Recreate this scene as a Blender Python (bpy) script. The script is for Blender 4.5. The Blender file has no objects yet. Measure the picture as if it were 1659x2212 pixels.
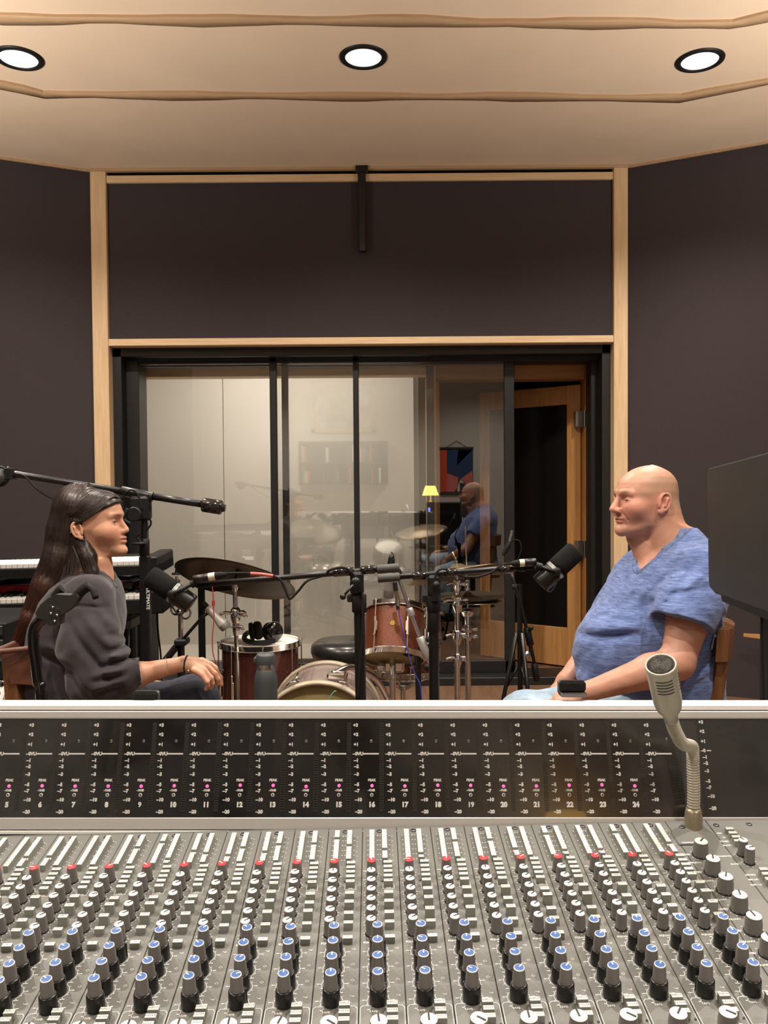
import bpy, math, random
import numpy as np
from mathutils import Vector, Matrix
PI = math.pi
SC = bpy.context.scene
COL = SC.collection
rnd = random.Random(7)

# ---------------------------------------------------------------- camera
FPX = 1800.0; CX = 829.5; CY = 1106.0; EYE = 1.25; PITCH = math.radians(1.46); ROLL = 0.0075
_fw = Vector((0, math.cos(PITCH), -math.sin(PITCH)))
_u0 = Vector((1, 0, 0)).cross(_fw)
_rt = Vector((1, 0, 0)) * math.cos(ROLL) - _u0 * math.sin(ROLL)
_up = _u0 * math.cos(ROLL) + Vector((1, 0, 0)) * math.sin(ROLL)
camd = bpy.data.cameras.new('camera'); camo = bpy.data.objects.new('camera', camd); COL.objects.link(camo)
camd.sensor_fit = 'VERTICAL'; camd.sensor_height = 24.0; camd.sensor_width = 18.0; camd.lens = 24.0 * FPX / 2212.0
camd.clip_start = 0.02; camd.clip_end = 60
_m = Matrix((_rt, _up, -_fw)).transposed().to_4x4(); _m.translation = Vector((0, 0, EYE)); camo.matrix_world = _m
SC.camera = camo

# ---------------------------------------------------------------- world, lights, exposure
SC.view_settings.view_transform = 'Standard'; SC.view_settings.look = 'None'
SC.view_settings.gamma = 1.0; SC.view_settings.use_curve_mapping = False
SC.view_settings.exposure = 0.55
LAMP_W = 125.0 
PANEL_W = 18.0          # added, unseen panel that brightens the white wall beyond the glass
LAMP_COL = (1.0, 0.91, 0.82)
BOUNCE_W = 310.0         # the two added, unseen uplights that brighten the ceiling
BOUNCE_COL = (1.0, 0.92, 0.82)
W = bpy.data.worlds.new('world'); SC.world = W; W.use_nodes = True
W.node_tree.nodes['Background'].inputs[0].default_value = (0.012, 0.011, 0.012, 1)
W.node_tree.nodes['Background'].inputs[1].default_value = 1.0
CEIL = 3.26

def ray(px, py):
    return _fw + _rt * ((px - CX) / FPX) - _up * ((py - CY) / FPX)
def pix(px, py, Y):
    """world point seen at photo pixel (px,py) standing at depth Y"""
    d = ray(px, py); p = d * (Y / d.y); p.z += EYE
    return p
def onz(px, py, z):
    d = ray(px, py); t = (z - EYE) / d.z; p = d * t; p.z += EYE
    return p

# ---------------------------------------------------------------- materials
MATS = {}
def mat(name, col, rough=0.6, metal=0.0, noise=0.0, nscale=20.0, bump=0.0, bscale=60.0, spec=0.5, emit=None, estr=0.0, stretch=None, coat=0.0, col2=None, sheen=0.0, sss=0.0):
    if name in MATS: return MATS[name]
    m = bpy.data.materials.new(name); m.use_nodes = True; nt = m.node_tree; N = nt.nodes; L = nt.links
    b = N['Principled BSDF']
    b.inputs['Base Color'].default_value = (*col, 1); b.inputs['Roughness'].default_value = rough
    b.inputs['Metallic'].default_value = metal; b.inputs['Specular IOR Level'].default_value = spec
    b.inputs['Coat Weight'].default_value = coat; b.inputs['Sheen Weight'].default_value = sheen
    if sss: b.inputs['Subsurface Weight'].default_value = sss; b.inputs['Subsurface Radius'].default_value = (0.012, 0.005, 0.003); b.inputs['Subsurface Scale'].default_value = 0.6
    if emit: b.inputs['Emission Color'].default_value = (*emit, 1); b.inputs['Emission Strength'].default_value = estr
    tc = N.new('ShaderNodeTexCoord'); mp = N.new('ShaderNodeMapping'); L.new(tc.outputs['Object'], mp.inputs[0])
    if stretch: mp.inputs['Scale'].default_value = stretch
    if noise or col2:
        n = N.new('ShaderNodeTexNoise'); n.inputs['Scale'].default_value = nscale; n.inputs['Detail'].default_value = 5
        L.new(mp.outputs[0], n.inputs['Vector'])
        r = N.new('ShaderNodeValToRGB'); r.color_ramp.elements[0].position = 0.3; r.color_ramp.elements[1].position = 0.7
        if col2 is None:
            r.color_ramp.elements[0].color = (*[max(0, c * (1 - noise)) for c in col], 1)
            r.color_ramp.elements[1].color = (*[min(1, c * (1 + noise)) for c in col], 1)
        else:
            r.color_ramp.elements[0].color = (*col, 1); r.color_ramp.elements[1].color = (*col2, 1)
        L.new(n.outputs['Fac'], r.inputs[0]); L.new(r.outputs[0], b.inputs['Base Color'])
    if bump:
        n2 = N.new('ShaderNodeTexNoise'); n2.inputs['Scale'].default_value = bscale; n2.inputs['Detail'].default_value = 3
        L.new(mp.outputs[0], n2.inputs['Vector'])
        bp = N.new('ShaderNodeBump'); bp.inputs['Strength'].default_value = bump; bp.inputs['Distance'].default_value = 0.002
        L.new(n2.outputs['Fac'], bp.inputs['Height']); L.new(bp.outputs[0], b.inputs['Normal'])
    MATS[name] = m
    return m
def wood(name, c1, c2, rough=0.45, scale=(1.2, 14, 14), coat=0.0):
    """long-grained wood; grain runs along the object's x (or the axis with the small scale)"""
    if name in MATS: return MATS[name]
    m = mat(name, c1, rough, 0, col2=c2, nscale=4.0, bump=0.15, bscale=12.0, stretch=scale, coat=coat)
    for n in m.node_tree.nodes:
        if n.type == 'TEX_NOISE': n.inputs['Distortion'].default_value = 0.6
    return m
def glassmat(name, tint=(0.975, 0.975, 0.965), refl=0.10):
    m = bpy.data.materials.new(name); m.use_nodes = True; nt = m.node_tree; N = nt.nodes; L = nt.links
    N.remove(N['Principled BSDF']); out = N['Material Output']
    t = N.new('ShaderNodeBsdfTransparent'); t.inputs[0].default_value = (*tint, 1)
    g = N.new('ShaderNodeBsdfGlossy'); g.inputs['Roughness'].default_value = 0.003; g.inputs[0].default_value = (1, 1, 1, 1)
    f = N.new('ShaderNodeFresnel'); f.inputs[0].default_value = 1.5
    mx = N.new('ShaderNodeMixShader'); ad = N.new('ShaderNodeMath'); ad.operation = 'ADD'; ad.inputs[1].default_value = refl - 0.04
    L.new(f.outputs[0], ad.inputs[0]); L.new(ad.outputs[0], mx.inputs[0]); L.new(t.outputs[0], mx.inputs[1]); L.new(g.outputs[0], mx.inputs[2])
    L.new(mx.outputs[0], out.inputs[0]); MATS[name] = m
    return m

M_fabric = mat('purple_fabric', (0.054, 0.044, 0.047), 0.95, noise=0.10, nscale=220, bump=0.25, bscale=900, spec=0.1)
M_ceil = mat('ceiling_fabric', (0.72, 0.57, 0.425), 0.95, noise=0.03, nscale=3, bump=0.1, bscale=600, spec=0.1)
M_pine_v = wood('pale_wood_upright', (0.64, 0.44, 0.24), (0.76, 0.56, 0.34), 0.5, (14, 14, 0.9))
M_pine_h = wood('pale_wood_level', (0.64, 0.44, 0.24), (0.76, 0.56, 0.34), 0.5, (0.9, 14, 14))
M_trim = wood('ceiling_wood', (0.42, 0.27, 0.15), (0.50, 0.34, 0.20), 0.55, (0.9, 14, 14))
M_oak_v = wood('orange_wood_upright', (0.42, 0.20, 0.065), (0.56, 0.29, 0.10), 0.4, (14, 14, 0.9), 0.1)
M_oak_h = wood('orange_wood_level', (0.42, 0.20, 0.065), (0.56, 0.29, 0.10), 0.4, (0.9, 14, 14), 0.1)
M_floor = wood('floor_wood', (0.13, 0.07, 0.04), (0.20, 0.11, 0.06), 0.4, (9, 0.7, 9), 0.2)
M_blackal = mat('black_frame', (0.008, 0.0075, 0.0075), 0.45, noise=0.2, nscale=30)
M_greyal = mat('grey_green_frame', (0.09, 0.10, 0.095), 0.45, noise=0.1)
M_glass = glassmat('pane_glass')
M_white = mat('white_panel', (0.80, 0.77, 0.71), 0.85, noise=0.02, nscale=2)
M_rear = mat('rear_wall_paint', (0.70, 0.68, 0.64), 0.9, noise=0.02, nscale=2)
M_reard = mat('rear_wall_dark', (0.085, 0.095, 0.10), 0.9, noise=0.03, nscale=2)
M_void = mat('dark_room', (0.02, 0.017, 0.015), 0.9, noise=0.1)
M_blk = mat('black_plastic', (0.008, 0.008, 0.0085), 0.5, noise=0.2, nscale=50, spec=0.3)
M_blkm = mat('black_metal', (0.006, 0.006, 0.0065), 0.36, 0.0, noise=0.2, nscale=60)
M_rubber = mat('black_rubber', (0.010, 0.0095, 0.0095), 0.75, noise=0.2, spec=0.25, bump=0.2, bscale=300)
M_foam = mat('mic_foam', (0.013, 0.013, 0.013), 0.98, noise=0.3, nscale=300, bump=0.6, bscale=700, spec=0.1)
M_chrome = mat('chrome', (0.75, 0.74, 0.72), 0.12, 1.0, noise=0.04)
M_steel = mat('brushed_steel', (0.5, 0.49, 0.47), 0.3, 1.0, noise=0.06, nscale=40)
M_dsteel = mat('dark_steel', (0.12, 0.12, 0.12), 0.35, 0.9, noise=0.1)
M_whitep = mat('white_plastic', (0.78, 0.77, 0.72), 0.4, noise=0.02)
M_red = mat('red_paint', (0.55, 0.02, 0.035), 0.35, noise=0.08)
M_leather = mat('brown_leather', (0.105, 0.036, 0.019), 0.5, noise=0.3, nscale=25, bump=0.4, bscale=90)

# ---------------------------------------------------------------- object helpers
def link(o, parent=None, label=None, cat=None, group=None, kind=None):
    COL.objects.link(o)
    if parent is not None:
        o.parent = parent; o.matrix_parent_inverse = parent.matrix_world.inverted()
    return tag(o, label, cat, group, kind)
def tag(o, label=None, cat=None, group=None, kind=None):
    if label: o['label'] = label
    if cat: o['category'] = cat
    if group: o['group'] = group
    if kind: o['kind'] = kind
    return o
def empty(name, loc, label=None, cat=None, group=None, mw=None):
    o = bpy.data.objects.new(name, None); o.empty_display_size = 0.05
    if mw is not None: o.matrix_world = mw
    else: o.location = loc; o.matrix_world = Matrix.Translation(loc)
    COL.objects.link(o); return tag(o, label, cat, group)
def copy_tree(o, parent=None):
    c = o.copy(); COL.objects.link(c)
    if parent is not None: c.parent = parent
    for ch in list(o.children): copy_tree(ch, c)
    return c

def frame(d, upv=(0, 0, 1)):
    z = Vector(d).normalized(); u = Vector(upv)
    if abs(z.dot(u)) > 0.99: u = Vector((1, 0, 0))
    x = u.cross(z).normalized(); y = z.cross(x)
    return x, y, z
def V(*a): return Vector(a)

class MB:
    def __init__(s): s.v = []; s.f = []; s.m = []; s.sm = []; s.T = Matrix.Identity(4)
    def addv(s, p): s.v.append(tuple(s.T @ Vector(p))); return len(s.v) - 1
    def addf(s, ids, m=0, sm=False): s.f.append(tuple(ids)); s.m.append(m); s.sm.append(sm)
    def box(s, lo, hi, bev=0.0, m=0):
        lo = list(lo); hi = list(hi)
        for i in range(3):
            if lo[i] > hi[i]: lo[i], hi[i] = hi[i], lo[i]
        b = min(bev, *(0.49 * (hi[i] - lo[i]) for i in range(3)))
        if b <= 0:
            ids = [s.addv((hi[0] if i & 1 else lo[0], hi[1] if i & 2 else lo[1], hi[2] if i & 4 else lo[2])) for i in range(8)]
            for q in ((0, 2, 3, 1), (4, 5, 7, 6), (0, 1, 5, 4), (2, 6, 7, 3), (0, 4, 6, 2), (1, 3, 7, 5)): s.addf([ids[k] for k in q], m)
            return s
        idx = {}
        for i in range(8):
            sg = (1 if i & 1 else -1, 1 if i & 2 else -1, 1 if i & 4 else -1)
            for ax in range(3):
                p = [0, 0, 0]
                for k in range(3):
                    e = hi[k] if sg[k] > 0 else lo[k]
                    p[k] = e if k == ax else e - sg[k] * b
                idx[(i, ax)] = s.addv(p)
        fs = {0: ((0, 2, 6, 4), (1, 3, 7, 5)), 1: ((0, 1, 5, 4), (2, 3, 7, 6)), 2: ((0, 1, 3, 2), (4, 5, 7, 6))}
        for ax in range(3):
            for q in fs[ax]: s.addf([idx[(k, ax)] for k in q], m)
        for a in range(8):
            s.addf([idx[(a, 0)], idx[(a, 1)], idx[(a, 2)]], m)
            for bit in (1, 2, 4):
                c = a | bit
                if c != a:
                    o2 = [k for k in range(3) if (1 << k) != bit]
                    s.addf([idx[(a, o2[0])], idx[(c, o2[0])], idx[(c, o2[1])], idx[(a, o2[1])]], m)
        return s
    def lathe(s, prof, o=(0, 0, 0), d=(0, 0, 1), n=24, m=0, sm=True, mats=None, sx=1.0, upv=(0, 0, 1), ripple=0.0, nr=0):
        """prof: list of (radius, height) along axis d from o"""
        x, y, z = frame(d, upv); o = Vector(o); rings = []
        for (r, h) in prof:
            if r < 1e-6: rings.append([s.addv(o + z * h)])
            else:
                ring = []
                for k in range(n):
                    a = 2 * PI * k / n; rr = r * (1 + (ripple * math.cos(nr * a) if nr else 0))
                    ring.append(s.addv(o + z * h + x * (rr * math.cos(a) * sx) + y * (rr * math.sin(a))))
                rings.append(ring)
        for i in range(len(rings) - 1):
            A, B = rings[i], rings[i + 1]; mm = mats[i] if mats else m
            if len(A) == 1 and len(B) == 1: continue
            for k in range(n):
                k2 = (k + 1) % n
                if len(A) == 1: s.addf((A[0], B[k], B[k2]), mm, sm)
                elif len(B) == 1: s.addf((A[k], A[k2], B[0]), mm, sm)
                else: s.addf((A[k], A[k2], B[k2], B[k]), mm, sm)
        return s
    def cyl(s, a, b, r, r2=None, n=16, m=0, cap=True, bev=0.0):
        a = Vector(a); b = Vector(b); r2 = r if r2 is None else r2; L = (b - a).length
        if L < 1e-7: return s
        pr = [(r, 0), (r2, L)]
        if bev: pr = [(r - bev, 0), (r, bev), (r2, L - bev), (r2 - bev, L)]
        x, y, z = frame(b - a)
        # separate caps so the shading stays crisp
        s.lathe(pr, a, b - a, n, m)
        if cap:
            for (rr, h, fl) in ((pr[0][0], 0, 1), (pr[-1][0], L, 0)):
                ids = [s.addv(a + z * h + x * (rr * math.cos(2 * PI * k / n)) + y * (rr * math.sin(2 * PI * k / n))) for k in range(n)]
                s.addf(ids[::-1] if fl else ids, m)
        return s
    def tube(s, pts, r, n=8, m=0, smooth=6, cap=True, rads=None):
        P = [Vector(p) for p in pts]
        R = list(rads) if rads else [r] * len(P)
        if smooth > 1 and len(P) > 2:
            Q = []; RR = []
            for i in range(len(P) - 1):
                p0 = P[max(i - 1, 0)]; p1 = P[i]; p2 = P[i + 1]; p3 = P[min(i + 2, len(P) - 1)]
                for k in range(smooth):
                    t = k / smooth
                    Q.append(0.5 * ((2 * p1) + (-p0 + p2) * t + (2 * p0 - 5 * p1 + 4 * p2 - p3) * t * t + (-p0 + 3 * p1 - 3 * p2 + p3) * t ** 3))
                    RR.append(R[i] * (1 - t) + R[i + 1] * t)
            Q.append(P[-1]); RR.append(R[-1]); P = Q; R = RR
        x, y, z = frame(P[1] - P[0]); rings = []
        for i, p in enumerate(P):
            if i == 0: t = P[1] - P[0]
            elif i == len(P) - 1: t = P[-1] - P[-2]
            else: t = P[i + 1] - P[i - 1]
            t.normalize(); x = (x - t * x.dot(t)).normalized(); y = t.cross(x)
            rings.append([s.addv(p + x * (R[i] * math.cos(2 * PI * k / n)) + y * (R[i] * math.sin(2 * PI * k / n))) for k in range(n)])
        for i in range(len(rings) - 1):
            for k in range(n):
                k2 = (k + 1) % n; s.addf((rings[i][k], rings[i][k2], rings[i + 1][k2], rings[i + 1][k]), m, True)
        if cap: s.addf(rings[0][::-1], m); s.addf(rings[-1], m)
        return s
    def ball(s, c, r, m=0, n=16, sc=(1, 1, 1), T=None):
        c = Vector(c); rows = n // 2
        prev = None
        for i in range(rows + 1):
            th = PI * i / rows; ring = []
            for k in range(n if 0 < i < rows else 1):
                a = 2 * PI * k / n
                p = Vector((math.sin(th) * math.cos(a) * r * sc[0], math.sin(th) * math.sin(a) * r * sc[1], math.cos(th) * r * sc[2]))
                if T is not None: p = T @ p
                ring.append(s.addv(c + p))
            if prev:
                for k in range(n):
                    k2 = (k + 1) % n
                    if len(prev) == 1: s.addf((prev[0], ring[k], ring[k2]), m, True)
                    elif len(ring) == 1: s.addf((prev[k], ring[0], prev[k2]), m, True)
                    else: s.addf((prev[k], ring[k], ring[k2], prev[k2]), m, True)
            prev = ring
        return s
    def torus(s, c, d, R, r, m=0, n=32, k=8, sx=1.0, upv=(0, 0, 1), a0=0, a1=2 * PI):
        x, y, z = frame(d, upv); c = Vector(c); full = abs(a1 - a0 - 2 * PI) < 1e-6; rings = []
        for i in range(n if full else n + 1):
            a = a0 + (a1 - a0) * i / n; e = x * (math.cos(a) * sx) + y * math.sin(a); p = c + e * R; e.normalize()
            rings.append([s.addv(p + e * (r * math.cos(2 * PI * j / k)) + z * (r * math.sin(2 * PI * j / k))) for j in range(k)])
        q = len(rings)
        for i in range(q if full else q - 1):
            A = rings[i]; B = rings[(i + 1) % q]
            for j in range(k): s.addf((A[j], B[j], B[(j + 1) % k], A[(j + 1) % k]), m, True)
        return s
    def prism(s, poly, a, b, m=0, bev=0.0):
        """poly: list of 3D points (planar); extruded by vector b-a"""
        dv = Vector(b) - Vector(a); n = len(poly)
        A = [s.addv(Vector(p)) for p in poly]; B = [s.addv(Vector(p) + dv) for p in poly]
        s.addf(A[::-1], m); s.addf(B, m)
        for i in range(n): s.addf((A[i], A[(i + 1) % n], B[(i + 1) % n], B[i]), m)
        return s
    def quad(s, a, b, c, d, m=0): s.addf([s.addv(p) for p in (a, b, c, d)], m); return s
    def mesh(s, name, mats):
        me = bpy.data.meshes.new(name); me.from_pydata(s.v, [], s.f)
        for mm in (mats if isinstance(mats, (list, tuple)) else [mats]): me.materials.append(mm)
        me.polygons.foreach_set('material_index', s.m); me.polygons.foreach_set('use_smooth', s.sm); me.update()
        import bmesh
        bm = bmesh.new(); bm.from_mesh(me); bmesh.ops.recalc_face_normals(bm, faces=bm.faces); bm.to_mesh(me); bm.free()
        return me
    def build(s, name, mats, parent=None, mw=None, **kw):
        o = bpy.data.objects.new(name, s.mesh(name, mats))
        if mw is not None: o.matrix_world = mw
        return link(o, parent, **kw)
def obox(name, lo, hi, m, bev=0.0, parent=None, **kw): return MB().box(lo, hi, bev).build(name, m, parent, **kw)
def struct(name, mb, m, **kw): return mb.build(name, m, None, kind='structure', **kw)
def text_mesh(txt, size, bold=0.0, align='CENTER', ext=0.0):
    cu = bpy.data.curves.new('lettering', 'FONT'); cu.body = txt; cu.size = size; cu.align_x = align; cu.align_y = 'CENTER'
    cu.offset = bold; cu.extrude = ext; cu.resolution_u = 3
    o = bpy.data.objects.new('lettering', cu); COL.objects.link(o); bpy.context.view_layer.update()
    me = bpy.data.meshes.new_from_object(o.evaluated_get(bpy.context.evaluated_depsgraph_get()))
    bpy.data.objects.remove(o); bpy.data.curves.remove(cu)
    vs = [tuple(v.co) for v in me.vertices]; fs = [tuple(p.vertices) for p in me.polygons]
    bpy.data.meshes.remove(me)
    return vs, fs
_tc = {}
def add_text(mb, txt, size, x, y, z=0.0, m=0, bold=0.0, align='CENTER', ax=(1, 0, 0), ay=(0, 1, 0)):
    key = (txt, round(size, 6), bold, align)
    if key not in _tc: _tc[key] = text_mesh(txt, size, bold, align)
    vs, fs = _tc[key]; ax = Vector(ax); ay = Vector(ay); az = ax.cross(ay); base = Vector((x, y, z)) if not isinstance(x, Vector) else x
    ids = [mb.addv(base + ax * v[0] + ay * v[1] + az * v[2]) for v in vs]
    for f in fs: mb.addf([ids[i] for i in f], m)
# ================================================================ ROOM SHELL
YB = 5.24                                   # front plane of the rear (window) wall
XL, XR = -1.81, 1.53                        # bay corners
aL = math.radians(24.5); aR = math.radians(26.5)
def wl(t): return Vector((XL - t * math.cos(aL), YB - t * math.sin(aL), 0))
def wr(t): return Vector((XR + t * math.cos(aR), YB - t * math.sin(aR), 0))
LL, LR = 1.35, 1.35
cl, cr = wl(LL), wr(LR)
YR = -2.3                                   # rear wall behind the camera
def wallbox(name, a, b, z0, z1, th, m):
    a = Vector(a); b = Vector(b); d = (b - a).normalized(); nrm = Vector((d.y, -d.x, 0)) * th
    mb = MB(); mb.prism([(a.x, a.y, z0), (b.x, b.y, z0), (b.x, b.y, z1), (a.x, a.y, z1)], (0, 0, 0), nrm)
    return struct(name, mb, m)
wallbox('wall_left_splayed', (wl(LL).x, wl(LL).y), (XL, YB), -0.05, CEIL, -0.12, M_fabric)
wallbox('wall_right_splayed', (XR, YB), (wr(LR).x, wr(LR).y), -0.05, CEIL, -0.12, M_fabric)
wallbox('wall_left', (cl.x, YR), (cl.x, cl.y), -0.05, CEIL, -0.12, M_fabric)
wallbox('wall_right', (cr.x, cr.y), (cr.x, YR), -0.05, CEIL, -0.12, M_fabric)
mb = MB(); mb.box((cl.x - .1, YR - .12, -0.05), (0.55, YR, CEIL)); struct('wall_rear', mb, M_rear)
mb = MB(); mb.box((0.55, YR - .12, -0.05), (cr.x + .1, YR, CEIL)); struct('wall_rear_right', mb, M_rear)
# floor and ceiling
mb = MB(); mb.box((cl.x - .2, YR - .2, -0.1), (cr.x + .2, 7.6, 0)); struct('floor', mb, M_floor)
mb = MB(); mb.box((cl.x - .2, YR - .2, CEIL), (cr.x + .2, 7.6, CEIL + .1)); struct('ceiling', mb, M_ceil)
# posts, fabric panel, beams of the window wall
OPT = 2.165                                 # top of the timber opening
mb = MB(); mb.box((XL, YB - .02, 0), (XL + .098, YB + .17, CEIL), .004); struct('trim_1', mb, M_pine_v)
mb = MB(); mb.box((XR - .088, YB - .02, 0), (XR, YB + .17, CEIL), .004); struct('trim_2', mb, M_pine_v)
mb = MB(); mb.box((XL + .098, YB - .015, OPT), (XR - .088, YB + .17, OPT + .045), .004); struct('trim_3', mb, M_pine_h)
mb = MB(); mb.box((XL + .098, YB - .01, 3.178), (-.145, YB + .05, 3.222), .003)
mb.box((-.1, YB - .01, 3.178), (XR - .088, YB + .05, 3.222), .003); struct('trim_4', mb, M_pine_h)
mb = MB(); mb.box((XL + .098, YB + .03, 3.222), (XR - .088, YB + .06, CEIL)); struct('trim_5', mb, M_blk)
mb = MB(); mb.box((XL + .098, YB + .012, OPT + .04), (XR - .088, YB + .12, 3.19)); struct('wall_back_panel', mb, M_fabric)
mb = MB()
for t0, t1, w in ((0, LL, wl), (0, LR, wr)):
    a, b = w(t0), w(t1); d = (b - a).normalized(); nn = Vector((0, -1, 0)) * .012
    mb.prism([(a.x, a.y, CEIL - .016), (b.x, b.y, CEIL - .016), (b.x, b.y, CEIL), (a.x, a.y, CEIL)], (0, 0, 0), nn)
mb.box((XL, YB - .03, CEIL - .018), (XR, YB - .0, CEIL)); struct('trim_6', mb, M_trim)
# black steel bar hanging in front of the fabric
h = empty('hanging_bar', (-.122, YB - .03, 3.26), 'black vertical steel bar hanging down over the middle of the purple fabric above the window', 'bar')
obox('bar_tube', (-.143, YB - .045, 2.735), (-.1, YB - .002, 3.222), M_blkm, .004, h)
obox('mounting_plate', (-.16, YB - .05, 3.222), (-.083, YB, 3.258), M_blkm, .003, h)

# wavy wooden seams of the stepped ceiling
def seam(name, pts, w, drop, seed):
    r = random.Random(seed); mb = MB(); fr = []
    P = []
    for i in range(len(pts) - 1):
        a, b = Vector(pts[i]), Vector(pts[i + 1]); L = (b - a).length; n = max(2, int(L / .12))
        for k in range(n): P.append(a.lerp(b, k / n))
    P.append(Vector(pts[-1]))
    off = 0
    for i, p in enumerate(P):
        t = (P[min(i + 1, len(P) - 1)] - P[max(i - 1, 0)]).normalized(); nx = Vector((-t.y, t.x))
        off = off * .7 + r.uniform(-.006, .006)
        ww = w * (1 + .25 * math.sin(i * .9 + seed)) ; q = Vector((p.x, p.y)) + nx * off
        c = [(q.x - nx.x * ww / 2, q.y - nx.y * ww / 2, CEIL + .002), (q.x - nx.x * ww / 2, q.y - nx.y * ww / 2, CEIL - drop), (q.x + nx.x * ww / 2, q.y + nx.y * ww / 2, CEIL - drop * .7), (q.x + nx.x * ww / 2, q.y + nx.y * ww / 2, CEIL + .002)]
        fr.append([mb.addv(v) for v in c])
    for i in range(len(fr) - 1):
        for k in range(4): mb.addf((fr[i][k], fr[i + 1][k], fr[i + 1][(k + 1) % 4], fr[i][(k + 1) % 4]), 0, k == 1)
    return struct(name, mb, M_trim)
p = [onz(0, 182, CEIL), onz(95, 203, CEIL), onz(1470, 209, CEIL), onz(1659, 172, CEIL)]
e0 = Vector(p[0]) + (Vector(p[0]) - Vector(p[1])) * 3; e1 = Vector(p[3]) + (Vector(p[3]) - Vector(p[2])) * 3
seam('trim_7', [e0.xy] + [q.xy for q in p] + [e1.xy], .075, .012, 3)
p = [onz(0, 36, CEIL), onz(1578, 52, CEIL), onz(1659, 32, CEIL)]
e1 = Vector(p[2]) + (Vector(p[2]) - Vector(p[1])) * 4; e0 = Vector(p[0]) - Vector((.4, .15, 0))
seam('trim_8', [e0.xy] + [q.xy for q in p] + [e1.xy], .07, .012, 5)
# ================================================================ WINDOW / SLIDING DOORS
FX0, FX1 = XL + .098, XR - .088
y0 = YB + .155
# black outer frame : deep channel
f = MB()
f.box((FX0, YB + .06, 0), (FX0 + .055, YB + .34, OPT), .003); f.box((FX0 + .05, YB + .16, 0), (FX0 + .135, YB + .34, OPT - .06), .003)
f.box((FX1 - .055, YB + .06, 0), (FX1, YB + .34, OPT), .003); f.box((FX1 - .09, YB + .2, 0), (FX1 - .05, YB + .34, OPT - .05), .003)
f.box((FX0, YB + .06, OPT - .055), (FX1, YB + .34, OPT), .003); f.box((FX0, YB + .17, OPT - .085), (FX1, YB + .34, OPT - .05), .003)
f.box((FX0, YB + .06, 0), (FX1, YB + .34, .05), .003)
f.build('door_1', M_blackal, kind='structure', label='black metal frame around the sliding glass doors')
def slider(name, xa, xb, Y, zt, stile=.042, sr=None, m=M_blackal, zb=.05, th=.035):
    sr = stile if sr is None else sr
    fr = MB(); fr.box((xa, Y, zb), (xa + stile, Y + th, zt), .003); fr.box((xb - sr, Y, zb), (xb, Y + th, zt), .003)
    fr.box((xa, Y, zt - .03), (xb, Y + th, zt), .003); fr.box((xa, Y, zb), (xb, Y + th, zb + .08), .003)
    o = fr.build(name, m, kind='structure')
    MB().box((xa + stile, Y + .012, zb + .08), (xb - sr, Y + .018, zt - .03)).build('pane', M_glass, o)
    return o
def wx(px, Y): return pix(px, 1000, Y).x
ZT = OPT - .062
slider('door_2', wx(584, 5.40), wx(776, 5.40), 5.40, ZT + .012, wx(600, 5.4) - wx(585, 5.4), wx(776, 5.4) - wx(764, 5.4))
slider('door_3', wx(768, 5.42), wx(1113, 5.42), 5.445, ZT + .012, .02, wx(1113, 5.445) - wx(1091, 5.445))
slider('door_4', wx(262, 5.5), wx(624, 5.5), 5.49, ZT, .07, wx(624, 5.5) - wx(610, 5.5), M_greyal)
slider('door_5', wx(618, 5.53), wx(938, 5.53), 5.53, ZT, .015, wx(938, 5.53) - wx(922, 5.53), M_greyal)

# ---- what lies beyond the glass: white panelled wall in a timber surround, and a timber door
YF = 5.70
xa, xb, xc, xd = wx(288, YF), wx(925, YF), wx(940, YF), wx(1272, YF)
zT = pix(700, 812, YF).z; zT2 = pix(700, 780, YF).z - .0
YW = 6.75; sxm = wx(483, YW)
mb = MB(); mb.box((xa - .6, YW, 0), (sxm - .003, YW + .06, 2.6)); mb.box((sxm + .003, YW, 0), (xb + .02, YW + .06, 2.6)); struct('wall_beyond_glass', mb, M_white)
mb = MB(); mb.box((xa - .6, YF + .1, 0), (xa - .54, YW, 2.6)); mb.box((xb - .005, YF + .12, 0), (xb + .02, YW, 2.6)); struct('wall_beyond_sides', mb, M_white)
mb = MB(); mb.box((xa - .6, YF + .1, 2.6), (xb + .02, YW + .06, 2.65)); struct('ceiling_beyond_glass', mb, M_white)
mb = MB(); mb.box((xa - .54, YF + .12, 0), (xb - .005, YW, .012)); struct('floor_beyond_glass', mb, M_white)
lp_ = empty('wall_fill_panel', ((xa + xb) / 2, 5.98, 2.6), 'unseen light panel added to brighten the white wall beyond the glass', 'ceiling light')  # added fill light, hidden above the trim, to lift the white wall
MB().box((xa + .2, 5.88, 2.565), (xb - .2, 6.08, 2.6), .004).build('fill_panel_housing', M_whitep, lp_)
ld = bpy.data.lights.new('panel_fill_light', 'AREA'); ld.shape = 'RECTANGLE'; ld.size = 1.4; ld.size_y = .16; ld.energy = PANEL_W; ld.color = (1.0, .93, .84)
lo = bpy.data.objects.new('panel_fill_light', ld); COL.objects.link(lo); lo.location = (0, 0, -.04); lo.parent = lp_
mb = MB(); mb.box((xa - .12, YF, 0), (xa + .045, YF + .12, zT2 + .1), .003); mb.box((xb - .01, YF - .03, 0), (xb + .055, YF + .12, zT2 + .1), .003)
struct('trim_9', mb, M_pine_v)
mb = MB(); mb.box((xa + .045, YF, zT), (xb - .01, YF + .12, zT2 + .1), .003); struct('trim_10', mb, M_pine_h)
mb = MB(); mb.box((wx(1262, YF), YF - .03, 0), (wx(1292, YF), YF + .12, zT2 + .12), .003); mb.box((xb + .055, YF + .02, 0), (xb + .08, YF + .1, 2.03), .003); struct('trim_11', mb, M_oak_v)
mb = MB(); mb.box((xb + .055, YF - .03, 2.0), (wx(1262, YF), YF + .12, zT2 + .12), .003); struct('trim_12', mb, M_oak_h)
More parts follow.
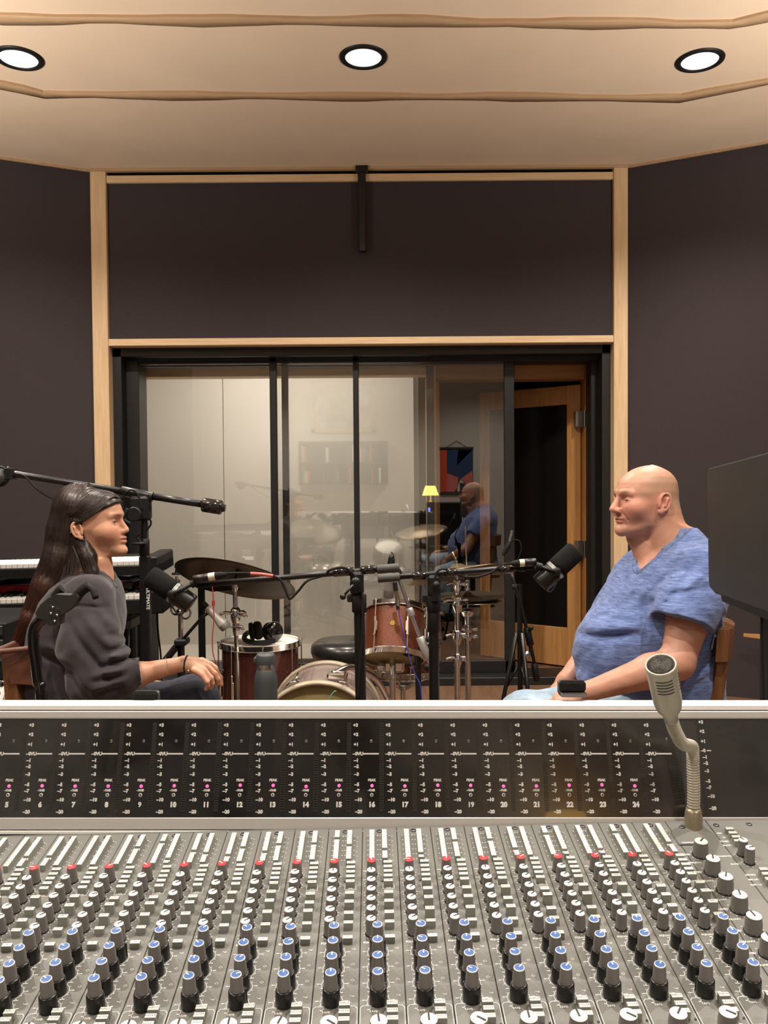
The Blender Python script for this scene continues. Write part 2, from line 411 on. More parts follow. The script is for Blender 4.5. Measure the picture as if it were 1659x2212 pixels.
mb = MB(); mb.box((wx(1292, YF), YF - .03, 0), (FX1 + .3, YF + .1, CEIL)); mb.box((FX0 - .3, YF, 0), (xa - .12, YF + .1, CEIL)); mb.box((xa - .12, YF + .01, zT2 + .1), (wx(1292, YF), YF + .1, CEIL)); struct('wall_beyond_frame', mb, M_blackal)
# dark room beyond
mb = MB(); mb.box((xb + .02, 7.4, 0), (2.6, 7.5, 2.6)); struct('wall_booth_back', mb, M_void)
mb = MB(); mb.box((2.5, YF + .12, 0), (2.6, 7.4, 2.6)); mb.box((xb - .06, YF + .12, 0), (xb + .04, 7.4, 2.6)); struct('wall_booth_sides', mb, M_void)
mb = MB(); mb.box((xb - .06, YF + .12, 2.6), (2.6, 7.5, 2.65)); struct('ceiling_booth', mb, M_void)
# open timber door leaf
hx = Vector((wx(1262, YF) - .005, YF + .06, 0)); ang = math.radians(180 - 37); wdt = .80
dr = empty('timber_door', hx, 'open orange timber door with a dark glazed middle, seen beyond the glass', 'door')
dv = Vector((math.cos(ang), math.sin(ang), 0)); Tm = Matrix.Translation(hx) @ Matrix.Rotation(ang, 4, 'Z'); 
def leaf(name, lo, hi, m):
    b = MB(); b.T = Tm; b.box(lo, hi, .003); return b.build(name, m, dr)
leaf('hinge_stile', (0, -.025, .01), (.10, .02, 1.97), M_oak_v); leaf('free_stile', (wdt - .075, -.025, .01), (wdt, .02, 1.97), M_oak_v)
leaf('top_rail', (.10, -.024, 1.84), (wdt - .075, .019, 1.97), M_oak_v); leaf('bottom_rail', (.10, -.024, .01), (wdt - .075, .019, .28), M_oak_v)
leaf('dark_glazing', (.10, -.006, .28), (wdt - .075, .0, 1.84), mat('dark_glazing', (.008, .007, .006), .15))
for py in (905, 1185):
    z = pix(1255, py, YF).z; b = MB(); b.box((hx.x - .055, YF - .005, z - .055), (hx.x - .005, YF + .055, z + .055), .002)
    b.cyl((hx.x + .002, YF - .03, z - .055), (hx.x + .002, YF - .03, z + .055), .008); b.build('hinge', M_steel, dr)
# faint timber slats further back in the dark room
for i, px in enumerate((1200,)):
    b = MB(); x = wx(px, 7.2); b.box((x - .04, 7.3, .3), (x + .04, 7.38, 1.35)); struct('trim_13', b, M_oak_v)

# ================================================================ CEILING DOWNLIGHTS
M_diff = mat('lamp_diffuser', (.8, .8, .8), .5, emit=(1.0, .96, .99), estr=.50, noise=.04, nscale=40)
def downlight(x, y, label, first=[None]):
    r = empty('ceiling_downlight', (x, y, CEIL), label, 'ceiling light', 'round downlights in the ceiling')
    if first[0] is None:
        MB().lathe([(.084, -.002), (.086, -.008), (.098, -.010), (.110, -.006), (.112, .0)], (0, 0, 0), (0, 0, 1), 48).build('trim_ring', M_blk)
        ring = COL.objects[-1]
        MB().lathe([(0, -.0015), (.05, -.002), (.086, -.003)], (0, 0, 0), (0, 0, 1), 48).build('diffuser', M_diff); dif = COL.objects[-1]
        ld = bpy.data.lights.new('downlight_light', 'SPOT'); ld.shadow_soft_size = .035; ld.energy = LAMP_W; ld.color = LAMP_COL; ld.spot_size = math.radians(142); ld.spot_blend = .9
        first[0] = (ring, dif, ld)
    else:
        ring, dif, ld = first[0]; ring = ring.copy(); dif = dif.copy(); COL.objects.link(ring); COL.objects.link(dif); ld = first[0][2]
    lo = bpy.data.objects.new('downlight_light', ld); COL.objects.link(lo); lo.location = (0, 0, -.03)
    for c in (ring, dif, lo): c.parent = r
    return r
downlight(-1.671, 3.90, 'leftmost of the three round black-rimmed downlights in the tan ceiling')
downlight(-.08, 3.913, 'middle round black-rimmed downlight in the tan ceiling, above the hanging black bar')
downlight(1.499, 3.965, 'rightmost of the three round black-rimmed downlights in the tan ceiling')
for x, y, l in ((-1.5, 1.7, 'left'), (0.05, 1.55, 'middle'), (1.5, 1.7, 'right')): downlight(x, y, 'round downlight over the console, %s' % l)
for x, y, l in ((-1.5, -.9, 'left'), (1.5, -.9, 'right')): downlight(x, y, 'round downlight behind the camera, %s' % l)

# torchiere: out-of-view uplight added only to brighten the ceiling
def fill_uplight(x, y, label):
    r = empty('ceiling_fill_lamp', (x, y, 0), label, 'lamp')
    MB().lathe([(0, 0), (.15, 0), (.15, .015), (.02, .03)], (x, y, 0), (0, 0, 1), 32).build('lamp_base', M_blkm, r)
    MB().cyl((x, y, .02), (x, y, 1.27), .012).build('fill_lamp_pole', M_blkm, r)
    MB().lathe([(.02, 1.26), (.12, 1.30), (.17, 1.34), (.165, 1.34), (.11, 1.31), (0, 1.29)], (x, y, 0), (0, 0, 1), 32).build('fill_lamp_bowl', M_blkm, r)
    ld = bpy.data.lights.new('uplight_fill', 'SPOT'); ld.energy = BOUNCE_W; ld.color = BOUNCE_COL; ld.spot_size = math.radians(160); ld.spot_blend = 1.0; ld.shadow_soft_size = .1
    lo = bpy.data.objects.new('uplight_fill', ld); COL.objects.link(lo); lo.rotation_euler = (PI, 0, 0); lo.location = (0, 0, 1.38); lo.parent = r
fill_uplight(-2.60, 2.3, 'unseen uplight added by the left wall to brighten the ceiling')
fill_uplight(2.60, 2.3, 'unseen uplight added by the right wall to brighten the ceiling')
# ================================================================ MIXING CONSOLE
d1 = ray(805, 830).normalized()
d2 = _rt + _up * .0179 + _fw * .0109; d2 = (d2 - d1 * d2.dot(d1)).normalized(); dn = d2.cross(d1)
CO = Vector((0, 0, EYE)) + ray(829.5, 1797) * .9306
def fmat(x, y, z, o):
    m = Matrix((x, y, z)).transposed().to_4x4(); m.translation = o; return m
MC = fmat(d2, d1, dn, CO)
def cpl(px, py, h=0):
    d = ray(px, py); c = Vector((0, 0, EYE)); t = (CO + dn * h - c).dot(dn) / d.dot(dn); q = MC.inverted() @ (c + d * t); return q.x, q.y
mA = Vector((0, 0, EYE)) + ray(829.5, 1764) * .948; mB = Vector((0, 0, EYE)) + ray(829.5, 1553) * .976
me2 = (mB - mA).normalized(); me1 = (d2 - me2 * d2.dot(me2)).normalized(); MM = fmat(me1, me2, me1.cross(me2), mA)
PHT = (mB - mA).length

M_strip = mat('console_grey', (0.150, 0.153, 0.138), 0.5, noise=0.13, nscale=7, bump=0.08, bscale=500, col2=None)
M_body = mat('knob_grey', (0.185, 0.175, 0.165), 0.45, noise=0.08)
M_skirt = mat('knob_black', (0.012, 0.012, 0.012), 0.3)
M_cream = mat('cream_cap', (0.74, 0.74, 0.66), 0.45, noise=0.03)
M_capw = mat('white_cap', (0.80, 0.80, 0.75), 0.4)
M_capr = mat('red_cap', (0.66, 0.04, 0.05), 0.4)
M_capb = mat('blue_cap', (0.028, 0.105, 0.33), 0.4)
M_print = mat('white_print', (0.86, 0.86, 0.82), 0.6)
M_black = mat('black_print', (0.015, 0.015, 0.015), 0.6)
M_btn = mat('button_side', (0.27, 0.275, 0.24), 0.5)
M_alu = mat('console_aluminium', (0.60, 0.59, 0.56), 0.42, 0.25, noise=0.03, stretch=(1, 60, 60))
M_aluw = mat('console_white_rail', (0.86, 0.85, 0.81), 0.35, 0.0, noise=0.02)

con = bpy.data.objects.new('mixing_console', None); con.matrix_world = MC; COL.objects.link(con)
tag(con, 'large grey mixing console with rows of knobs and a black meter bridge in the foreground', 'mixing console')
def sub(name, me, parent, loc=(0, 0, 0), rz=0.0, kind=None):
    o = bpy.data.objects.new(name, me); COL.objects.link(o); o.parent = parent; o.location = loc; o.rotation_euler = (0, 0, rz)
    if kind: o['kind'] = kind
    return o
def knob_mesh(name, r0_, r1_, h, cap, ptr, skirt=None, ring=False, base=.0012):
    """grey tapered knob, coloured cap, optional tall black skirt under it"""
    b = MB(); z0 = 0
    if skirt:
        rs, hs = skirt
        b.lathe([(rs, 0), (rs, .001), (rs * .93, hs - .0012), (rs * .86, hs), (r0_, hs)], n=28, m=1, ripple=.012, nr=14)
        b.box((-.0012, rs * .86, 0), (.0012, rs * 1.1, hs * .96), .0004, 1); z0 = hs
    else:
        b.lathe([(r0_ * 1.12, 0), (r0_ * 1.12, base), (r0_, base + .0004)], n=24, m=1); z0 = base
    b.lathe([(r0_, z0), (r0_ * .99, z0 + (h - z0) * .5), (r1_, h - .0012), (r1_, h - .0006)], n=28, m=0, ripple=.02, nr=14)
    if ring: b.lathe([(r1_, h - .0006), (r1_ * .97, h - .0001), (r1_ * .86, h)], n=24, m=3)
    else: b.lathe([(r1_, h - .0006), (r1_ * .95, h - .0001), (r1_ * .86, h)], n=24, m=2)
    b.lathe([(r1_ * .86, h), (0, h + .0003)], n=24, m=2)
    w = r1_ * .11
    b.box((-w, -r1_ * .25 if not ring else 0, h), (w, r1_ * .88, h + .0006), 0, 3 if ring else 4)
    return b.mesh(name, [M_body, M_skirt, cap, M_capw, M_black])
K_red = knob_mesh('aux_knob', .0050, .0044, .0165, M_capr, 1)
# pointers of red knobs are pale
for i, mm in enumerate([M_body, M_skirt, M_capr, M_capw, M_capw]): K_red.materials[i] = mm
K_wht = knob_mesh('send_knob', .0050, .0043, .0165, M_capw, 1)
K_eq = knob_mesh('equaliser_knob', .0053, .0045, .0275, M_capb, 1, skirt=(.0075, .0135), ring=True)
K_mon = knob_mesh('monitor_knob', .0073, .0066, .018, M_capw, 1)
def btn_mesh(name, w, l, h, txt=None):
    b = MB(); b.box((-w / 2, -l / 2, 0), (w / 2, l / 2, h), 0, 0)
    b.box((-w / 2, -l / 2, h - .0008), (w / 2, l / 2, h + .0002), .0003, 1)
    if txt: add_text(b, txt, l * .62, 0, 0, h + .0003, 2)
    return b.mesh(name, [M_btn, M_cream, M_black])
B_route = btn_mesh('routing_button', .0054, .0044, .0065); B_routed = btn_mesh('routing_button', .0054, .0044, .0038)
B_sw = [btn_mesh('switch_button', .0088, .0044, .0055, t) for t in ('MIC', 'PAD', 'Ø', '/', 'SUB')]
B_swt = [btn_mesh('switch_button', .0088, .0048, .0095, t) for t in ('POST', 'PRE', 'PRE')]; B_swf = btn_mesh('switch_button', .0086, .0042, .006, 'FADER')
B_in = btn_mesh('switch_button', .0088, .0046, .005, 'IN')
B_io = [btn_mesh('switch_button', .0088, .0046, .0068, t) for t in ('INPUT', 'FADER', 'SOLO')]
PS = .038; U0 = .0142; VT, VB = .0105, -.47
NL, NR = -13, 8
# markings shared by every strip (local u measured from the strip's left edge)
mk = MB(); ZP = .00025
def q(x, y, w, h): mk.quad((x - w / 2, y - h / 2, ZP), (x + w / 2, y - h / 2, ZP), (x + w / 2, y + h / 2, ZP), (x - w / 2, y + h / 2, ZP))
def seg(x0, y0, x1, y1, w=.0004):
    d = Vector((x1 - x0, y1 - y0)).normalized() * (w / 2); nx, ny = -d.y, d.x
    mk.quad((x0 + nx, y0 + ny, ZP), (x0 - nx, y0 - ny, ZP), (x1 - nx, y1 - ny, ZP), (x1 + nx, y1 + ny, ZP))
for k in range(12):
    v = -.008 - k * .0047
    if k % 2 == 0:
        for x in (.006, .0165, .0195, .0292): q(x, v, .0012, .0011)
        q(.0325, v - .002, .0007, .0009)
for (u, v, R, nt) in [(.0100, -.0815, .0072, 9)] + [(.0100, -.0985 - .0152 * k, .0070, 9) for k in range(6)]:
    for j in range(nt):
        a = math.radians(-225 + 270 * j / (nt - 1) + 0); q(u + R * math.cos(a), v + R * math.sin(a), .0009, .0008)
for k in range(4):
    u, v = .0158, -.1995 - .0196 * k
    for j in range(28):
        a0 = math.radians(-50 + 280 * j / 28); a1 = math.radians(-50 + 280 * (j + 1) / 28)
        seg(u + .0092 * math.cos(a0), v + .0092 * math.sin(a0), u + .0092 * math.cos(a1), v + .0092 * math.sin(a1), .00035)
    for j in range(11):
        a = math.radians(-50 + 28 * j); c, s_ = math.cos(a), math.sin(a)
        seg(u + .0095 * c, v + .0095 * s_, u + .0108 * c, v + .0108 * s_, .0005)
        if j % 2 == 0: q(u + .0122 * c, v + .0118 * s_, .0022, .0008)
for (v, kind) in ((-.195, 'y'), (-.214, 'd'), (-.2335, 'd'), (-.2525, 'y')):
    x = .0322
    if kind == 'd':
        for a, b_ in (((-1, 0), (0, 1)), ((0, 1), (1, 0)), ((1, 0), (0, -1)), ((0, -1), (-1, 0))): seg(x + a[0] * .0016, v + a[1] * .0013, x + b_[0] * .0016, v + b_[1] * .0013, .0003)
    else:
        seg(x - .0018, v + .0012, x, v, .0004); seg(x + .0018, v + .0014, x, v, .0004); seg(x, v, x + .0018, v - .0003, .0004)
# bracket under the fifth switch, panel outlines
for a in ((.0215, -.1065, .0325, -.1065), (.0215, -.1065, .0215, -.0985), (.0325, -.1065, .0325, -.0985)): seg(*a, .0003)
seg(.003, -.2632, .035, -.2632, .0005); seg(.003, -.2632, .0012, -.2655, .0005); seg(.035, -.2632, .0368, -.2655, .0005); seg(.0012, -.2655, .0012, -.42, .0004); seg(.0368, -.2655, .0368, -.42, .0004)
add_text(mk, 'EQUALISER', .0032, .0028, -.1862, ZP, 0, .00008, 'LEFT'); add_text(mk, 'TAPE', .0029, .0118, -.2695, ZP, 0, .00006)
add_text(mk, 'SUB', .0024, .027, -.1045, ZP, 0, .00004)
add_text(mk, 'MONITOR', .0034, .0026, -.2935, ZP, 0, .0001, 'LEFT'); add_text(mk, 'PAN', .0032, .0035, -.2985, ZP, 0, .0001, 'LEFT')
add_text(mk, 'MIC', .0024, .0035, -.0755, ZP, 0, .00005); add_text(mk, 'AUX', .0022, .0035, -.0905, ZP, 0, .00005)
ME_mark = mk.mesh('printed_markings', [M_print])
pl = MB(); pl.box((.0003, VB, -.004), (PS - .0003, VT, 0), .0004); ME_plate = pl.mesh('face_plate', [M_strip])
sc = MB(); sc.lathe([(.0032, 0), (.0032, .0006), (.0022, .0012), (0, .0012)], n=16); sc.box((-.0018, -.0004, .0011), (.0018, .0004, .0014), 0, 1); sc.box((-.0004, -.0018, .0011), (.0004, .0018, .0014), 0, 1)
ME_screw = sc.mesh('plate_screw', [M_dsteel, M_black])
led = MB(); led.lathe([(.0009, 0), (.0009, .0008), (0, .001)], n=10); ME_pip = led.mesh('indicator', [M_dsteel])
rk = random.Random(21)
def strip(k):
    s = bpy.data.objects.new('channel_strip', None); COL.objects.link(s); s.parent = con; s.location = (U0 + k * PS, 0, 0)
    sub('face_plate', ME_plate, s); sub('printed_markings', ME_mark, s)
    sub('plate_screw', ME_screw, s, (.0186, .0015, 0), rk.uniform(0, 1.5))
    prL = rk.choice([7, 8, 9, 3, 99, 99]); prR = rk.choice([5, 6, 8, 10, 99])
    for i in range(12):
        v = -.0082 - i * .0047
        sub('routing_button', B_routed if i == prL else B_route, s, (.0104, v, 0))
        sub('routing_button', B_routed if i == prR else B_route, s, (.0240, v, 0))
    sub('aux_knob', K_red, s, (.0103, -.0815, 0), rk.choice([-.2, .3, 1.2, 1.4, -1.4, -1.0, .9]))
    for i in range(6): sub('send_knob', K_wht, s, (.0100, -.0985 - .0152 * i, 0), -.85 + rk.gauss(0, .16) + (rk.choice([0, 0, 0, .9]) if i == 0 else 0))
    for i in range(4): sub('equaliser_knob', K_eq, s, (.0158, -.1995 - .0196 * i, 0), rk.choice([-.9, -.8, -1.2, -.1, 0, .1, .9, 1.0, 0, -.7]))
    for v, me in zip((-.0672, -.0755, -.0835, -.0915, -.0998), B_sw): sub('switch_button', me, s, (.0268, v, 0))
    for v, me in zip((-.1205, -.1345, -.1515), B_swt): sub('switch_button', me, s, (.0268, v, rk.choice([0, 0, -.003])))
    sub('switch_button', B_swf, s, (.0268, -.1650, 0)); sub('switch_button', B_in, s, (.0268, -.1845, 0))
    for v, me in zip((-.2678, -.2760, -.2840), B_io): sub('switch_button', me, s, (.0268, v, 0))
    sub('monitor_knob', K_mon, s, (.0162, -.2995, 0), rk.choice([0, 0, -.6, .1, -2.2, -.3])); sub('monitor_knob', K_mon, s, (.0190, -.318, 0), .2)
    sub('indicator', ME_pip, s, (.0352, -.286, 0)); sub('indicator', ME_pip, s, (.021, -.0935, 0))
for k in range(NL, NR): strip(k)
# master section on the right
mx0 = U0 + NR * PS
def cpart(name, b, mats, parent=None): return sub(name, b.mesh(name, mats if isinstance(mats, list) else [mats]), parent or con)
mst = bpy.data.objects.new('master_section', None); COL.objects.link(mst); mst.parent = con
b = MB(); b.box((mx0 + .0004, VB, -.004), (mx0 + .0455, VT, 0), .0004); b.box((mx0 + .0463, VB, -.004), (mx0 + .16, VT, 0), .0004); b.box((mx0 + .1608, VB, -.004), (mx0 + .30, VT, 0), .0004)
cpart('face_plate', b, M_strip, mst)
K_big = knob_mesh('level_knob', .0076, .0067, .0165, M_capw, 1); K_slim = knob_mesh('talkback_knob', .0050, .0046, .0175, M_capw, 1)
mk = MB()
bigs = [(1514.6, 1816), (1540.3, 1853), (1568, 1891.6), (1598.4, 1931), (1629, 1976.6), (1662, 2024)]
for i, (px, py) in enumerate(bigs):
    u, v = cpl(px, py, .0165); sub('level_knob', K_big, mst, (u, v, 0), (-.7, -.3, -.45, -.2, .1, 0)[i])
    for j in range(9):
        a = math.radians(-225 + 270 * j / 8); q(u + .0105 * math.cos(a), v + .0105 * math.sin(a), .0010, .0009)
    add_text(mk, 'LEVEL', .0034, u - .0105, v + .0015, ZP, 0, .0001, 'RIGHT'); add_text(mk, 'AUXILIARY', .0034, u - .004, v - .0135, ZP, 0, .0001, 'RIGHT')
for i, (px, py) in enumerate([(1605.4, 1813.3), (1620.6, 1830)]):
    u, v = cpl(px, py, .0175); sub('talkback_knob', K_slim, mst, (u, v, 0), (.4, -1.3)[i]); add_text(mk, ('TALKBACK', 'SLATE')[i], .003, u - .012, v - .002, ZP, 0, .0001, 'RIGHT')
    for j in range(9):
        a = math.radians(-225 + 270 * j / 8); q(u + .0075 * math.cos(a), v + .0075 * math.sin(a), .0008, .0008)
for i, (px, py) in enumerate([(1576, 1788), (1583, 1797), (1590, 1805.5), (1595, 1814), (1650, 1877), (1656, 1887), (1663, 1898)]):
    u, v = cpl(px, py, .0065); sub('switch_button', B_io[i % 3] if i > 3 else B_swf, mst, (u, v, 0))
    add_text(mk, ('OSC', '1k', 'TONES', 'SLATE', 'METERS', 'MIX L/R', 'AUX 1-2')[i], .003, u - .008, v, ZP, 0, .0001, 'RIGHT')
for px, py in ((1474, 1787), (1547, 1783), (1618, 1781)):
    u, v = cpl(px, py); sub('plate_screw', ME_screw, mst, (u, v, 0), .5)
cpart('printed_markings', mk, M_print, mst)
b = MB(); u, v = cpl(1484, 1813); b.box((u - .013, v - .012, 0), (u + .013, v + .013, .0016), .0005); b.box((u - .009, v - .0105, .0015), (u + .009, v - .0092, .0022), 0, 1); cpart('socket_plate', b, [M_strip, M_print], mst)
# bodywork
ux0, ux1 = U0 + NL * PS - .03, mx0 + .33
b = MB(); b.box((ux0, VB - .05, -.16), (ux1, .06, -.005), .004); cpart('console_case', b, M_blk)
b = MB(); b.box((ux0, VB - .05, -.01), (ux1, VB - .002, .012), .006); cpart('arm_rest', b, M_leather)
for x in (ux0 + .05, ux1 - .13):
    b = MB(); b.box((x, -.35, -.83), (x + .08, -.05, -.155), .004)
    b.T = MC.inverted(); b2 = MB(); o = MC @ Vector((x, 0, 0)); b2.T = MC.inverted(); b2.box((o.x, .55, 0), (o.x + .08, .93, .70), .004); cpart('console_leg', b2, M_blk)
mb_ = bpy.data.objects.new('meter_bridge', None); COL.objects.link(mb_); mb_.parent = con; mb_.matrix_basis = MC.inverted() @ MM
M_panel = mat('meter_panel', (0.006, 0.006, 0.006), 0.22, col2=(0.022, 0.022, 0.021), nscale=9, spec=0.6, coat=0.3)
for n_ in M_panel.node_tree.nodes:
    if n_.type == 'VALTORGB': n_.color_ramp.elements[0].position = .42; n_.color_ramp.elements[1].position = .52
M_mbar = mat('meter_bar', (0.035, 0.031, 0.026), 0.4); M_mwide = mat('meter_wide', (0.045, 0.045, 0.042), 0.5)
M_led = mat('pink_led', (0.7, 0.05, 0.2), 0.3, emit=(1.0, 0.10, 0.30), estr=1.1)
ms0 = ux0 - MC.inverted().to_translation().x * 0
def mpart(name, b, mats): return sub(name, b.mesh(name, mats if isinstance(mats, list) else [mats]), mb_)
xL, xR = -.62, .66
b = MB(); b.box((xL, -.001, -.003), (.465, PHT + .001, 0), .0); b.box((.4652, -.001, -.003), (xR, PHT + .001, -.0005)); mpart('meter_panel', b, M_panel)
b = MB(); b.box((xL, -.0135, -.012), (xR, -.0008, .0025), .0008); mpart('lower_rail', b, M_alu)
b = MB(); b.box((xL, -.0185, -.012), (xR, -.0145, .004), .0008); mpart('edge_strip', b, M_aluw)
b = MB(); b.box((xL, PHT + .0002, -.012), (xR, PHT + .0092, .003), .0012); mpart('upper_rail', b, M_alu)
b = MB(); prof = [(0, .0102, .0022), (0, .0150, .0020), (0, .0172, 0), (0, .0226, -.028), (0, .0165, -.031), (0, -.03, -.031), (0, -.03, -.012), (0, .0102, -.012)]
b.prism([(xL, PHT + p[1], p[2]) for p in prof], (0, 0, 0), (xR - xL, 0, 0)); mpart('top_rail', b, M_aluw)
b = MB(); b.box((xL, -.02, -.055), (xR, PHT + .012, -.032), .002); mpart('bridge_case', b, M_blk)
# scale print, one per channel
def scale_mesh(name, last=False):
    b = MB(); x = .0158
    for t, v in (('+3', .1010), ('+2', .0905), ('+1', .0793), ('-1', .0616), ('-2', .0549), ('-3', .0463), ('-5', .0350), ('-7', .0280), ('-10', .0185), ('-20', .0055)):
        add_text(b, t.replace('-', '–'), .0052, x + (.101 - v) * .035, v - .0003, .0003, 0, .0003, 'LEFT')
    add_text(b, '–0VU' if not last else '–0', .0052, x, .0686, .0003, 0, .0003, 'LEFT')
    if not last: b.box((.0268, .0679, 0), (.0458, .0695, .0003))
    else: b.box((.0225, .0681, 0), (.0275, .0693, .0003))
    return b.mesh(name, [M_print])
ME_scale = scale_mesh('level_scale'); 
b = MB(); b.box((.0088, .006, 0), (.0136, .1035, .0002))
for k in range(36): b.box((.0092, .0075 + k * .00265, .0002), (.0132, .0088 + k * .00265, .0003), 0, 1)
ME_bar = b.mesh('bar_meter', [M_mbar, M_panel])
b = MB(); add_text(b, 'PEAK', .0038, 0, .0395, .0003, 0, .0002); add_text(b, '-10dB', .0034, -.0005, .0285, .0003, 0, .00018); ME_pk = b.mesh('peak_lettering', [M_print])
b = MB(); b.lathe([(.0019, 0), (.0019, .0006), (.0012, .0014), (0, .0017)], n=16); ME_led = b.mesh('peak_led', [M_led])
b = MB(); b.lathe([(.0020, 0), (.0020, .0007), (.0012, .0009)], n=16); b.lathe([(.0012, .0009), (0, .0006)], n=16, m=1); ME_trim = b.mesh('trimmer', [M_print, M_dsteel])
b = MB(); b.lathe([(.0019, 0), (.0018, .0006), (0, .0011)], n=14); b.box((-.0011, -.0003, .0009), (.0011, .0003, .0012), 0, 1); b.box((-.0003, -.0011, .0009), (.0003, .0011, .0012), 0, 1); ME_mscrew = b.mesh('panel_screw', [M_steel, M_black])
PM = .03777
for ch in range(4, 25):
    x = -.0140 + (ch - 16) * PM
    sub('level_scale', ME_scale, mb_, (x, 0, 0)); sub('bar_meter', ME_bar, mb_, (x, 0, 0)); sub('peak_lettering', ME_pk, mb_, (x, 0, 0))
    sub('peak_led', ME_led, mb_, (x + .0002, .0336 + rk.uniform(-.001, .001), 0)); sub('trimmer', ME_trim, mb_, (x, .0235, 0)); sub('panel_screw', ME_mscrew, mb_, (x - .0008, .083, 0), rk.uniform(0, 1.5))
    b = MB(); add_text(b, str(ch), .0074, x, .0128, .0003, 0, .0003 if '9' in str(ch) else .0005); mpart('channel_number', b, M_print)
b = MB(); b.box((.345, .003, 0), (.3652, .105, .0002)); mpart('bar_meter', b, M_mwide)
ME_sl = scale_mesh('level_scale', True); sub('level_scale', ME_sl, mb_, (.3685 - .0158, .0035, 0)); sub('panel_screw', ME_mscrew, mb_, (.330, .085, 0), .3)

# wood wedge at the right end
wp = MM @ Vector((.4665, .004, .003))
b = MB(); b.box((.4625, -.001, .0005), (.4695, .0155, .012), .001); o = b.build('wood_block', M_oak_v, None, mw=MM, label='small orange wood block at the bottom right corner of the black meter panel', cat='block')

# ================================================================ TALKBACK MICROPHONE
M_gold = mat('champagne_metal', (0.36, 0.31, 0.22), 0.38, 0.6, noise=0.05)
M_mic = mat('champagne_paint', (0.50, 0.47, 0.38), 0.4, 0.25, noise=0.03)
M_grille = mat('dark_grille', (0.10, 0.095, 0.08), 0.5, 0.6, noise=0.5, nscale=900, bump=0.8, bscale=900)
tb = empty('gooseneck_microphone', pix(1498, 1814, .925), 'champagne gooseneck talkback microphone standing on the right side of the console', 'microphone')
pb = pix(1498, 1816, .922); pt = pix(1498, 1746, .925); dz = (pt - pb)
L = dz.length
MB().lathe([(.0098, -.003), (.0098, L * .72), (.0090, L * .9), (.0078, L), (.0, L)], pb, dz, 28).build('plug_base', M_gold, tb)
gp = [(1498, 1748, .925), (1498.5, 1705, .925), (1497, 1660, .925), (1496.5, 1632, .924), (1495, 1614, .918), (1486, 1610, .905), (1474, 1606, .893), (1463, 1588, .882), (1455, 1570, .872), (1450, 1553, .863)]
P = [pix(*g) for g in gp]
g = MB(); g.tube(P, .0061, 14, smooth=6)
# coil ribs
dense = []
for i in range(len(P) - 1):
    p0 = P[max(i - 1, 0)]; p1 = P[i]; p2 = P[i + 1]; p3 = P[min(i + 2, len(P) - 1)]
    for k in range(24):
        t = k / 24; dense.append(0.5 * ((2 * p1) + (-p0 + p2) * t + (2 * p0 - 5 * p1 + 4 * p2 - p3) * t * t + (-p0 + 3 * p1 - 3 * p2 + p3) * t ** 3))
acc = 0
for i in range(1, len(dense) - 1):
    acc += (dense[i] - dense[i - 1]).length
    if acc > .0027:
        acc = 0; g.torus(dense[i], dense[i + 1] - dense[i - 1], .0062, .00105, n=16, k=6)
g.build('gooseneck', M_mic, tb)
h0 = pix(1450, 1556, .865); h1 = pix(1427, 1435, .826); hd = (h1 - h0); HL = hd.length
MB().lathe([(.0, -.001), (.0072, 0), (.0078, .010), (.0125, .019), (.0143, .028), (.0145, .033), (.0155, HL - .002), (.0150, HL), (.0136, HL), (.0134, HL - .003)], h0, hd, 40).build('microphone_body', M_mic, tb); body = COL.objects[-1]
g = MB(); g.lathe([(.0135, HL - .003), (.0132, HL - .0015), (.009, HL - .0002), (0, HL + .0004)], h0, hd, 32)
x, y, z = frame(hd)
for i in range(-9, 10):
    c = i * .0014; s_ = math.sqrt(max(0, .0131 ** 2 - c * c))
    if s_ > .002:
        for (A, B) in ((x, y), (y, x)):
            g.tube([h0 + z * (HL - .0009) + A * c + B * -s_, h0 + z * (HL + .0004) + A * c, h0 + z * (HL - .0009) + A * c + B * s_], .00028, 4, smooth=2)
g.build('grille', M_grille, tb)
fx = (-_fw - z * (-_fw).dot(z)).normalized(); fy = z.cross(fx)
g = MB()
for bank, n_s in ((math.radians(-18), 5), (math.radians(82), 6)):
    for i in range(n_s):
        hh = HL - .0105 - i * .0042; rr = .01545 - (.01545 - .0145) * (HL - hh) / (HL - .033)
        pts = [h0 + z * hh + (fx * math.cos(bank + a) + fy * math.sin(bank + a)) * (rr + .00005) for a in [(-.55 + 1.1 * k / 10) for k in range(11)]]
        g.tube(pts, .00062, 6, smooth=1)
g.build('vent_slots', M_black, tb)
# ================================================================ DRUM KIT
def pts(Y, *pp): return [pix(p[0], p[1], p[2] if len(p) > 2 else Y) for p in pp]
M_spark = mat('burgundy_sparkle', (0.035, 0.006, 0.004), 0.30, 0.25, col2=(0.22, 0.065, 0.025), nscale=450, bump=0.35, spec=0.3, bscale=450, coat=0.25)
M_dspark = mat('dark_burgundy', (0.055, 0.014, 0.012), 0.25, 0.2, col2=(0.10, 0.03, 0.022), nscale=600, coat=0.6)
M_pearl = mat('mauve_pearl', (0.16, 0.11, 0.10), 0.3, 0.15, col2=(0.34, 0.26, 0.24), nscale=28, coat=0.6, stretch=(1, 5, 1))
M_gold_head = mat('amber_drum_head', (0.28, 0.22, 0.09), 0.4, noise=0.06)
M_head = mat('white_drum_head', (0.80, 0.78, 0.70), 0.6, noise=0.02)
M_hoopw = mat('grey_wood_hoop', (0.42, 0.36, 0.26), 0.4, noise=0.15, nscale=12)
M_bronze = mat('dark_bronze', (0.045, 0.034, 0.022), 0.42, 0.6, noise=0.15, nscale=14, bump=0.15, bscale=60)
M_bronze2 = mat('old_bronze', (0.26, 0.20, 0.12), 0.36, 0.85, noise=0.12, nscale=14, bump=0.15, bscale=60)
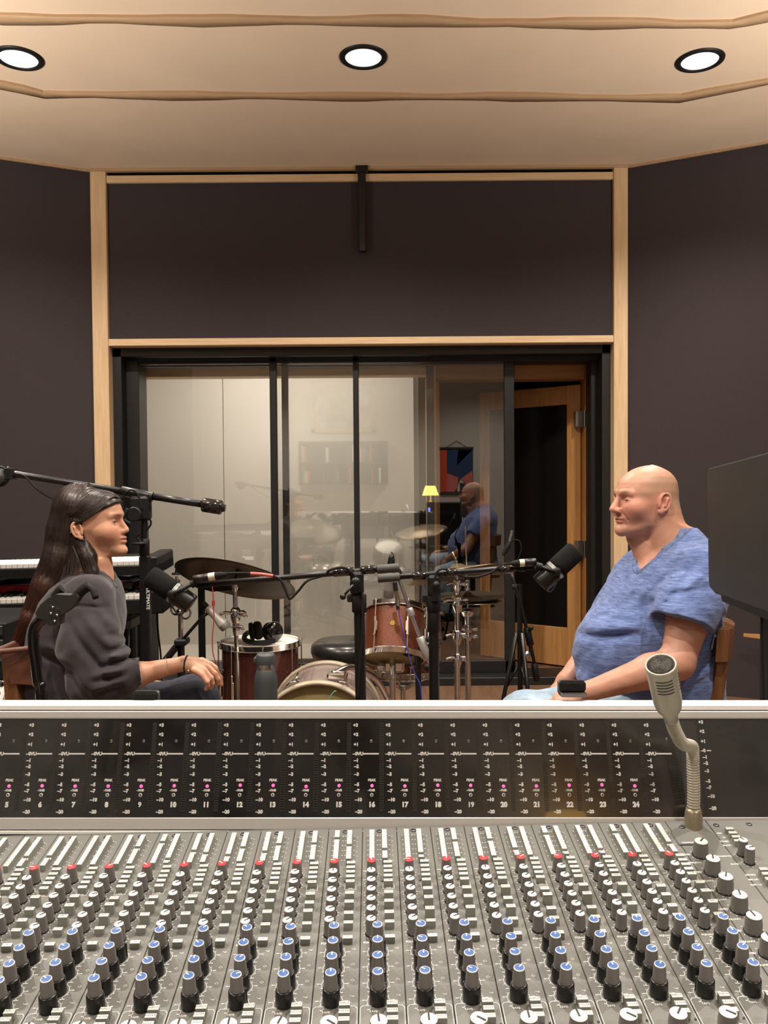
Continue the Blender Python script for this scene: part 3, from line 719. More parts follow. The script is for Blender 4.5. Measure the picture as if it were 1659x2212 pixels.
def mdrum(name, c, ax, r, L, m, label, cat='drum', lugs=8, hoopm=None, topm=None, botm=None, legs=False, hoop_w=.020, rods=True, loc=None, ph=.2):
    """c = centre of the top (batter) head; ax = unit vector pointing out of the top head"""
    ax = Vector(ax).normalized(); c = Vector(c); x, y, z = frame(ax); hm = hoopm or M_chrome
    root = empty(name, loc if loc is not None else c - ax * L, label, cat)
    MB().lathe([(r * .965, 0), (r * .965, -L)], c, ax, 56).build('shell', m, root)
    MB().lathe([(0, .001), (r * .97, .0), (r * .985, -.006)], c, ax, 56).build('top_head', topm or M_head, root)
    MB().lathe([(r * .985, -L + .006), (r * .97, -L), (0, -L - .001)], c, ax, 56).build('bottom_head', botm or M_head, root)
    for nm, s in (('top_hoop', 0), ('bottom_hoop', 1)):
        o = c - ax * (L * s); sg = 1 if s == 0 else -1
        MB().lathe([(r * .99, sg * .010), (r * 1.02, sg * .010), (r * 1.02, -sg * (hoop_w - .010)), (r * 1.045, -sg * (hoop_w - .010)), (r * 1.045, -sg * (hoop_w - .006)), (r * .985, -sg * (hoop_w - .006)), (r * .99, sg * .010)], o, ax, 56).build(nm, hm, root)
    for k in range(lugs):
        a = 2 * PI * k / lugs + ph; e = x * math.cos(a) + y * math.sin(a); t = z.cross(e)
        b = MB()
        if rods:
            b.cyl(c + e * (r * 1.05) + ax * .004, c + e * (r * 1.05) - ax * (L * .30), .0028, n=8); b.cyl(c + e * (r * 1.05) - ax * L - ax * .004, c + e * (r * 1.05) - ax * (L * .70), .0028, n=8)
            b.cyl(c + e * (r * 1.05) + ax * .004, c + e * (r * 1.05) + ax * .011, .005, n=8); b.cyl(c + e * (r * 1.05) - ax * (L + .004), c + e * (r * 1.05) - ax * (L + .011), .005, n=8)
        b.T = fmat(t, ax, e, c - ax * L * .5 + e * (r * .965)) if False else Matrix((t, ax, e)).transposed().to_4x4(); b.T.translation = c - ax * (L * .5) + e * (r * .965)
        b.box((-.009, -L * .12, 0), (.009, L * .12, .016), .005); b.box((-.006, -L * .2, .006), (.006, L * .2, .018), .004)
        b.build('lug', M_chrome, root)
    return root, c, x, y, z
YT = 3.6
ct = pix(562, 1387, YT)
ft, c, x, y, z = mdrum('floor_tom', ct, (0, 0, 1), .170, .37, M_dspark, 'burgundy floor tom with a white head, headphones lying on it', loc=(ct.x, ct.y, 0))
for k in range(3):
    a = 2 * PI * k / 3 + 1.0; e = Vector((math.cos(a), math.sin(a), 0)); b = MB(); p = ct + e * .19; b.tube([(p.x, p.y, ct.z - .12), (p.x, p.y, .12), (p.x + e.x * .02, p.y + e.y * .02, .0)], .006, 8, smooth=3)
    b.cyl((p.x + e.x * .02, p.y + e.y * .02, 0), (p.x + e.x * .02, p.y + e.y * .02, .03), .012); b.build('leg', M_chrome, ft)
# rack tom tilting away
axr = Vector((.05, .44, .90)).normalized(); cr_ = pix(853, 1318, 3.52)
rt_, c, x, y, z = mdrum('rack_tom', cr_, axr, .128, .205, M_spark, 'small sparkling copper rack tom tilted away above the bass drum', lugs=6, botm=M_gold_head, ph=.0)
e = (Vector((0, -1, 0)) - axr * axr.dot(Vector((0, -1, 0)))).normalized(); t = axr.cross(e); e2 = (e * math.cos(-.08) + t * math.sin(-.08)).normalized(); bp = cr_ - axr * .095 + e2 * (.128 * .968)
b = MB(); b.lathe([(.011, 0), (.011, .0015), (.007, .002), (.007, .001), (.003, .001), (.003, .003), (0, .003)], bp, e2, 6); b.build('maker_badge', mat('badge_gold', (.55, .38, .08), .3, .7), rt_)
b = MB(); cb = cr_ - axr * .235
b.tube([cb + Vector((.0, .03, 0)), cb + Vector((0, .02, -.06)), (cb.x + .0, 3.5, .62)], .013, 12, smooth=4); b.box((cb.x - .04, 3.47, cb.z - .05), (cb.x + .05, 3.54, cb.z + .005), .012)
b.ball((cb.x - .05, 3.47, cb.z - .02), .022); b.build('mount_bracket', M_chrome, rt_)
# tom post standing on a floor base so the tom does not hover
b = MB(); b.cyl((cb.x, 3.5, 0.02), (cb.x, 3.5, .63), .014); b.lathe([(.026, 0), (.026, .05), (.016, .06)], (cb.x, 3.5, .56), (0, 0, 1), 20)
for k in range(3):
    a = 2 * PI * k / 3 + .4; b.tube([(cb.x, 3.5, .34), (cb.x + .2 * math.cos(a), 3.5 + .2 * math.sin(a), .02)], .008, 8); b.ball((cb.x + .2 * math.cos(a), 3.5 + .2 * math.sin(a), .012), .012)
b.build('stand_post', M_chrome, rt_)
# bass drum
bc = Vector((pix(687, 1500, 3.05).x, 3.05, .318)); bax = Vector((-.02, -1, .0)).normalized()
bd = empty('bass_drum', (bc.x, 3.2, 0), 'mauve pearl bass drum with a gold-brown front head and a wooden hoop', 'drum')
BR, BL = .234, .36
MB().lathe([(BR * .955, 0), (BR * .955, -BL)], bc, bax, 72).build('shell', M_pearl, bd)
MB().lathe([(0, .002), (BR * .95, 0)], bc, bax, 72).build('front_head', M_gold_head, bd)
MB().lathe([(BR * .95, -BL), (0, -BL - .002)], bc, bax, 72).build('rear_head', M_head, bd)
for s in (0, -BL): MB().lathe([(BR * .955, s - .018), (BR, s - .018), (BR, s + .02), (BR * .95, s + .02), (BR * .95, s + .0)], bc, bax, 72).build('hoop', M_hoopw, bd)
x, y, z = frame(bax)
for k in range(8):
    a = 2 * PI * k / 8 + PI / 8; e = x * math.cos(a) + y * math.sin(a); t = z.cross(e); b = MB()
    b.tube([bc + e * (BR + .012) + bax * .022, bc + e * (BR + .012) - bax * .10], .003, 6, smooth=1); b.tube([bc + e * (BR + .012) + bax * .022 - t * .02, bc + e * (BR + .02) + bax * .026, bc + e * (BR + .012) + bax * .022 + t * .02], .004, 6, smooth=3)
    b.T = Matrix((t, bax, e)).transposed().to_4x4(); b.T.translation = bc - bax * .15 + e * (BR * .955); b.box((-.009, -.035, 0), (.009, .045, .022), .006); b.build('tension_claw', M_chrome, bd)
for s in (-1, 1):
    b = MB(); b.tube([bc + Vector((s * .16, .04, -.14)), bc + Vector((s * .30, -.06, -.30))], .008, 8); p = bc + Vector((s * .30, -.06, -.305)); b.ball((p.x, p.y, .013), .013); b.build('spur', M_chrome, bd)
b = MB(); b.tube([(bc.x + .05, 3.12, .56), (bc.x + .12, 3.2, .57), (bc.x + .21, 3.30, .50), (bc.x + .26, 3.36, .40)], .013, 10); b.box((bc.x + .03, 3.09, .545), (bc.x + .10, 3.16, .57), .006); b.build('mount_arm', M_chrome, bd)
tag(MB().tube(pts(3.0, (708, 1530), (712, 1508), (722, 1494), (726, 1494)), .0025, 6).build('green_cable', mat('green_rubber', (.10, .32, .22), .5)), 'thin green cable end curling up in front of the gold bass drum head', 'cable')

def cymbal(b, c, nrm, r, m=0, bell=.16, up=True, n=64):
    h = r * .13
    b.lathe([(0, h + .016), (r * .08, h + .0145), (r * bell, h + .002), (r * .4, h * .72), (r * .75, h * .30), (r, 0), (r * .995, -.0012), (r * .75, h * .30 - .0012), (r * .4, h * .72 - .0012), (r * bell, h + .0008), (r * .08, h + .013), (0, h + .0145)], c - Vector(nrm).normalized() * h, nrm, n, m)
def wing(b, p, s=1.0, m=0):
    p = Vector(p); b.cyl(p - Vector((0, 0, .012 * s)), p + Vector((0, 0, .012 * s)), .008 * s, n=12, m=m)
    b.ball(p + Vector((-.018 * s, 0, .004)), .009 * s, m, 10, (1.1, .5, 1.2)); b.ball(p + Vector((.018 * s, 0, .004)), .009 * s, m, 10, (1.1, .5, 1.2))
def tripod(root, x, y, zhub, m, R=.28, rr=.007, ph=.3, name='leg'):
    for k in range(3):
        a = 2 * PI * k / 3 + ph; e = Vector((math.cos(a), math.sin(a), 0)); b = MB()
        b.tube([(x + e.x * .015, y + e.y * .015, zhub), (x + e.x * R, y + e.y * R, .014)], rr, 8, smooth=1); b.tube([(x + e.x * .012, y + e.y * .012, zhub - .16), (x + e.x * R * .45, y + e.y * R * .45, zhub - (zhub - .014) * .45)], rr * .6, 6, smooth=1)
        b.lathe([(0, 0), (.013, .0), (.013, .02), (.008, .03)], (x + e.x * R, y + e.y * R, 0), (0, 0, 1), 10, m=1); b.build(name, [m, M_rubber], root)
def cym_stand(name, px, Y, ztop, label, joints, thick=.012, lean=0.0, extra=None):
    p = pix(px[1], 1500, Y); q = pix(px[0], 1260, Y)
    dx = (q.x - p.x) / (q.z - p.z)
    X = lambda z: p.x + dx * (z - p.z)
    root = empty(name, (X(0), Y, 0), label, 'cymbal stand')
    b = MB(); b.cyl((X(.0) , Y, .06), (X(.55), Y, .55), thick, n=14); b.build('lower_tube', M_chrome, root)
    b = MB(); b.cyl((X(.55), Y, .55), (X(.85), Y, .85), thick * .8, n=14); b.build('middle_tube', M_chrome, root)
    b = MB(); b.cyl((X(.85), Y, .85), (X(ztop), Y, ztop), thick * .52, n=12); b.build('upper_tube', M_chrome, root)
    for (py, s) in joints:
        z = pix(800, py, Y).z; b = MB(); b.lathe([(thick * .9, -.045 * s), (thick * 1.45 * s, -.02 * s), (thick * 1.5 * s, .012 * s), (thick * 1.1, .02 * s)], (X(z), Y, z), (0, 0, 1), 18)
        b.tube([(X(z) - .012, Y - .01, z), (X(z) - .035 * s, Y - .02, z + .004), (X(z) - .052 * s, Y - .02, z - .004)], .006 * s, 8, smooth=3); b.ball((X(z) + .026 * s, Y - .012, z), .012 * s, sc=(1.3, .7, 1)); b.tube([(X(z) + .02 * s, Y - .012, z), (X(z) + .043 * s, Y - .012, z - .014 * s)], .006 * s, 8, smooth=1)
        b.build('wing_clamp', M_chrome, root)
    tripod(root, X(.3), Y, .28, M_chrome, .3, ph=.5)
    return root, X
# left (dark) cymbal
cL = pix(512, 1236, 3.45); nL = Vector((.17, .40, .90)).normalized(); zt = cL.z
sL, X = cym_stand('cymbal_stand', (507, 514), 3.45, cL.z - .045, 'chrome cymbal stand with wing clamps in front of the floor tom', [(1322, 1.15), (1352, .8)])
b = MB(); b.lathe([(.008, -.03), (.014, -.01), (.017, .012), (.012, .022), (0, .024)], (X(cL.z - .06), 3.45, pix(500, 1265, 3.45).z), (0, 0, 1), 16); b.build('tilter', M_chrome, sL)
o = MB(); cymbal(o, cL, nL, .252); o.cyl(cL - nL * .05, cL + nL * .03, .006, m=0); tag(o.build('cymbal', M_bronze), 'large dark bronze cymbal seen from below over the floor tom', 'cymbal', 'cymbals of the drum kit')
# right crash
cR = pix(988, 1226, 3.62); nR = Vector((-.165, .20, .95)).normalized()
sR, X = cym_stand('cymbal_stand', (988, 988), 3.62, cR.z - .02, 'chrome cymbal stand holding the bronze crash cymbal, right of the drum kit', [(1262, .9), (1298, 1.2), (1372, 1.0), (1422, 1.0)], .0135)
o = MB(); cymbal(o, cR, nR, .236); o.cyl(cR - nR * .04, cR + nR * .03, .006); o.tube([cR + nR * .045, cR + nR * .03, cR + nR * .07 + Vector((-.008, 0, 0))], .004, 6, smooth=2); tag(o.build('cymbal', M_bronze2), 'bronze crash cymbal tilted left, highest on the right side of the drum kit', 'cymbal', 'cymbals of the drum kit')
# hi-hat
Yh = 3.75; cH = pix(1010, 1293, Yh); hx_ = cH.x
hh = empty('hi_hat_stand', (hx_, Yh, 0), 'chrome hi-hat stand with a long thin rod rising through the cymbals', 'hi-hat stand')
b = MB(); b.cyl((hx_, Yh, .05), (hx_, Yh, cH.z - .07), .0135, n=14); b.build('stand_tube', M_chrome, hh)
b = MB(); b.cyl((hx_ + .002, Yh, cH.z - .1), (hx_ - .008, Yh, pix(1000, 1136, Yh).z), .0032, n=8); b.build('pull_rod', M_chrome, hh)
b = MB(); b.lathe([(.022, -.02), (.03, 0), (.03, .012), (.012, .016)], (hx_, Yh, cH.z - .06), (0, 0, 1), 20); b.build('seat_cup', M_chrome, hh)
b = MB(); zc = pix(1007, 1262, Yh).z; b.lathe([(.010, -.035), (.014, -.02), (.009, -.01), (.012, .0), (.009, .015)], (hx_, Yh, zc), (0, 0, 1), 14); b.ball((hx_ - .016, Yh, zc + .01), .010); b.ball((hx_, Yh, zc + .016), .012); b.build('clutch', M_chrome, hh)
for py in (1358, 1374):
    z_ = pix(1000, py, Yh).z; b = MB(); b.lathe([(.016, -.02), (.021, 0), (.016, .02)], (hx_, Yh, z_), (0, 0, 1), 16); b.ball((hx_ + .03, Yh - .01, z_), .011, sc=(1.6, .7, .9)); b.ball((hx_ - .02, Yh - .02, z_), .009); b.build('collar', M_chrome, hh)
b = MB(); b.box((hx_ - .05, Yh - .32, .0), (hx_ + .05, Yh - .02, .02), .006); b.build('foot_pedal', M_chrome, hh)
tripod(hh, hx_, Yh, .28, M_chrome, .27, ph=1.1)
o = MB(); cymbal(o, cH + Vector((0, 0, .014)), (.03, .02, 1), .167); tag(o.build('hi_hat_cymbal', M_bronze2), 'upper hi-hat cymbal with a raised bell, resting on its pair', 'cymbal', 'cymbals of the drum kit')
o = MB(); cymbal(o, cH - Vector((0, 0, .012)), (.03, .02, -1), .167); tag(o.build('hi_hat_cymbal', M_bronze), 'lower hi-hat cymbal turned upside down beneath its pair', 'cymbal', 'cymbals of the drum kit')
# throne
tx = pix(748, 1400, 4.0); th = empty('drum_throne', (tx.x, 4.0, 0), 'round black drum stool behind the bass drum', 'stool')
zt_ = pix(748, 1383, 4.0).z
MB().lathe([(0, 0), (.14, .0), (.168, -.022), (.172, -.05), (.16, -.085), (.0, -.09)], (tx.x, 4.0, zt_), (0, 0, 1), 40).build('seat', mat('black_vinyl', (.014, .014, .014), .28, coat=.3), th)
MB().cyl((tx.x, 4.0, .1), (tx.x, 4.0, zt_ - .08), .017).build('post', M_chrome, th); tripod(th, tx.x, 4.0, .3, M_chrome, .26)
# hooped dark drum (snare) behind the tom
sp = pix(885, 1430, 3.75)
mdrum('snare_drum', Vector((sp.x - .03, 3.78, .575)), (.05, -.05, 1), .168, .13, M_spark, 'burgundy snare drum partly hidden behind the rack tom', lugs=8, loc=(sp.x - .03, 3.78, .445))
b = MB(); b.cyl((sp.x - .03, 3.78, 0.05), (sp.x - .03, 3.78, .36), .013); b.torus((sp.x - .03, 3.78, .415), (0, 0, 1), .14, .008, n=24)
for k in range(3): a = 2 * PI * k / 3; b.tube([(sp.x - .03, 3.78, .34), (sp.x - .03 + .14 * math.cos(a), 3.78 + .14 * math.sin(a), .415)], .008, 6, smooth=1)
ss = b.build('snare_stand', M_chrome); tag(ss, 'chrome basket stand under the burgundy snare drum', 'drum stand'); tripod(ss, sp.x - .03, 3.78, .24, M_chrome, .24)

# headphones on the floor tom
hp = empty('headphones', pix(572, 1388, 3.58), 'black over-ear headphones lying on the white floor tom head', 'headphones')
M_gloss = mat('gloss_black', (.008, .008, .008), .12, coat=.6)
zf = ct.z + .004
for (px, py, sc_, m_, nm, tl) in ((556, 1362, .040, M_rubber, 'ear_pad', .3), (592, 1364, .043, M_gloss, 'ear_cup', -.35)):
    p = pix(px, py, 3.60); d = Vector((.75, -.6, .15)) if tl < 0 else Vector((.9, .3, .1))
    b = MB(); b.lathe([(0, -.018), (sc_ * .8, -.017), (sc_, -.006), (sc_, .008), (sc_ * .85, .018), (0, .022)], p, d, 28); b.build(nm, m_, hp)
    b = MB(); b.lathe([(sc_ * .5, -.03), (sc_ * .95, -.032), (sc_ * .98, -.02), (sc_ * .7, -.016)], p, d, 28); b.build('ear_pad', M_rubber, hp)
b = MB(); P = pts(3.58, (592, 1385, 3.54), (570, 1393, 3.50), (545, 1391, 3.50), (529, 1381, 3.56), (531, 1370, 3.64), (548, 1362, 3.68)); P = [Vector((p.x, p.y, max(p.z, zf + .012))) for p in P]
b.tube(P, .011, 10); b.build('headband', M_rubber, hp)

# ================================================================ MICROPHONE STANDS
def grip(b, a, c, r, m=0): b.cyl(a, c, r, n=16, m=m, bev=.002)
def round_base(root, x, y, r=.13, m=M_blkm): MB().lathe([(0, .0), (r, .0), (r, .012), (r * .9, .02), (.03, .03), (.016, .05)], (x, y, 0), (0, 0, 1), 40).build('round_base', m, root)
def broadcast_mic(root_label, A, B, yk, Y):
    """A = foam end centre, B = rear end centre"""
    d = (B - A); L = d.length; r = .0315
    root = empty('broadcast_microphone', A, root_label, 'microphone', 'black broadcast microphones')
    MB().lathe([(0, 0), (r * .85, .001), (r, .008), (r * 1.01, L * .45), (r * .99, L * .55), (r * .9, L * .56)], A, d, 32).build('foam_windscreen', M_foam, root)
    MB().lathe([(r * .90, L * .55), (r * .94, L * .6), (r * .93, L - .004), (r * .88, L), (0, L - .001)], A, d, 32).build('microphone_body', M_blkm, root)
    x, y, z = frame(d, (0, 1, 0)); c = A + d * .6
    b = MB(); b.tube([c - y * 0 + x * 0 + Vector((0, -r * 1.12, 0)), c + (yk - c) * .45 + Vector((0, -r * 1.1, 0)), yk, c + (yk - c) * .45 + Vector((0, r * 1.1, 0)), c + Vector((0, r * 1.12, 0))], .0055, 8, smooth=5)
    b.ball(c + Vector((0, -r * 1.15, 0)), .012, sc=(1, .6, 1)); b.ball(c + Vector((0, r * 1.15, 0)), .012, sc=(1, .6, 1)); b.cyl(yk, yk + (yk - c).normalized() * .018, .011, n=12); b.build('yoke', M_blk, root)
    b = MB()
    for i in range(3): b.torus(A + d * (.565 + .025 * i), d, r * .95, .0018, n=32, k=6)
    b.build('metal_ring', M_steel, root)
    b = MB(); b.tube([B - d * .12 + Vector((0, -r * .6, -r * .8)), B - d * .25 + Vector((0, -r, -r * 1.4)), B - d * .42 + Vector((0, -r, -r * .9)), B - d * .5 + Vector((0, -r * .8, -r * .3))], .0028, 6); b.build('loop_cable', M_rubber, root)
    return root
def boomstand(name, label, Y, boom, post, post_w, pivot, gripseg, base_r=.13, collars=(), reach=None):
    pv = pix(*pivot, Y); root = empty(name, (pix(post[-1][0], post[-1][1], Y).x, Y, 0), label, 'microphone stand')
    P = pts(Y, *boom); b = MB(); b.tube(P, .0085, 12, smooth=1); b.build('boom_arm', M_blkm, root)
    G = pts(Y, *gripseg); b = MB(); grip(b, G[0], G[1], .0125); b.build('boom_grip', mat('grey_grip', (.055, .055, .05), .6), root)
    for cpx in collars:
        c0 = pix(*cpx, Y); d = (P[-1] - P[0]).normalized(); b = MB(); b.cyl(c0 - d * .02, c0 + d * .02, .0125, n=14, bev=.002); b.build('boom_collar', M_gloss, root)
    Q = pts(Y, *post); top, mid, bot = Q[0], Q[1], Vector((Q[2].x, Y, .03))
    b = MB(); b.cyl(mid, top, post_w * .72, n=16); b.build('upper_post', M_blkm, root)
    b = MB(); b.cyl(bot, mid, post_w, n=18); b.build('lower_post', M_blkm, root)
    b = MB(); b.cyl(mid - Vector((0, 0, .03)), mid + Vector((0, 0, .022)), post_w * 1.35, n=18, bev=.003); b.box((mid.x - post_w * 2.2, Y - .01, mid.z + .0), (mid.x - post_w, Y + .01, mid.z + .022), .003); b.build('height_clutch', M_rubber, root)
    b = MB(); b.box((pv.x - .019, Y - .02, pv.z - .055), (pv.x + .019, Y + .02, pv.z + .012), .008); b.cyl((pv.x, Y - .028, pv.z - .03), (pv.x, Y + .028, pv.z - .03), .016, n=16); b.build('swivel_block', M_blk, root)
    round_base(root, bot.x, Y, base_r)
    return root
# left pair
Y1 = 2.35
s1 = boomstand('microphone_stand', 'black boom stand left of centre, its arm reaching left to the microphone before the woman', Y1, [(424, 1264), (862, 1226)], [(773, 1262), (776, 1300), (783, 1510)], .0155, (771, 1243), [(814, 1230), (863, 1226)], collars=((795, 1231), (750, 1235), (735, 1236)))
b = MB(); p = pix(768, 1258, Y1 - .04); q = pix(741, 1289, Y1 - .06); b.tube([p + Vector((0, .03, 0)), p, q], .004, 6, smooth=1); b.ball(q, .009); b.ball(p, .014, sc=(1, .6, 1)); b.build('clamp_lever', M_blkm, s1)
broadcast_mic('black foam-covered broadcast microphone on the left, pointing up at the woman', pix(321, 1242, Y1), pix(414, 1306, Y1), pix(413, 1263, Y1), Y1)
def preamp(label, a, b_, Y, dirn=1):
    A = pix(*a, Y - .02); B = pix(*b_, Y - .02); d = B - A; L = d.length; root = empty('inline_preamp', A, label, 'preamp', 'inline microphone preamps')
    MB().cyl(A, A + d * .55, .0115, n=18, bev=.001).build('barrel', M_blkm, root); MB().cyl(A + d * .55, A + d * .78, .0112, n=18).build('pale_band', mat('pale_band', (.66, .63, .48), .4, .3), root)
    MB().lathe([(.010, 0), (.0095, L * .2), (.005, L * .42), (.003, L * .46)], A + d * .78, d, 16).build('cable_plug', M_rubber, root); return A + d * 1.2
preamp('black and cream inline preamp under the boom beside the left broadcast microphone', (418, 1252), (478, 1242), Y1)
tag(MB().tube(pts(Y1 - .02, (485, 1239), (515, 1238), (543, 1239)), .0035, 8).tube(pts(Y1 - .02, (588, 1244), (604, 1251), (614, 1268), (622, 1288), (628, 1293), (645, 1276), (665, 1254), (700, 1243, Y1 + .01), (712, 1232), (735, 1226), (752, 1230), (766, 1244), (776, 1262), (783, 1300), (782, 1370), (777, 1440), (773, 1510)), .0035, 8)
    .tube(pts(Y1 - .02, (541, 1239), (565, 1240.5), (590, 1244)), .0048, 8, m=1).build('microphone_cable', [M_rubber, mat('red_sleeve', (.55, .12, .10), .5)]), 'black cable with a red sleeve running along the left boom and down its stand', 'cable')
# right pair
Y2 = 2.45
s2 = boomstand('microphone_stand', 'black boom stand right of centre, its arm reaching right to the microphone before the man', Y2, [(1150, 1225), (990, 1235), (817, 1250)], [(937, 1262), (937, 1300), (938, 1505)], .0155, (937, 1250), [(864, 1246), (816, 1250)], collars=((905, 1244), (973, 1237), (1094, 1230)))
b = MB(); b.cyl(pix(937, 1300, Y2), pix(937, 1365, Y2), .0185, n=18, bev=.002); b.build('sleeve', M_blk, s2)
b = MB(); b.ball(pix(943, 1264, Y2 - .04), .012); b.build('joint_knob', M_blk, s2); b = MB(); b.tube([pix(1120, 1228, Y2), pix(1136, 1227, Y2)], .011, 10, smooth=1); b.build('arm_sleeve', M_blk, s2)
broadcast_mic('black foam-covered broadcast microphone on the right, pointing up at the man', pix(1246, 1187, Y2), pix(1166, 1262, Y2), pix(1170, 1225, Y2), Y2)
preamp('black and cream inline preamp above the boom beside the right broadcast microphone', (1158, 1214), (1112, 1217), Y2)
tag(MB().tube(pts(Y2 - .02, (1098, 1217), (1082, 1222), (1065, 1234), (1050, 1241), (1030, 1246), (1005, 1246), (990, 1242, Y2 + .02), (968, 1238), (966, 1230), (950, 1231), (942, 1240), (938, 1262), (936, 1284)), .0033, 8).cyl(pix(940, 1282, Y2 - .02), pix(940, 1298, Y2 - .02), .011).build('microphone_cable', [M_rubber]), 'black cable curling along the right boom into the top of its stand', 'cable')

# tall studio boom stand on the left
Y3 = 3.0
s3 = empty('studio_boom_stand', (pix(316, 1500, Y3).x, Y3, 0), 'tall black studio boom stand behind the woman with a heavy cylindrical counterweight', 'microphone stand')
MB().tube(pts(Y3, (-30, 1013), (0, 1019), (300, 1067)), .0125, 12, smooth=1).build('boom_arm', M_blkm, s3)
b = MB(); b.cyl(pix(262, 1060, Y3), pix(330, 1074, Y3), .0185, n=18, bev=.002); b.build('boom_sleeve', M_blkm, s3)
MB().tube(pts(Y3, (325, 1072), (442, 1090)), .0125, 12, smooth=1).build('rear_boom_arm', M_blkm, s3)
b = MB(); a_ = pix(437, 1090, Y3); c_ = pix(480, 1097, Y3); b.cyl(a_, c_, .026, n=28, bev=.004); b.cyl(c_, c_ + (c_ - a_).normalized() * .012, .016, .012, n=20); b.build('counterweight', M_gloss, s3)
b = MB(); p = pix(303, 1098, Y3); b.box((p.x - .036, Y3 - .03, p.z - .045), (p.x + .036, Y3 + .03, p.z + .045), .010); b.cyl((p.x - .01, Y3 - .05, p.z - .02), (p.x - .01, Y3 + .05, p.z - .02), .026, n=20, bev=.003); b.tube([(p.x - .03, Y3 - .045, p.z), (p.x - .045, Y3 - .05, p.z - .035), (p.x - .02, Y3 - .05, p.z - .055)], .008, 8); b.build('swivel_head', M_blk, s3)
b = MB(); b.cyl(pix(311, 1165, Y3), pix(312, 1115, Y3), .011, n=14); b.build('inner_post', M_blkm, s3)
b = MB(); b.cyl(pix(312, 1202, Y3), pix(312, 1164, Y3), .018, n=18, bev=.003); b.lathe([(0, 0), (.026, .002), (.028, .008), (0, .012)], pix(306, 1176, Y3) + Vector((0, -.03, 0)), (0, 0, 1), 20); b.tube([pix(306, 1174, Y3 - .03), pix(296, 1160, Y3 - .03), pix(302, 1152, Y3 - .03)], .004, 6); b.build('post_collar', M_blk, s3)
q = pix(313, 1200, Y3); b = MB(); b.box((q.x - .018, Y3 - .018, .05), (q.x + .018, Y3 + .018, q.z), .005); b.build('outer_post', M_blkm, s3)
b = MB(); tp = pix(322, 1292, Y3); add_text(b, 'ULTIMATE', .017, Vector((tp.x + .001, Y3 - .0187, tp.z)), 0, 0, 0, .0002, 'CENTER', ax=(0, 0, -1), ay=(1, 0, 0)); b.build('post_lettering', M_print, s3)
for k in range(3):
    a = 2 * PI * k / 3 + .5; b = MB(); b.tube([(q.x, Y3, .10), (q.x + .45 * math.cos(a), Y3 + .45 * math.sin(a), .03)], .014, 10, smooth=1); b.ball((q.x + .45 * math.cos(a), Y3 + .45 * math.sin(a), .026), .026); b.build('leg', M_blkm, s3)
tag(MB().tube(pts(Y3 - .03, (38, 1024), (55, 1030), (75, 1052), (100, 1070), (135, 1084), (200, 1096, Y3 + .12), (255, 1085, Y3 + .08), (272, 1066), (283, 1058), (296, 1066), (304, 1085), (307, 1100), (318, 1094, Y3), (325, 1092, Y3), (323, 1106, Y3), (316, 1112, Y3), (325, 1124, Y3), (325, 1134, Y3), (317, 1145, Y3)), .0036, 8).build('microphone_cable', M_rubber), 'grey-black cable hanging from the tall studio boom behind the woman', 'cable')
bm = empty('ball_microphone', pix(3, 1029, Y3 - .02), 'round black microphone on the far end of the tall boom at the left edge', 'microphone')
b = MB(); b.ball(pix(-4, 1030, Y3 - .02), .030, n=24); b.build('capsule_ball', mat('mic_grey_ball', (.07, .075, .07), .35, .3), bm)
b = MB(); p = pix(24, 1024, Y3); b.box((p.x - .014, Y3 - .03, p.z - .021), (p.x + .014, Y3 + .02, p.z + .021), .003); b.torus(pix(-2, 1029, Y3 - .02), (0, 1, 0), .034, .005, n=28); b.ball(pix(33, 1021, Y3 - .03), .004, m=1); b.ball(pix(17, 1010, Y3 - .03), .004, m=1); b.build('swivel_mount', [M_blk, M_steel], bm)

# floor tom microphone on its boom
Y4 = 3.3
MWG = mat('pale_grey_mic', (.42, .39, .35), .4, .15, noise=.03)
m4 = empty('condenser_microphone', pix(465, 1330, Y4), 'pale grey condenser microphone aimed down at the floor tom, black plug at its upper end', 'microphone')
a_ = pix(447, 1312, Y4); c_ = pix(490, 1357, Y4); d = c_ - a_; L = d.length
MB().lathe([(.012, 0), (.015, .006), (.0155, L * .5), (.022, L * .72), (.023, L * .8)], a_, d, 26).build('microphone_body', MWG, m4)
MB().lathe([(.0225, L * .8), (.0225, L * .97), (.017, L), (0, L)], a_, d, 26).build('grille_head', mat('mic_mesh_grey', (.30, .28, .25), .5, .4, noise=.3, nscale=600), m4)
MB().cyl(pix(438, 1303, Y4), a_, .0125, n=16).build('cable_plug', M_rubber, m4)
st = empty('microphone_stand', (pix(391, 1500, Y4 + .1).x, Y4 + .1, 0), 'low black boom stand left of the floor tom holding the pale grey microphone', 'microphone stand')
MB().tube(pts(Y4, (452, 1322), (437, 1333, Y4), (358, 1424, Y4)), .0065, 8, smooth=1).build('boom_arm', M_blkm, st)
b = MB(); b.cyl(pix(380, 1398, Y4), pix(350, 1436, Y4), .014, n=14); b.build('counterweight', M_blk, st)
b = MB(); p = pix(394, 1385, Y4 + .02); b.box((p.x - .025, Y4 - .02, p.z - .013), (p.x + .025, Y4 + .05, p.z + .013), .006); b.ball(pix(457, 1324, Y4), .014); b.build('boom_clamp', M_blk, st)
p = pix(391, 1500, Y4 + .03); b = MB(); b.cyl((p.x, Y4 + .03, .03), pix(391, 1385, Y4 + .03), .014, n=14); b.build('post', M_blkm, st); round_base(st, p.x, Y4 + .03, .12)
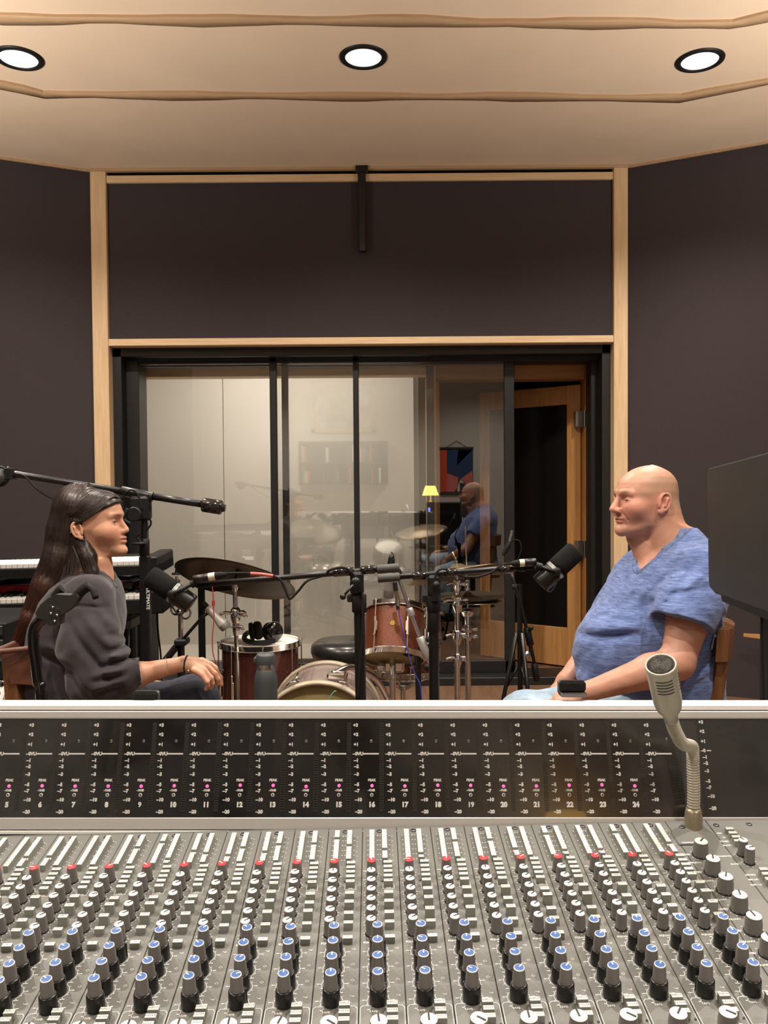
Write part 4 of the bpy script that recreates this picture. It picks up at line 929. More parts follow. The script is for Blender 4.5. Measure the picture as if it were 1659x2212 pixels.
# distant chrome stand behind the left microphone
st = empty('cymbal_stand', (pix(391, 1500, 3.7).x, 3.7, 0), 'slim chrome stand standing left of the floor tom with a bare threaded top', 'cymbal stand')
b = MB(); x0 = pix(391, 1500, 3.7).x; b.cyl((x0, 3.7, .05), pix(390, 1330, 3.7), .011, n=12); b.build('lower_tube', M_chrome, st)
b = MB(); b.cyl(pix(390, 1330, 3.7), pix(381, 1245, 3.7), .006, n=10); b.cyl(pix(382, 1242, 3.7), pix(383, 1224, 3.7), .0035, n=8); b.build('upper_tube', M_chrome, st)
b = MB(); b.cyl(pix(381, 1240, 3.7), pix(383, 1230, 3.7), .009, n=12); b.lathe([(0, 0), (.022, .0), (.022, .007), (0, .008)], pix(382, 1241, 3.7), (0, 0, 1), 18); b.build('felt_seat', M_rubber, st)
b = MB(); p = pix(389, 1322, 3.7); b.torus(p + Vector((-.02, 0, .01)), (.3, 1, .1), .022, .005, n=20); b.torus(p + Vector((.025, 0, -.006)), (.3, 1, -.1), .024, .005, n=20); b.ball(p, .018); b.build('wing_clamp', M_chrome, st); tripod(st, x0, 3.7, .35, M_chrome, .25)
# black music stand
st = empty('music_stand', (pix(438, 1500, 3.62).x, 3.62, 0), 'thin black upright stand with a small folded tray under the dark cymbal', 'stand')
x0 = pix(438, 1500, 3.62).x; b = MB(); b.box((x0 - .014, 3.61, .02), (x0 + .014, 3.63, pix(438, 1262, 3.62).z), .003); b.build('upright', M_blk, st)
b = MB(); zt_ = pix(438, 1260, 3.62).z; b.prism([(x0 - .05, 3.60, zt_), (x0 + .22, 3.60, zt_), (x0 + .19, 3.60, zt_ - .025), (x0 + .05, 3.60, zt_ - .035), (x0 - .03, 3.60, zt_ - .012)], (0, 0, 0), (0, .12, 0)); b.build('folded_tray', M_blk, st); round_base(st, x0, 3.62, .11)
tag(MB().tube(pts(3.2, (458, 1262), (460, 1280), (461, 1298)), .0022, 6).cyl(pix(461, 1298, 3.2), pix(461, 1309, 3.2), .006, m=0).tube(pts(3.2, (461, 1309), (462, 1340), (459, 1375), (460, 1410), (468, 1440), (470, 1480), (466, 1530), (464, 1600)), .0022, 6).build('red_cable', mat('red_rubber', (.42, .03, .03), .5)), 'thin red cable hanging beside the pale grey microphone', 'cable')

# rack tom microphone and silver boom
Y5 = 3.38
m5 = empty('condenser_microphone', pix(841, 1290, Y5), 'grey condenser microphone hanging head down over the rack tom, black cap on top', 'microphone')
a_ = pix(843, 1232, Y5); c_ = pix(839, 1292, Y5); d = c_ - a_; L = d.length
MB().lathe([(.018, 0), (.019, .01), (.0205, L * .4), (.021, L * .72)], a_, d, 24).build('microphone_body', mat('warm_grey_mic', (.24, .22, .19), .4, .3), m5)
MB().lathe([(.0215, L * .72), (.0215, L * .97), (.018, L), (0, L)], a_, d, 24).build('grille_head', mat('mic_mesh_dark', (.17, .16, .14), .5, .5, noise=.3, nscale=600), m5)
MB().lathe([(.016, 0), (.016, .025), (.013, .05), (.004, .075), (0, .076)], pix(844, 1232, Y5), pix(846, 1200, Y5) - pix(844, 1232, Y5), 16).build('cable_plug', M_gloss, m5)
ba, bb = (853, 1228), (935, 1452)
st = empty('microphone_stand', (pix(908, 1500, Y5 + .05).x, Y5 + .05, 0), 'silver-tubed boom stand slanting down to the right across the rack tom', 'microphone stand')
def lerp2(t): return pix(ba[0] + (bb[0] - ba[0]) * t, ba[1] + (bb[1] - ba[1]) * t, Y5 - .08)
b = MB(); b.cyl(lerp2(0), lerp2(.42), .0075, n=12); b.build('upper_tube', M_steel, st)
for t0_, t1_, r_ in ((.38, .46, .0135), (.66, .86, .0165)): b = MB(); b.cyl(lerp2(t0_), lerp2(t1_), r_, n=14, bev=.003); b.build('silver_sleeve', mat('silver_paint', (.42, .40, .38), .35, .5), st)
b = MB(); b.cyl(lerp2(.44), lerp2(1.0), .0095, n=12); b.build('lower_tube', M_steel, st)
b = MB(); b.ball(lerp2(.68) + Vector((.03, -.01, .0)), .012); b.ball(pix(858, 1240, Y5 - .04), .02, sc=(1, .8, 1.3)); p = pix(882, 1405, Y5); b.ball(p, .024, sc=(1.3, .8, 1.1)); b.ball(p + Vector((.055, .01, .01)), .02); b.ball(lerp2(.9) + Vector((.0, 0, -.02)), .02, sc=(1.2, .8, .8)); b.build('boom_clamp', M_blk, st)
p = pix(908, 1500, Y5 + .02); b = MB(); b.cyl((p.x, Y5 + .02, .03), (p.x - .01, Y5 + .02, pix(905, 1415, Y5).z), .0125, n=12); b.build('post', M_blkm, st); round_base(st, p.x, Y5 + .02, .12)
pl_ = empty('dynamic_microphone', pix(859, 1300, Y5 - .1), 'slim brass-coloured plug and clip microphone standing on the rim of the rack tom', 'microphone')
b = MB(); b.cyl(pix(855, 1275, Y5 - .1), pix(859, 1297, Y5 - .1), .0085, n=14); b.build('brass_sleeve', M_bronze2, pl_); b = MB(); b.cyl(pix(853, 1258, Y5 - .1), pix(855, 1276, Y5 - .1), .0095, n=14); b.cyl(pix(859, 1308, Y5 - .1), pix(860, 1318, Y5 - .1), .007, n=14); b.build('black_plug', M_rubber, pl_); b = MB(); b.cyl(pix(859, 1296, Y5 - .1), pix(859, 1309, Y5 - .1), .010, n=14); b.build('rim_clip', M_steel, pl_)
tag(MB().tube(pts(Y5 - .12, (860, 1316), (866, 1345), (875, 1385), (886, 1425), (898, 1460), (908, 1480), (912, 1530)), .0025, 6).build('blue_cable', mat('blue_rubber', (.04, .05, .30), .5)), 'thin blue cable running down in front of the rack tom', 'cable')
# far right black stand with small overhead microphone
Y6 = 3.9
st = empty('microphone_stand', (pix(1128, 1500, Y6).x, Y6, 0), 'black boom stand right of the hi-hat, its lower arm slanting down to the right', 'microphone stand')
MB().tube(pts(Y6, (1104, 1236), (1120, 1290), (1136, 1352), (1148, 1410)), .0085, 8, smooth=2).build('boom_arm', M_blkm, st)
b = MB(); b.cyl(pix(1138, 1356, Y6), pix(1146, 1394, Y6), .017, n=14, bev=.003); b.ball(pix(1147, 1357, Y6 - .02), .012); b.build('arm_sleeve', M_blk, st)
b = MB(); b.cyl(pix(1154, 1434, Y6), pix(1160, 1471, Y6), .016, n=14, bev=.003); b.cyl(pix(1146, 1392, Y6), pix(1155, 1436, Y6), .008); b.build('counterweight', M_blk, st)
p = pix(1124, 1500, Y6); b = MB(); b.cyl((p.x, Y6, .3), pix(1122, 1262, Y6), .012, n=14); b.build('post', M_blkm, st); b = MB(); b.ball(pix(1112, 1268, Y6 - .01), .016); b.ball(pix(1137, 1414, Y6 - .02), .022, m=1); b.build('clamp_knob', [M_blk, M_steel], st); tripod(st, p.x, Y6, .58, M_blkm, .13, .010, ph=.9)
st = empty('pencil_microphone', pix(1098, 1185, Y6), 'slim pencil microphone with a looping cable above the bronze crash cymbal', 'microphone')
MB().cyl(pix(1101, 1170, Y6), pix(1107, 1146, Y6), .008, n=12).build('microphone_body', M_steel, st); MB().lathe([(.007, 0), (.012, .03), (.012, .06), (.008, .07)], pix(1086, 1200, Y6), pix(1104, 1168, Y6) - pix(1086, 1200, Y6), 14).build('cable_plug', M_rubber, st)
tag(MB().tube(pts(Y6, (1098, 1178), (1106, 1169), (1116, 1166), (1124, 1172), (1126, 1186), (1121, 1203), (1110, 1222), (1106, 1240), (1112, 1262, Y6 - .02), (1124, 1295, Y6 - .03), (1130, 1325, Y6 - .03), (1136, 1352, Y6 - .03)), .0035, 6).build('microphone_cable', M_rubber), 'black cable looping beside the far right microphone stand', 'cable')

# ================================================================ KEYBOARDS
Yk = 3.5
def keyboard(name, label, y_l, y_r, xr, body_h, red, depth, tilt, cat='keyboard'):
    """front top edge of keys passes from px (0,y_l) to (300,y_r); right end at pixel xr"""
    a = pix(-60, y_l + (y_l - y_r) * .2, Yk); c = pix(300, y_r, Yk); e = (c - a).normalized(); up_ = Vector((0, 0, 1)); f_ = Vector((0, math.cos(tilt), math.sin(tilt))); e = (e - f_ * e.dot(f_)).normalized(); n_ = e.cross(f_)
    o = pix(-60, y_l + (y_l - y_r) * .2, Yk); W_ = (pix(xr, y_r, Yk) - a).length
    T = Matrix((e, f_, n_)).transposed().to_4x4(); T.translation = o; root = empty(name, o, label, cat)
    def pt(nm, fn, m): b = MB(); b.T = T; fn(b); return b.build(nm, m, root)
    end = .06
    pt('keyboard_case', lambda b: (b.box((0, -.01, -body_h), (W_, depth, -.012), .004), b.box((W_ - end, -.012, -body_h), (W_, depth, .022), .006), b.box((0, .15, -.02), (W_ - end, depth, .004 if not red else .012), .004)), M_blk)
    n = int((W_ - end) / .0235)
    def wk(b):
        for k in range(n): b.box((k * .0235 + .0010, 0, -.014), ((k + 1) * .0235 - .0010, .148, .006), .0022)
    pt('white_keys', wk, M_whitep)
    def bk(b):
        for k in range(n):
            if k % 7 in (0, 1, 3, 4, 5): b.box(((k + 1) * .0235 - .006, .05, .004), ((k + 1) * .0235 + .006, .148, .017), .002)
    if red: pt('black_keys', bk, M_blk)
    if red: pt('red_panel', lambda b: b.box((0, .15, .0), (W_ - end, .19, .040), .004), M_red)
    return root
keyboard('stage_piano', 'black stage piano with white keys, upper of the two keyboards behind the woman', 1222, 1214, 341, .055, False, .26, .055)
keyboard('electric_piano', 'black electric piano with a red panel, lower of the two keyboards behind the woman', 1298, 1288, 353, .075, True, .30, .06)
# navy cloth lying on the lower keyboard
b = MB(); P = []
for i in range(15):
    row = []
    for j in range(5):
        px = -20 + i * 23; py = 1276 - j * 9 - (6 * math.sin(i * .9) if j > 2 else 0) - (1.5 * math.sin(i * 2.1 + j)) - i * .5
        p = pix(px, py, Yk + .17 + j * .03); p.z += .006 * math.sin(i * 1.7 + j * 2); row.append(b.addv(p))
    P.append(row)
for i in range(14):
    for j in range(4): b.addf((P[i][j], P[i + 1][j], P[i + 1][j + 1], P[i][j + 1]), 0, True)
o = b.build('folded_cloth', mat('navy_cloth', (.035, .04, .09), .9, col2=(.09, .10, .19), nscale=22, bump=.5, bscale=160)); sm_ = o.modifiers.new('solid', 'SOLIDIFY'); sm_.thickness = .006; tag(o, 'crumpled navy blue cloth lying along the back of the lower keyboard', 'cloth')
ks = empty('keyboard_stand', pix(150, 1500, Yk + .15).xy.to_3d(), 'black steel keyboard stand holding both keyboards behind the woman', 'keyboard stand')
xa_, xb_ = pix(-40, 1500, Yk).x, pix(262, 1500, Yk).x
zu = pix(100, 1240, Yk).z - .02; zl = pix(100, 1322, Yk).z - .02
for X_ in (xa_, xb_ + .02):
    b = MB(); b.box((X_ - .02, Yk + .24, 0), (X_ + .02, Yk + .30, zu + .05), .004); b.box((X_ - .018, Yk + .02, zl - .06), (X_ + .018, Yk + .28, zl - .02), .004); b.box((X_ - .018, Yk + .05, zu - .05), (X_ + .018, Yk + .28, zu - .02), .004); b.box((X_ - .02, Yk - .1, 0), (X_ + .02, Yk + .3, .04), .004); b.build('side_frame', M_blkm, ks)
b = MB(); b.box((xa_, Yk + .26, .3), (xb_, Yk + .29, .36), .003); b.build('cross_bar', M_blkm, ks)
ac = empty('amplifier_cabinet', pix(225, 1500, Yk + .55).xy.to_3d(), 'black amplifier cabinet in the shade below the keyboards', 'amplifier')
p0 = pix(120, 1322, Yk + .45); p1 = pix(294, 1322, Yk + .45)
b = MB(); b.box((p0.x, Yk + .42, 0), (p1.x, Yk + .85, .69), .012); b.build('cabinet', M_blk, ac); b = MB(); b.box((p0.x + .03, Yk + .412, .04), (p1.x - .03, Yk + .421, .62), .004); b.build('speaker_cloth', M_foam, ac)
tag(MB().tube(pts(Yk + .05, (276, 1322), (279, 1380), (276, 1430), (272, 1530)), .003, 6).build('hanging_cable', mat('grey_rubber', (.10, .10, .09), .5)), 'grey cable hanging below the right end of the lower keyboard', 'cable')
tag(MB().tube(pts(Yk + .2, (338, 1318), (342, 1370), (348, 1430), (350, 1560)), .004, 6).build('hanging_cable', M_rubber), 'black cable dropping beside the tall post in front of the white wall', 'cable')
# rack gear at the far left
g_ = empty('equipment_rack', pix(-30, 1520, 3.0).xy.to_3d(), 'dark equipment rack at the far left edge beside the leather chair', 'rack')
p = pix(14, 1400, 3.0); b = MB(); b.box((p.x - .45, 3.0, 0), (p.x, 3.4, pix(0, 1345, 3.0).z), .006); b.build('rack_case', M_blk, g_)
for py in (1362, 1392, 1418):
    z_ = pix(0, py, 3.0).z; b = MB(); b.box((p.x - .43, 2.99, z_ - .018), (p.x - .01, 3.005, z_ + .018), .003); b.cyl((p.x - .035, 2.985, z_), (p.x - .035, 2.96, z_), .012); b.build('rack_unit', M_dsteel, g_)
g_ = empty('small_mixer', pix(-20, 1500, 2.8).xy.to_3d(), 'small white desk mixer with black and white knobs at the lower left edge', 'mixer')
a_ = pix(10, 1478, 2.8); b = MB(); b.T = Matrix.Translation((a_.x, 2.8, a_.z - .01)) @ Matrix.Rotation(.75, 4, 'X'); b.box((-.35, -.17, -.05), (.005, .03, 0), .006); b.build('mixer_case', M_whitep, g_)
b = MB(); b.T = Matrix.Translation((a_.x, 2.8, a_.z - .01)) @ Matrix.Rotation(.75, 4, 'X')
for i in range(8):
    for j in range(5): b.cyl((-.012 - .03 * i, .01 - .034 * j, 0), (-.012 - .03 * i, .01 - .034 * j, .014), .008, .006, n=10, m=(i + j) % 2)
b.build('knob_field', [M_blk, M_whitep], g_); b = MB(); b.box((a_.x - .3, 2.66, 0), (a_.x - .02, 2.84, a_.z - .13), .004); b.build('mixer_stand', M_blk, g_)
# ================================================================ CHAIRS, STANDS, SMALL THINGS
def chair_label(): pass
M_chairwood = wood('chair_wood', (.12, .045, .016), (.23, .105, .04), .4, (9, 9, 1.0), .15)
# man's chair : faces -x
Ym = 2.78
mc = empty('wooden_chair', (1.02, Ym, 0), 'dark wooden chair with a brown back rail that the man in blue sits on', 'chair')
sz = .455
b = MB(); b.box((.70, Ym - .22, sz - .045), (1.10, Ym + .22, sz), .012); b.build('seat', M_chairwood, mc)
for (xx, yy) in ((.73, Ym - .19), (.73, Ym + .19)): b = MB(); b.box((xx - .02, yy - .02, 0), (xx + .02, yy + .02, sz - .03), .006); b.build('leg', M_chairwood, mc)
zr0, zr1 = pix(1540, 1425, Ym - .2).z, pix(1545, 1356, Ym - .2).z
for yy in (Ym - .20, Ym + .20):
    b = MB(); t0 = pix(1558, 1500, Ym - .2).x; t1 = pix(1561, 1385, Ym - .2).x
    b.prism([(t0 - .09, yy - .018, 0), (t0 - .055, yy - .018, 0), (t0 - .018, yy - .018, sz), (t1 + .018, yy - .018, zr1 - .045), (t1 + .008, yy - .018, zr1 - .03), (t1 - .018, yy - .018, zr1 - .03), (t1 - .022, yy - .018, zr0), (t0 - .062, yy - .018, sz)], (0, 0, 0), (0, .036, 0)); b.build('leg', M_chairwood, mc)
b = MB(); x1 = pix(1571, 1380, Ym - .2).x; x0 = pix(1527, 1380, Ym - .2).x; rings = []
for i in range(13):
    s_ = -1 + i / 6; yy = Ym + .235 * s_; bow = .085 * (1 - s_ * s_)
    rings.append([b.addv(v) for v in ((x0 + .012 + bow, yy, zr0), (x0 + .050 + bow, yy, zr0), (x1 - .006 + bow, yy, zr1), (x0 + .020 + bow, yy, zr1))])
for i in range(12):
    for k in range(4): b.addf((rings[i][k], rings[i][(k + 1) % 4], rings[i + 1][(k + 1) % 4], rings[i + 1][k]))
b.addf(rings[0][::-1]); b.addf(rings[-1]); b.build('back_rail', M_chairwood, mc)
# woman's chair : faces +x, leather wrapped back
Yw = 2.62
wc = empty('wooden_chair', (-1.02, Yw, 0), 'wooden chair with a tan leather back that the long-haired woman sits on', 'chair')
b = MB(); b.box((-1.13, Yw - .22, sz - .045), (-.72, Yw + .22, sz), .012); b.build('seat', M_chairwood, wc)
for yy in (Yw - .19, Yw + .19): b = MB(); b.box((-.77, yy - .02, 0), (-.73, yy + .02, sz - .03), .006); b.build('leg', M_chairwood, wc)
for yy in (Yw - .21, Yw + .19):
    a_ = pix(26, 1425, Yw - .21); c_ = pix(44, 1530, Yw - .21); b = MB(); b.prism([(a_.x - .022, yy - .018, a_.z), (a_.x + .010, yy - .018, a_.z + .006), (c_.x + .028, yy - .018, sz), (c_.x + .0, yy - .018, 0), (c_.x - .04, yy - .018, 0), (c_.x - .022, yy - .018, sz)], (0, 0, 0), (0, .036, 0)); b.build('leg', M_chairwood, wc)
b = MB(); a_ = pix(8, 1402, Yw - .2); c_ = pix(62, 1400, Yw - .2); e_ = pix(50, 1478, Yw - .2)
b.prism([(a_.x, Yw - .19, a_.z), (a_.x + .012, Yw - .19, a_.z + .006), (a_.x + .05, Yw - .19, e_.z), (a_.x + .03, Yw - .19, e_.z)], (0, 0, 0), (0, .40, 0))
b.prism([(a_.x + .002, Yw - .235, a_.z), (c_.x + .02, Yw - .215, a_.z + .003), (c_.x + .03, Yw - .215, e_.z), (a_.x + .036, Yw - .235, e_.z + .01)], (0, 0, 0), (0, .012, 0))
b.tube([(a_.x + .0, Yw - .24, a_.z + .002), (a_.x + .005, Yw - .26, a_.z + .003), (c_.x + .02, Yw - .222, a_.z + .006)], .008, 8, smooth=4); b.tube([(a_.x, Yw - .24, a_.z + .003), (a_.x, Yw + .22, a_.z + .003)], .009, 8, smooth=1)
b.build('leather_back', M_leather, wc)
# instrument stand with rubber yoke
Yg = 2.05
gs = empty('instrument_stand', (pix(95, 1530, Yg).x, Yg, 0), 'black tubular instrument stand with a rubber yoke in front of the woman in grey', 'instrument stand')
P = pts(Yg, (112, 1334), (92, 1338), (76, 1356), (73, 1390), (78, 1430), (84, 1480), (92, 1540)); P.append(Vector((P[-1].x + .03, Yg, .02)))
MB().tube(P, .0138, 16).build('bent_tube', mat('gloss_black_tube', (.006, .006, .006), .14, coat=.6), gs)
b = MB(); Z = lambda px, py, dy=0: pix(px, py, Yg + dy)
def slab(ppx, y0_, y1_):
    poly = [pix(a[0], a[1], Yg + y0_) for a in ppx]; b.prism([(p.x, Yg + y0_, p.z) for p in poly], (0, 0, 0), (0, y1_ - y0_, 0))
slab([(76, 1324), (87, 1307), (106, 1306), (127, 1316), (125, 1351), (104, 1352), (97, 1339), (80, 1335)], -.022, .022)
slab([(86, 1307), (102, 1294), (120, 1284), (150, 1286), (164, 1283), (170, 1290), (156, 1312), (128, 1331), (112, 1322)], -.019, .019)
b.build('yoke_bracket', mat('matte_black_yoke', (.020, .019, .018), .6, bump=.2, bscale=400), gs)
b = MB(); b.tube(pts(Yg, (150, 1304), (164, 1290), (178, 1275), (191, 1266)), .0125, 12); b.tube([pix(190, 1266, Yg), pix(200, 1274, Yg - .02), pix(207, 1292, Yg - .03)], .0075, 10, smooth=4); b.tube(pts(Yg + .02, (118, 1290), (128, 1276), (134, 1271)), .011, 10); b.build('rubber_arm', M_rubber, gs)
b = MB()
for (px, py) in ((114, 1312), (110, 1325), (123, 1329), (118, 1342)): b.ball(pix(px, py, Yg - .024), .0035, n=10)
b.build('rivets', M_steel, gs)
for k in range(3):
    a = 2 * PI * k / 3 + .9; q = P[-1]; b = MB(); b.tube([(q.x, Yg, .16), (q.x + .26 * math.cos(a), Yg + .26 * math.sin(a), .014)], .010, 8, smooth=1); b.ball((q.x + .26 * math.cos(a), Yg + .26 * math.sin(a), .014), .014); b.build('leg', M_blkm, gs)
# bottle on a low side table
Yb = 2.55; p = pix(574.5, 1500, Yb); zt = pix(574, 1411, Yb).z; zb_ = zt - .255
bt = empty('water_bottle', (p.x, Yb, zb_), 'dark grey insulated water bottle with a steel band, standing before the floor tom', 'bottle')
M_bot = mat('slate_bottle', (.045, .052, .056), .5, noise=.05)
MB().lathe([(0, 0), (.034, 0), (.0355, .004), (.0355, .165), (.0345, .18), (.029, .203), (.027, .206)], (p.x, Yb, zb_), (0, 0, 1), 36).build('bottle_body', M_bot, bt)
MB().lathe([(.027, .205), (.0275, .207), (.0275, .222), (.027, .223)], (p.x, Yb, zb_), (0, 0, 1), 36).build('steel_band', M_steel, bt)
b = MB(); b.lathe([(.029, .223), (.0295, .226), (.0295, .248), (.026, .254), (0, .255)], (p.x, Yb, zb_), (0, 0, 1), 36); b.tube([(p.x - .02, Yb, zb_ + .248), (p.x - .03, Yb - .01, zb_ + .24), (p.x - .03, Yb - .01, zb_ + .228)], .005, 8); b.build('bottle_cap', M_bot, bt)
st = empty('side_table', (p.x, Yb, 0), 'low round table under the grey water bottle, hidden behind the console', 'table')
MB().lathe([(0, zb_ - .0005), (.10, zb_ - .0005), (.10, zb_ - .02), (0, zb_ - .02)], (p.x, Yb, 0), (0, 0, 1), 36, sm=False).build('table_top', M_chairwood, st); MB().cyl((p.x, Yb, 0.01), (p.x, Yb, zb_ - .02), .02).build('table_post', M_blkm, st); MB().lathe([(0, 0), (.08, 0), (.08, .01), (.02, .02)], (p.x, Yb, 0), (0, 0, 1), 30).build('table_foot', M_blkm, st)
# rubber blocks on the console rail
for (x0_, x1_, y0_, y1_, lab) in ((284, 338, 1495, 1524, 'left'), (1210, 1267, 1472, 1504, 'right')):
    pa = pix(x0_, y1_, 1.0); pb_ = pix(x1_, y0_, 1.0); q = MB(); m_ = empty('rail_clip', (pa.x, 1.0, pa.z), 'small black felt-faced block on the white console rail, %s' % ('below the woman\'s elbow' if lab == 'left' else 'before the man\'s wrist'), 'block')
    q.box((pa.x, 1.0, pa.z + .004), (pb_.x, 1.010, pb_.z), .003); q.build('felt_face', M_foam, m_); q = MB(); q.box((pa.x + .0005, .998, pa.z - .001), (pb_.x, 1.014, pa.z + .0045), .001); q.box((pa.x - .0005, 1.0105, pa.z), (pb_.x + .0005, 1.016, pb_.z - .001), .002); q.build('metal_bracket', M_dsteel, m_)
# big black display at the right
ds = empty('display_screen', (pix(1700, 1300, 1.9).x, 1.9, 0), 'large black display seen from behind at the right edge, in front of the man\'s back', 'display')
tl, tr, br, bl = pix(1551, 1012, 2.25), pix(1720, 968, 1.75), pix(1720, 1336, 1.75), pix(1555, 1277, 2.25)
e1 = (tr - tl).normalized(); nrm = e1.cross((bl - tl).normalized()).normalized()
if nrm.y > 0: nrm = -nrm
tl2 = tl + (tr - tl) * .0
b = MB(); cr1 = .012; dvn = (bl - tl).normalized()
poly = [tl + e1 * cr1, tr, br, bl + (br - bl).normalized() * .055 + dvn * .0, bl + (br - bl).normalized() * .008 - dvn * .012, bl - dvn * .03, tl + dvn * cr1]
b.prism(poly, (0, 0, 0), nrm * -.03); o = b.build('display_shell', mat('dark_shell', (.022, .020, .018), .5, noise=.1, nscale=30), ds); bv = o.modifiers.new('bevel', 'BEVEL'); bv.width = .004; bv.segments = 2
b = MB(); lp = [bl.lerp(br, .22) - dvn * .002, br - dvn * .002, br + dvn * .014, bl.lerp(br, .24) + dvn * .012]; b.prism([p - nrm * .012 for p in lp], (0, 0, 0), nrm * -.02); b.build('lower_lip', M_rubber, ds)
b = MB(); pe = tl + e1 * ((pix(1606, 1150, 2.1) - tl).dot(e1)) + dvn * .155; b.lathe([(0, 0), (.004, 0), (.004, .001), (0, .0015)], pe + nrm * .0003, nrm, 16, sx=.45); b.build('round_emblem', M_steel, ds)
q = pix(1672, 1400, 1.97); b = MB(); b.box((q.x - .022, 1.95, .02), (q.x + .05, 2.0, pix(1668, 1305, 1.95).z), .004); b.build('stand_column', M_blk, ds); b = MB(); b.box((q.x - .2, 1.7, 0), (q.x + .25, 2.05, .022), .005); b.build('stand_foot', M_blk, ds)
b = MB(); b.tube(pts(1.9, (1640, 1318), (1645, 1330), (1646, 1400), (1650, 1540)), .003, 6); b.build('display_cable', M_rubber, ds)
sh = empty('wall_shelf', pix(1660, 1372, 4.35), 'small orange-brown corner shelf on the right wall, partly behind the display stand', 'shelf')
w0 = wr(.86); a_ = pix(1606, 1367, 4.8); zs = a_.z
tA = wr(1.10); tB = wr(1.34); b = MB(); pA = pix(1606, 1368, 4.79)
b.prism([(pA.x, pA.y, zs - .02), (pA.x + .34, pA.y - .17, zs - .02), (pA.x + .30, pA.y - .36, zs - .02)], (0, 0, 0), (0, 0, .02)); b.build('shelf_board', M_oak_h, sh)

# ================================================================ BACK OF THE CONTROL ROOM (seen mirrored in the glass)
YM = 5.45
def mpx(px, py, Y):      # world point at depth Y (negative = behind the camera) whose mirror image sits on that pixel
    p = pix(px, py, 2 * YM - Y); p.y = Y; return p
a_ = mpx(672, 935, YR + .03); c_ = mpx(812, 820, YR + .03)
pf = empty('framed_picture', (a_.x, YR, a_.z), 'large pale framed picture on the rear wall, mirrored in the glass doors', 'picture')
b = MB(); w_ = .07
b.box((a_.x, YR, a_.z), (c_.x, YR + .03, a_.z + w_), .004); b.box((a_.x, YR, c_.z - w_), (c_.x, YR + .03, c_.z), .004); b.box((a_.x, YR, a_.z), (a_.x + w_, YR + .03, c_.z), .004); b.box((c_.x - w_, YR, a_.z), (c_.x, YR + .03, c_.z), .004); b.build('picture_frame', M_pine_h, pf)
b = MB(); b.box((a_.x + w_, YR + .005, a_.z + w_), (c_.x - w_, YR + .012, c_.z - w_)); b.build('picture_sheet', mat('picture_sheet', (.25, .24, .26), .8, col2=(.75, .72, .68), nscale=4), pf)
a_ = mpx(645, 1048, YR + .25); c_ = mpx(838, 952, YR + .25)
bs = empty('book_shelf', (a_.x, YR, a_.z), 'dark wall bookshelf with two rows, mirrored in the glass doors', 'bookshelf')
M_dw = mat('dark_shelf', (.07, .055, .05), .6, noise=.1); zm = (a_.z + c_.z) / 2
b = MB(); b.box((a_.x, YR, a_.z), (c_.x, YR + .25, a_.z + .025), .003); b.box((a_.x, YR, c_.z - .025), (c_.x, YR + .25, c_.z), .003); b.box((a_.x, YR, zm - .012), (c_.x, YR + .25, zm + .012), .003); b.box((a_.x, YR, a_.z), (a_.x + .025, YR + .25, c_.z), .003); b.box((c_.x - .025, YR, a_.z), (c_.x, YR + .25, c_.z), .003); b.box((a_.x, YR, a_.z), (c_.x, YR + .015, c_.z)); b.build('shelf_case', M_dw, bs)
cols = [(.75, .72, .66), (.5, .1, .07), (.1, .15, .3), (.6, .5, .3), (.08, .08, .08), (.7, .68, .6), (.15, .3, .2)]
rb = random.Random(5)
ORD = ['first', 'second', 'third', 'fourth', 'fifth', 'sixth', 'seventh', 'eighth', 'ninth', 'tenth', 'eleventh', 'twelfth', 'thirteenth', 'fourteenth', 'fifteenth', 'sixteenth', 'seventeenth', 'eighteenth']; CN = ['pale', 'dark red', 'navy', 'tan', 'black', 'cream', 'green']
for zz, nm in ((a_.z + .026, 'lower'), (zm + .013, 'upper')):
    xx = a_.x + .05; kk = 0
    while xx < c_.x - .12:
        if rb.random() < .3: xx += rb.uniform(.05, .16); continue
        t_ = rb.uniform(.02, .045); hgt = rb.uniform(.19, .27); ci = rb.randrange(len(cols)); bk = MB(); bk.box((xx, YR + .03, zz), (xx + t_, YR + .22, zz + hgt), .003)
        o = bk.build('book', mat('book_%d' % ci, cols[ci], .7)); tag(o, '%s book, %s from the left in the %s row of the mirrored bookshelf' % (CN[ci], ORD[min(kk, 17)], nm), 'book', 'books in the %s row of the mirrored shelf' % nm); xx += t_ + .004; kk += 1
a_ = mpx(952, 1066, YR + .02); c_ = mpx(1022, 968, YR + .02)
po = empty('wall_poster', (a_.x, YR, a_.z), 'abstract red, blue and cream poster on a hanger, mirrored in the dark glass', 'poster')
Wp, Hp = c_.x - a_.x, c_.z - a_.z
# geometric colour fields, generic stand-in
b = MB()
def fld(pl_, m): b.addf([b.addv((a_.x + Wp * u, YR + .014, a_.z + Hp * v)) for u, v in pl_], m)
b.box((a_.x, YR + .004, a_.z), (c_.x, YR + .0135, c_.z), 0, 0)
fld([(0, .04), (.2, .04), (.2, .96), (0, .96)], 1); fld([(.2, .6), (.2, .96), (.98, .96), (.98, .55), (.6, .35), (.45, .6)], 2); fld([(.5, .62), (.98, .96), (.55, .96)], 3); fld([(.2, .04), (.5, .04), (.55, .35), (.2, .45)], 4); fld([(.45, .04), (.62, .32), (.8, .16), (.95, .04)], 5); fld([(.62, .32), (.98, .5), (.98, .1)], 4)
b.build('poster_sheet', [mat('poster_a', (.05, .07, .16), .8), mat('poster_b', (.75, .10, .03), .8), mat('poster_c', (.03, .07, .20), .8), mat('poster_d', (.25, .28, .35), .8), mat('poster_e', (.75, .22, .18), .8), mat('poster_f', (.75, .65, .5), .8)], po)
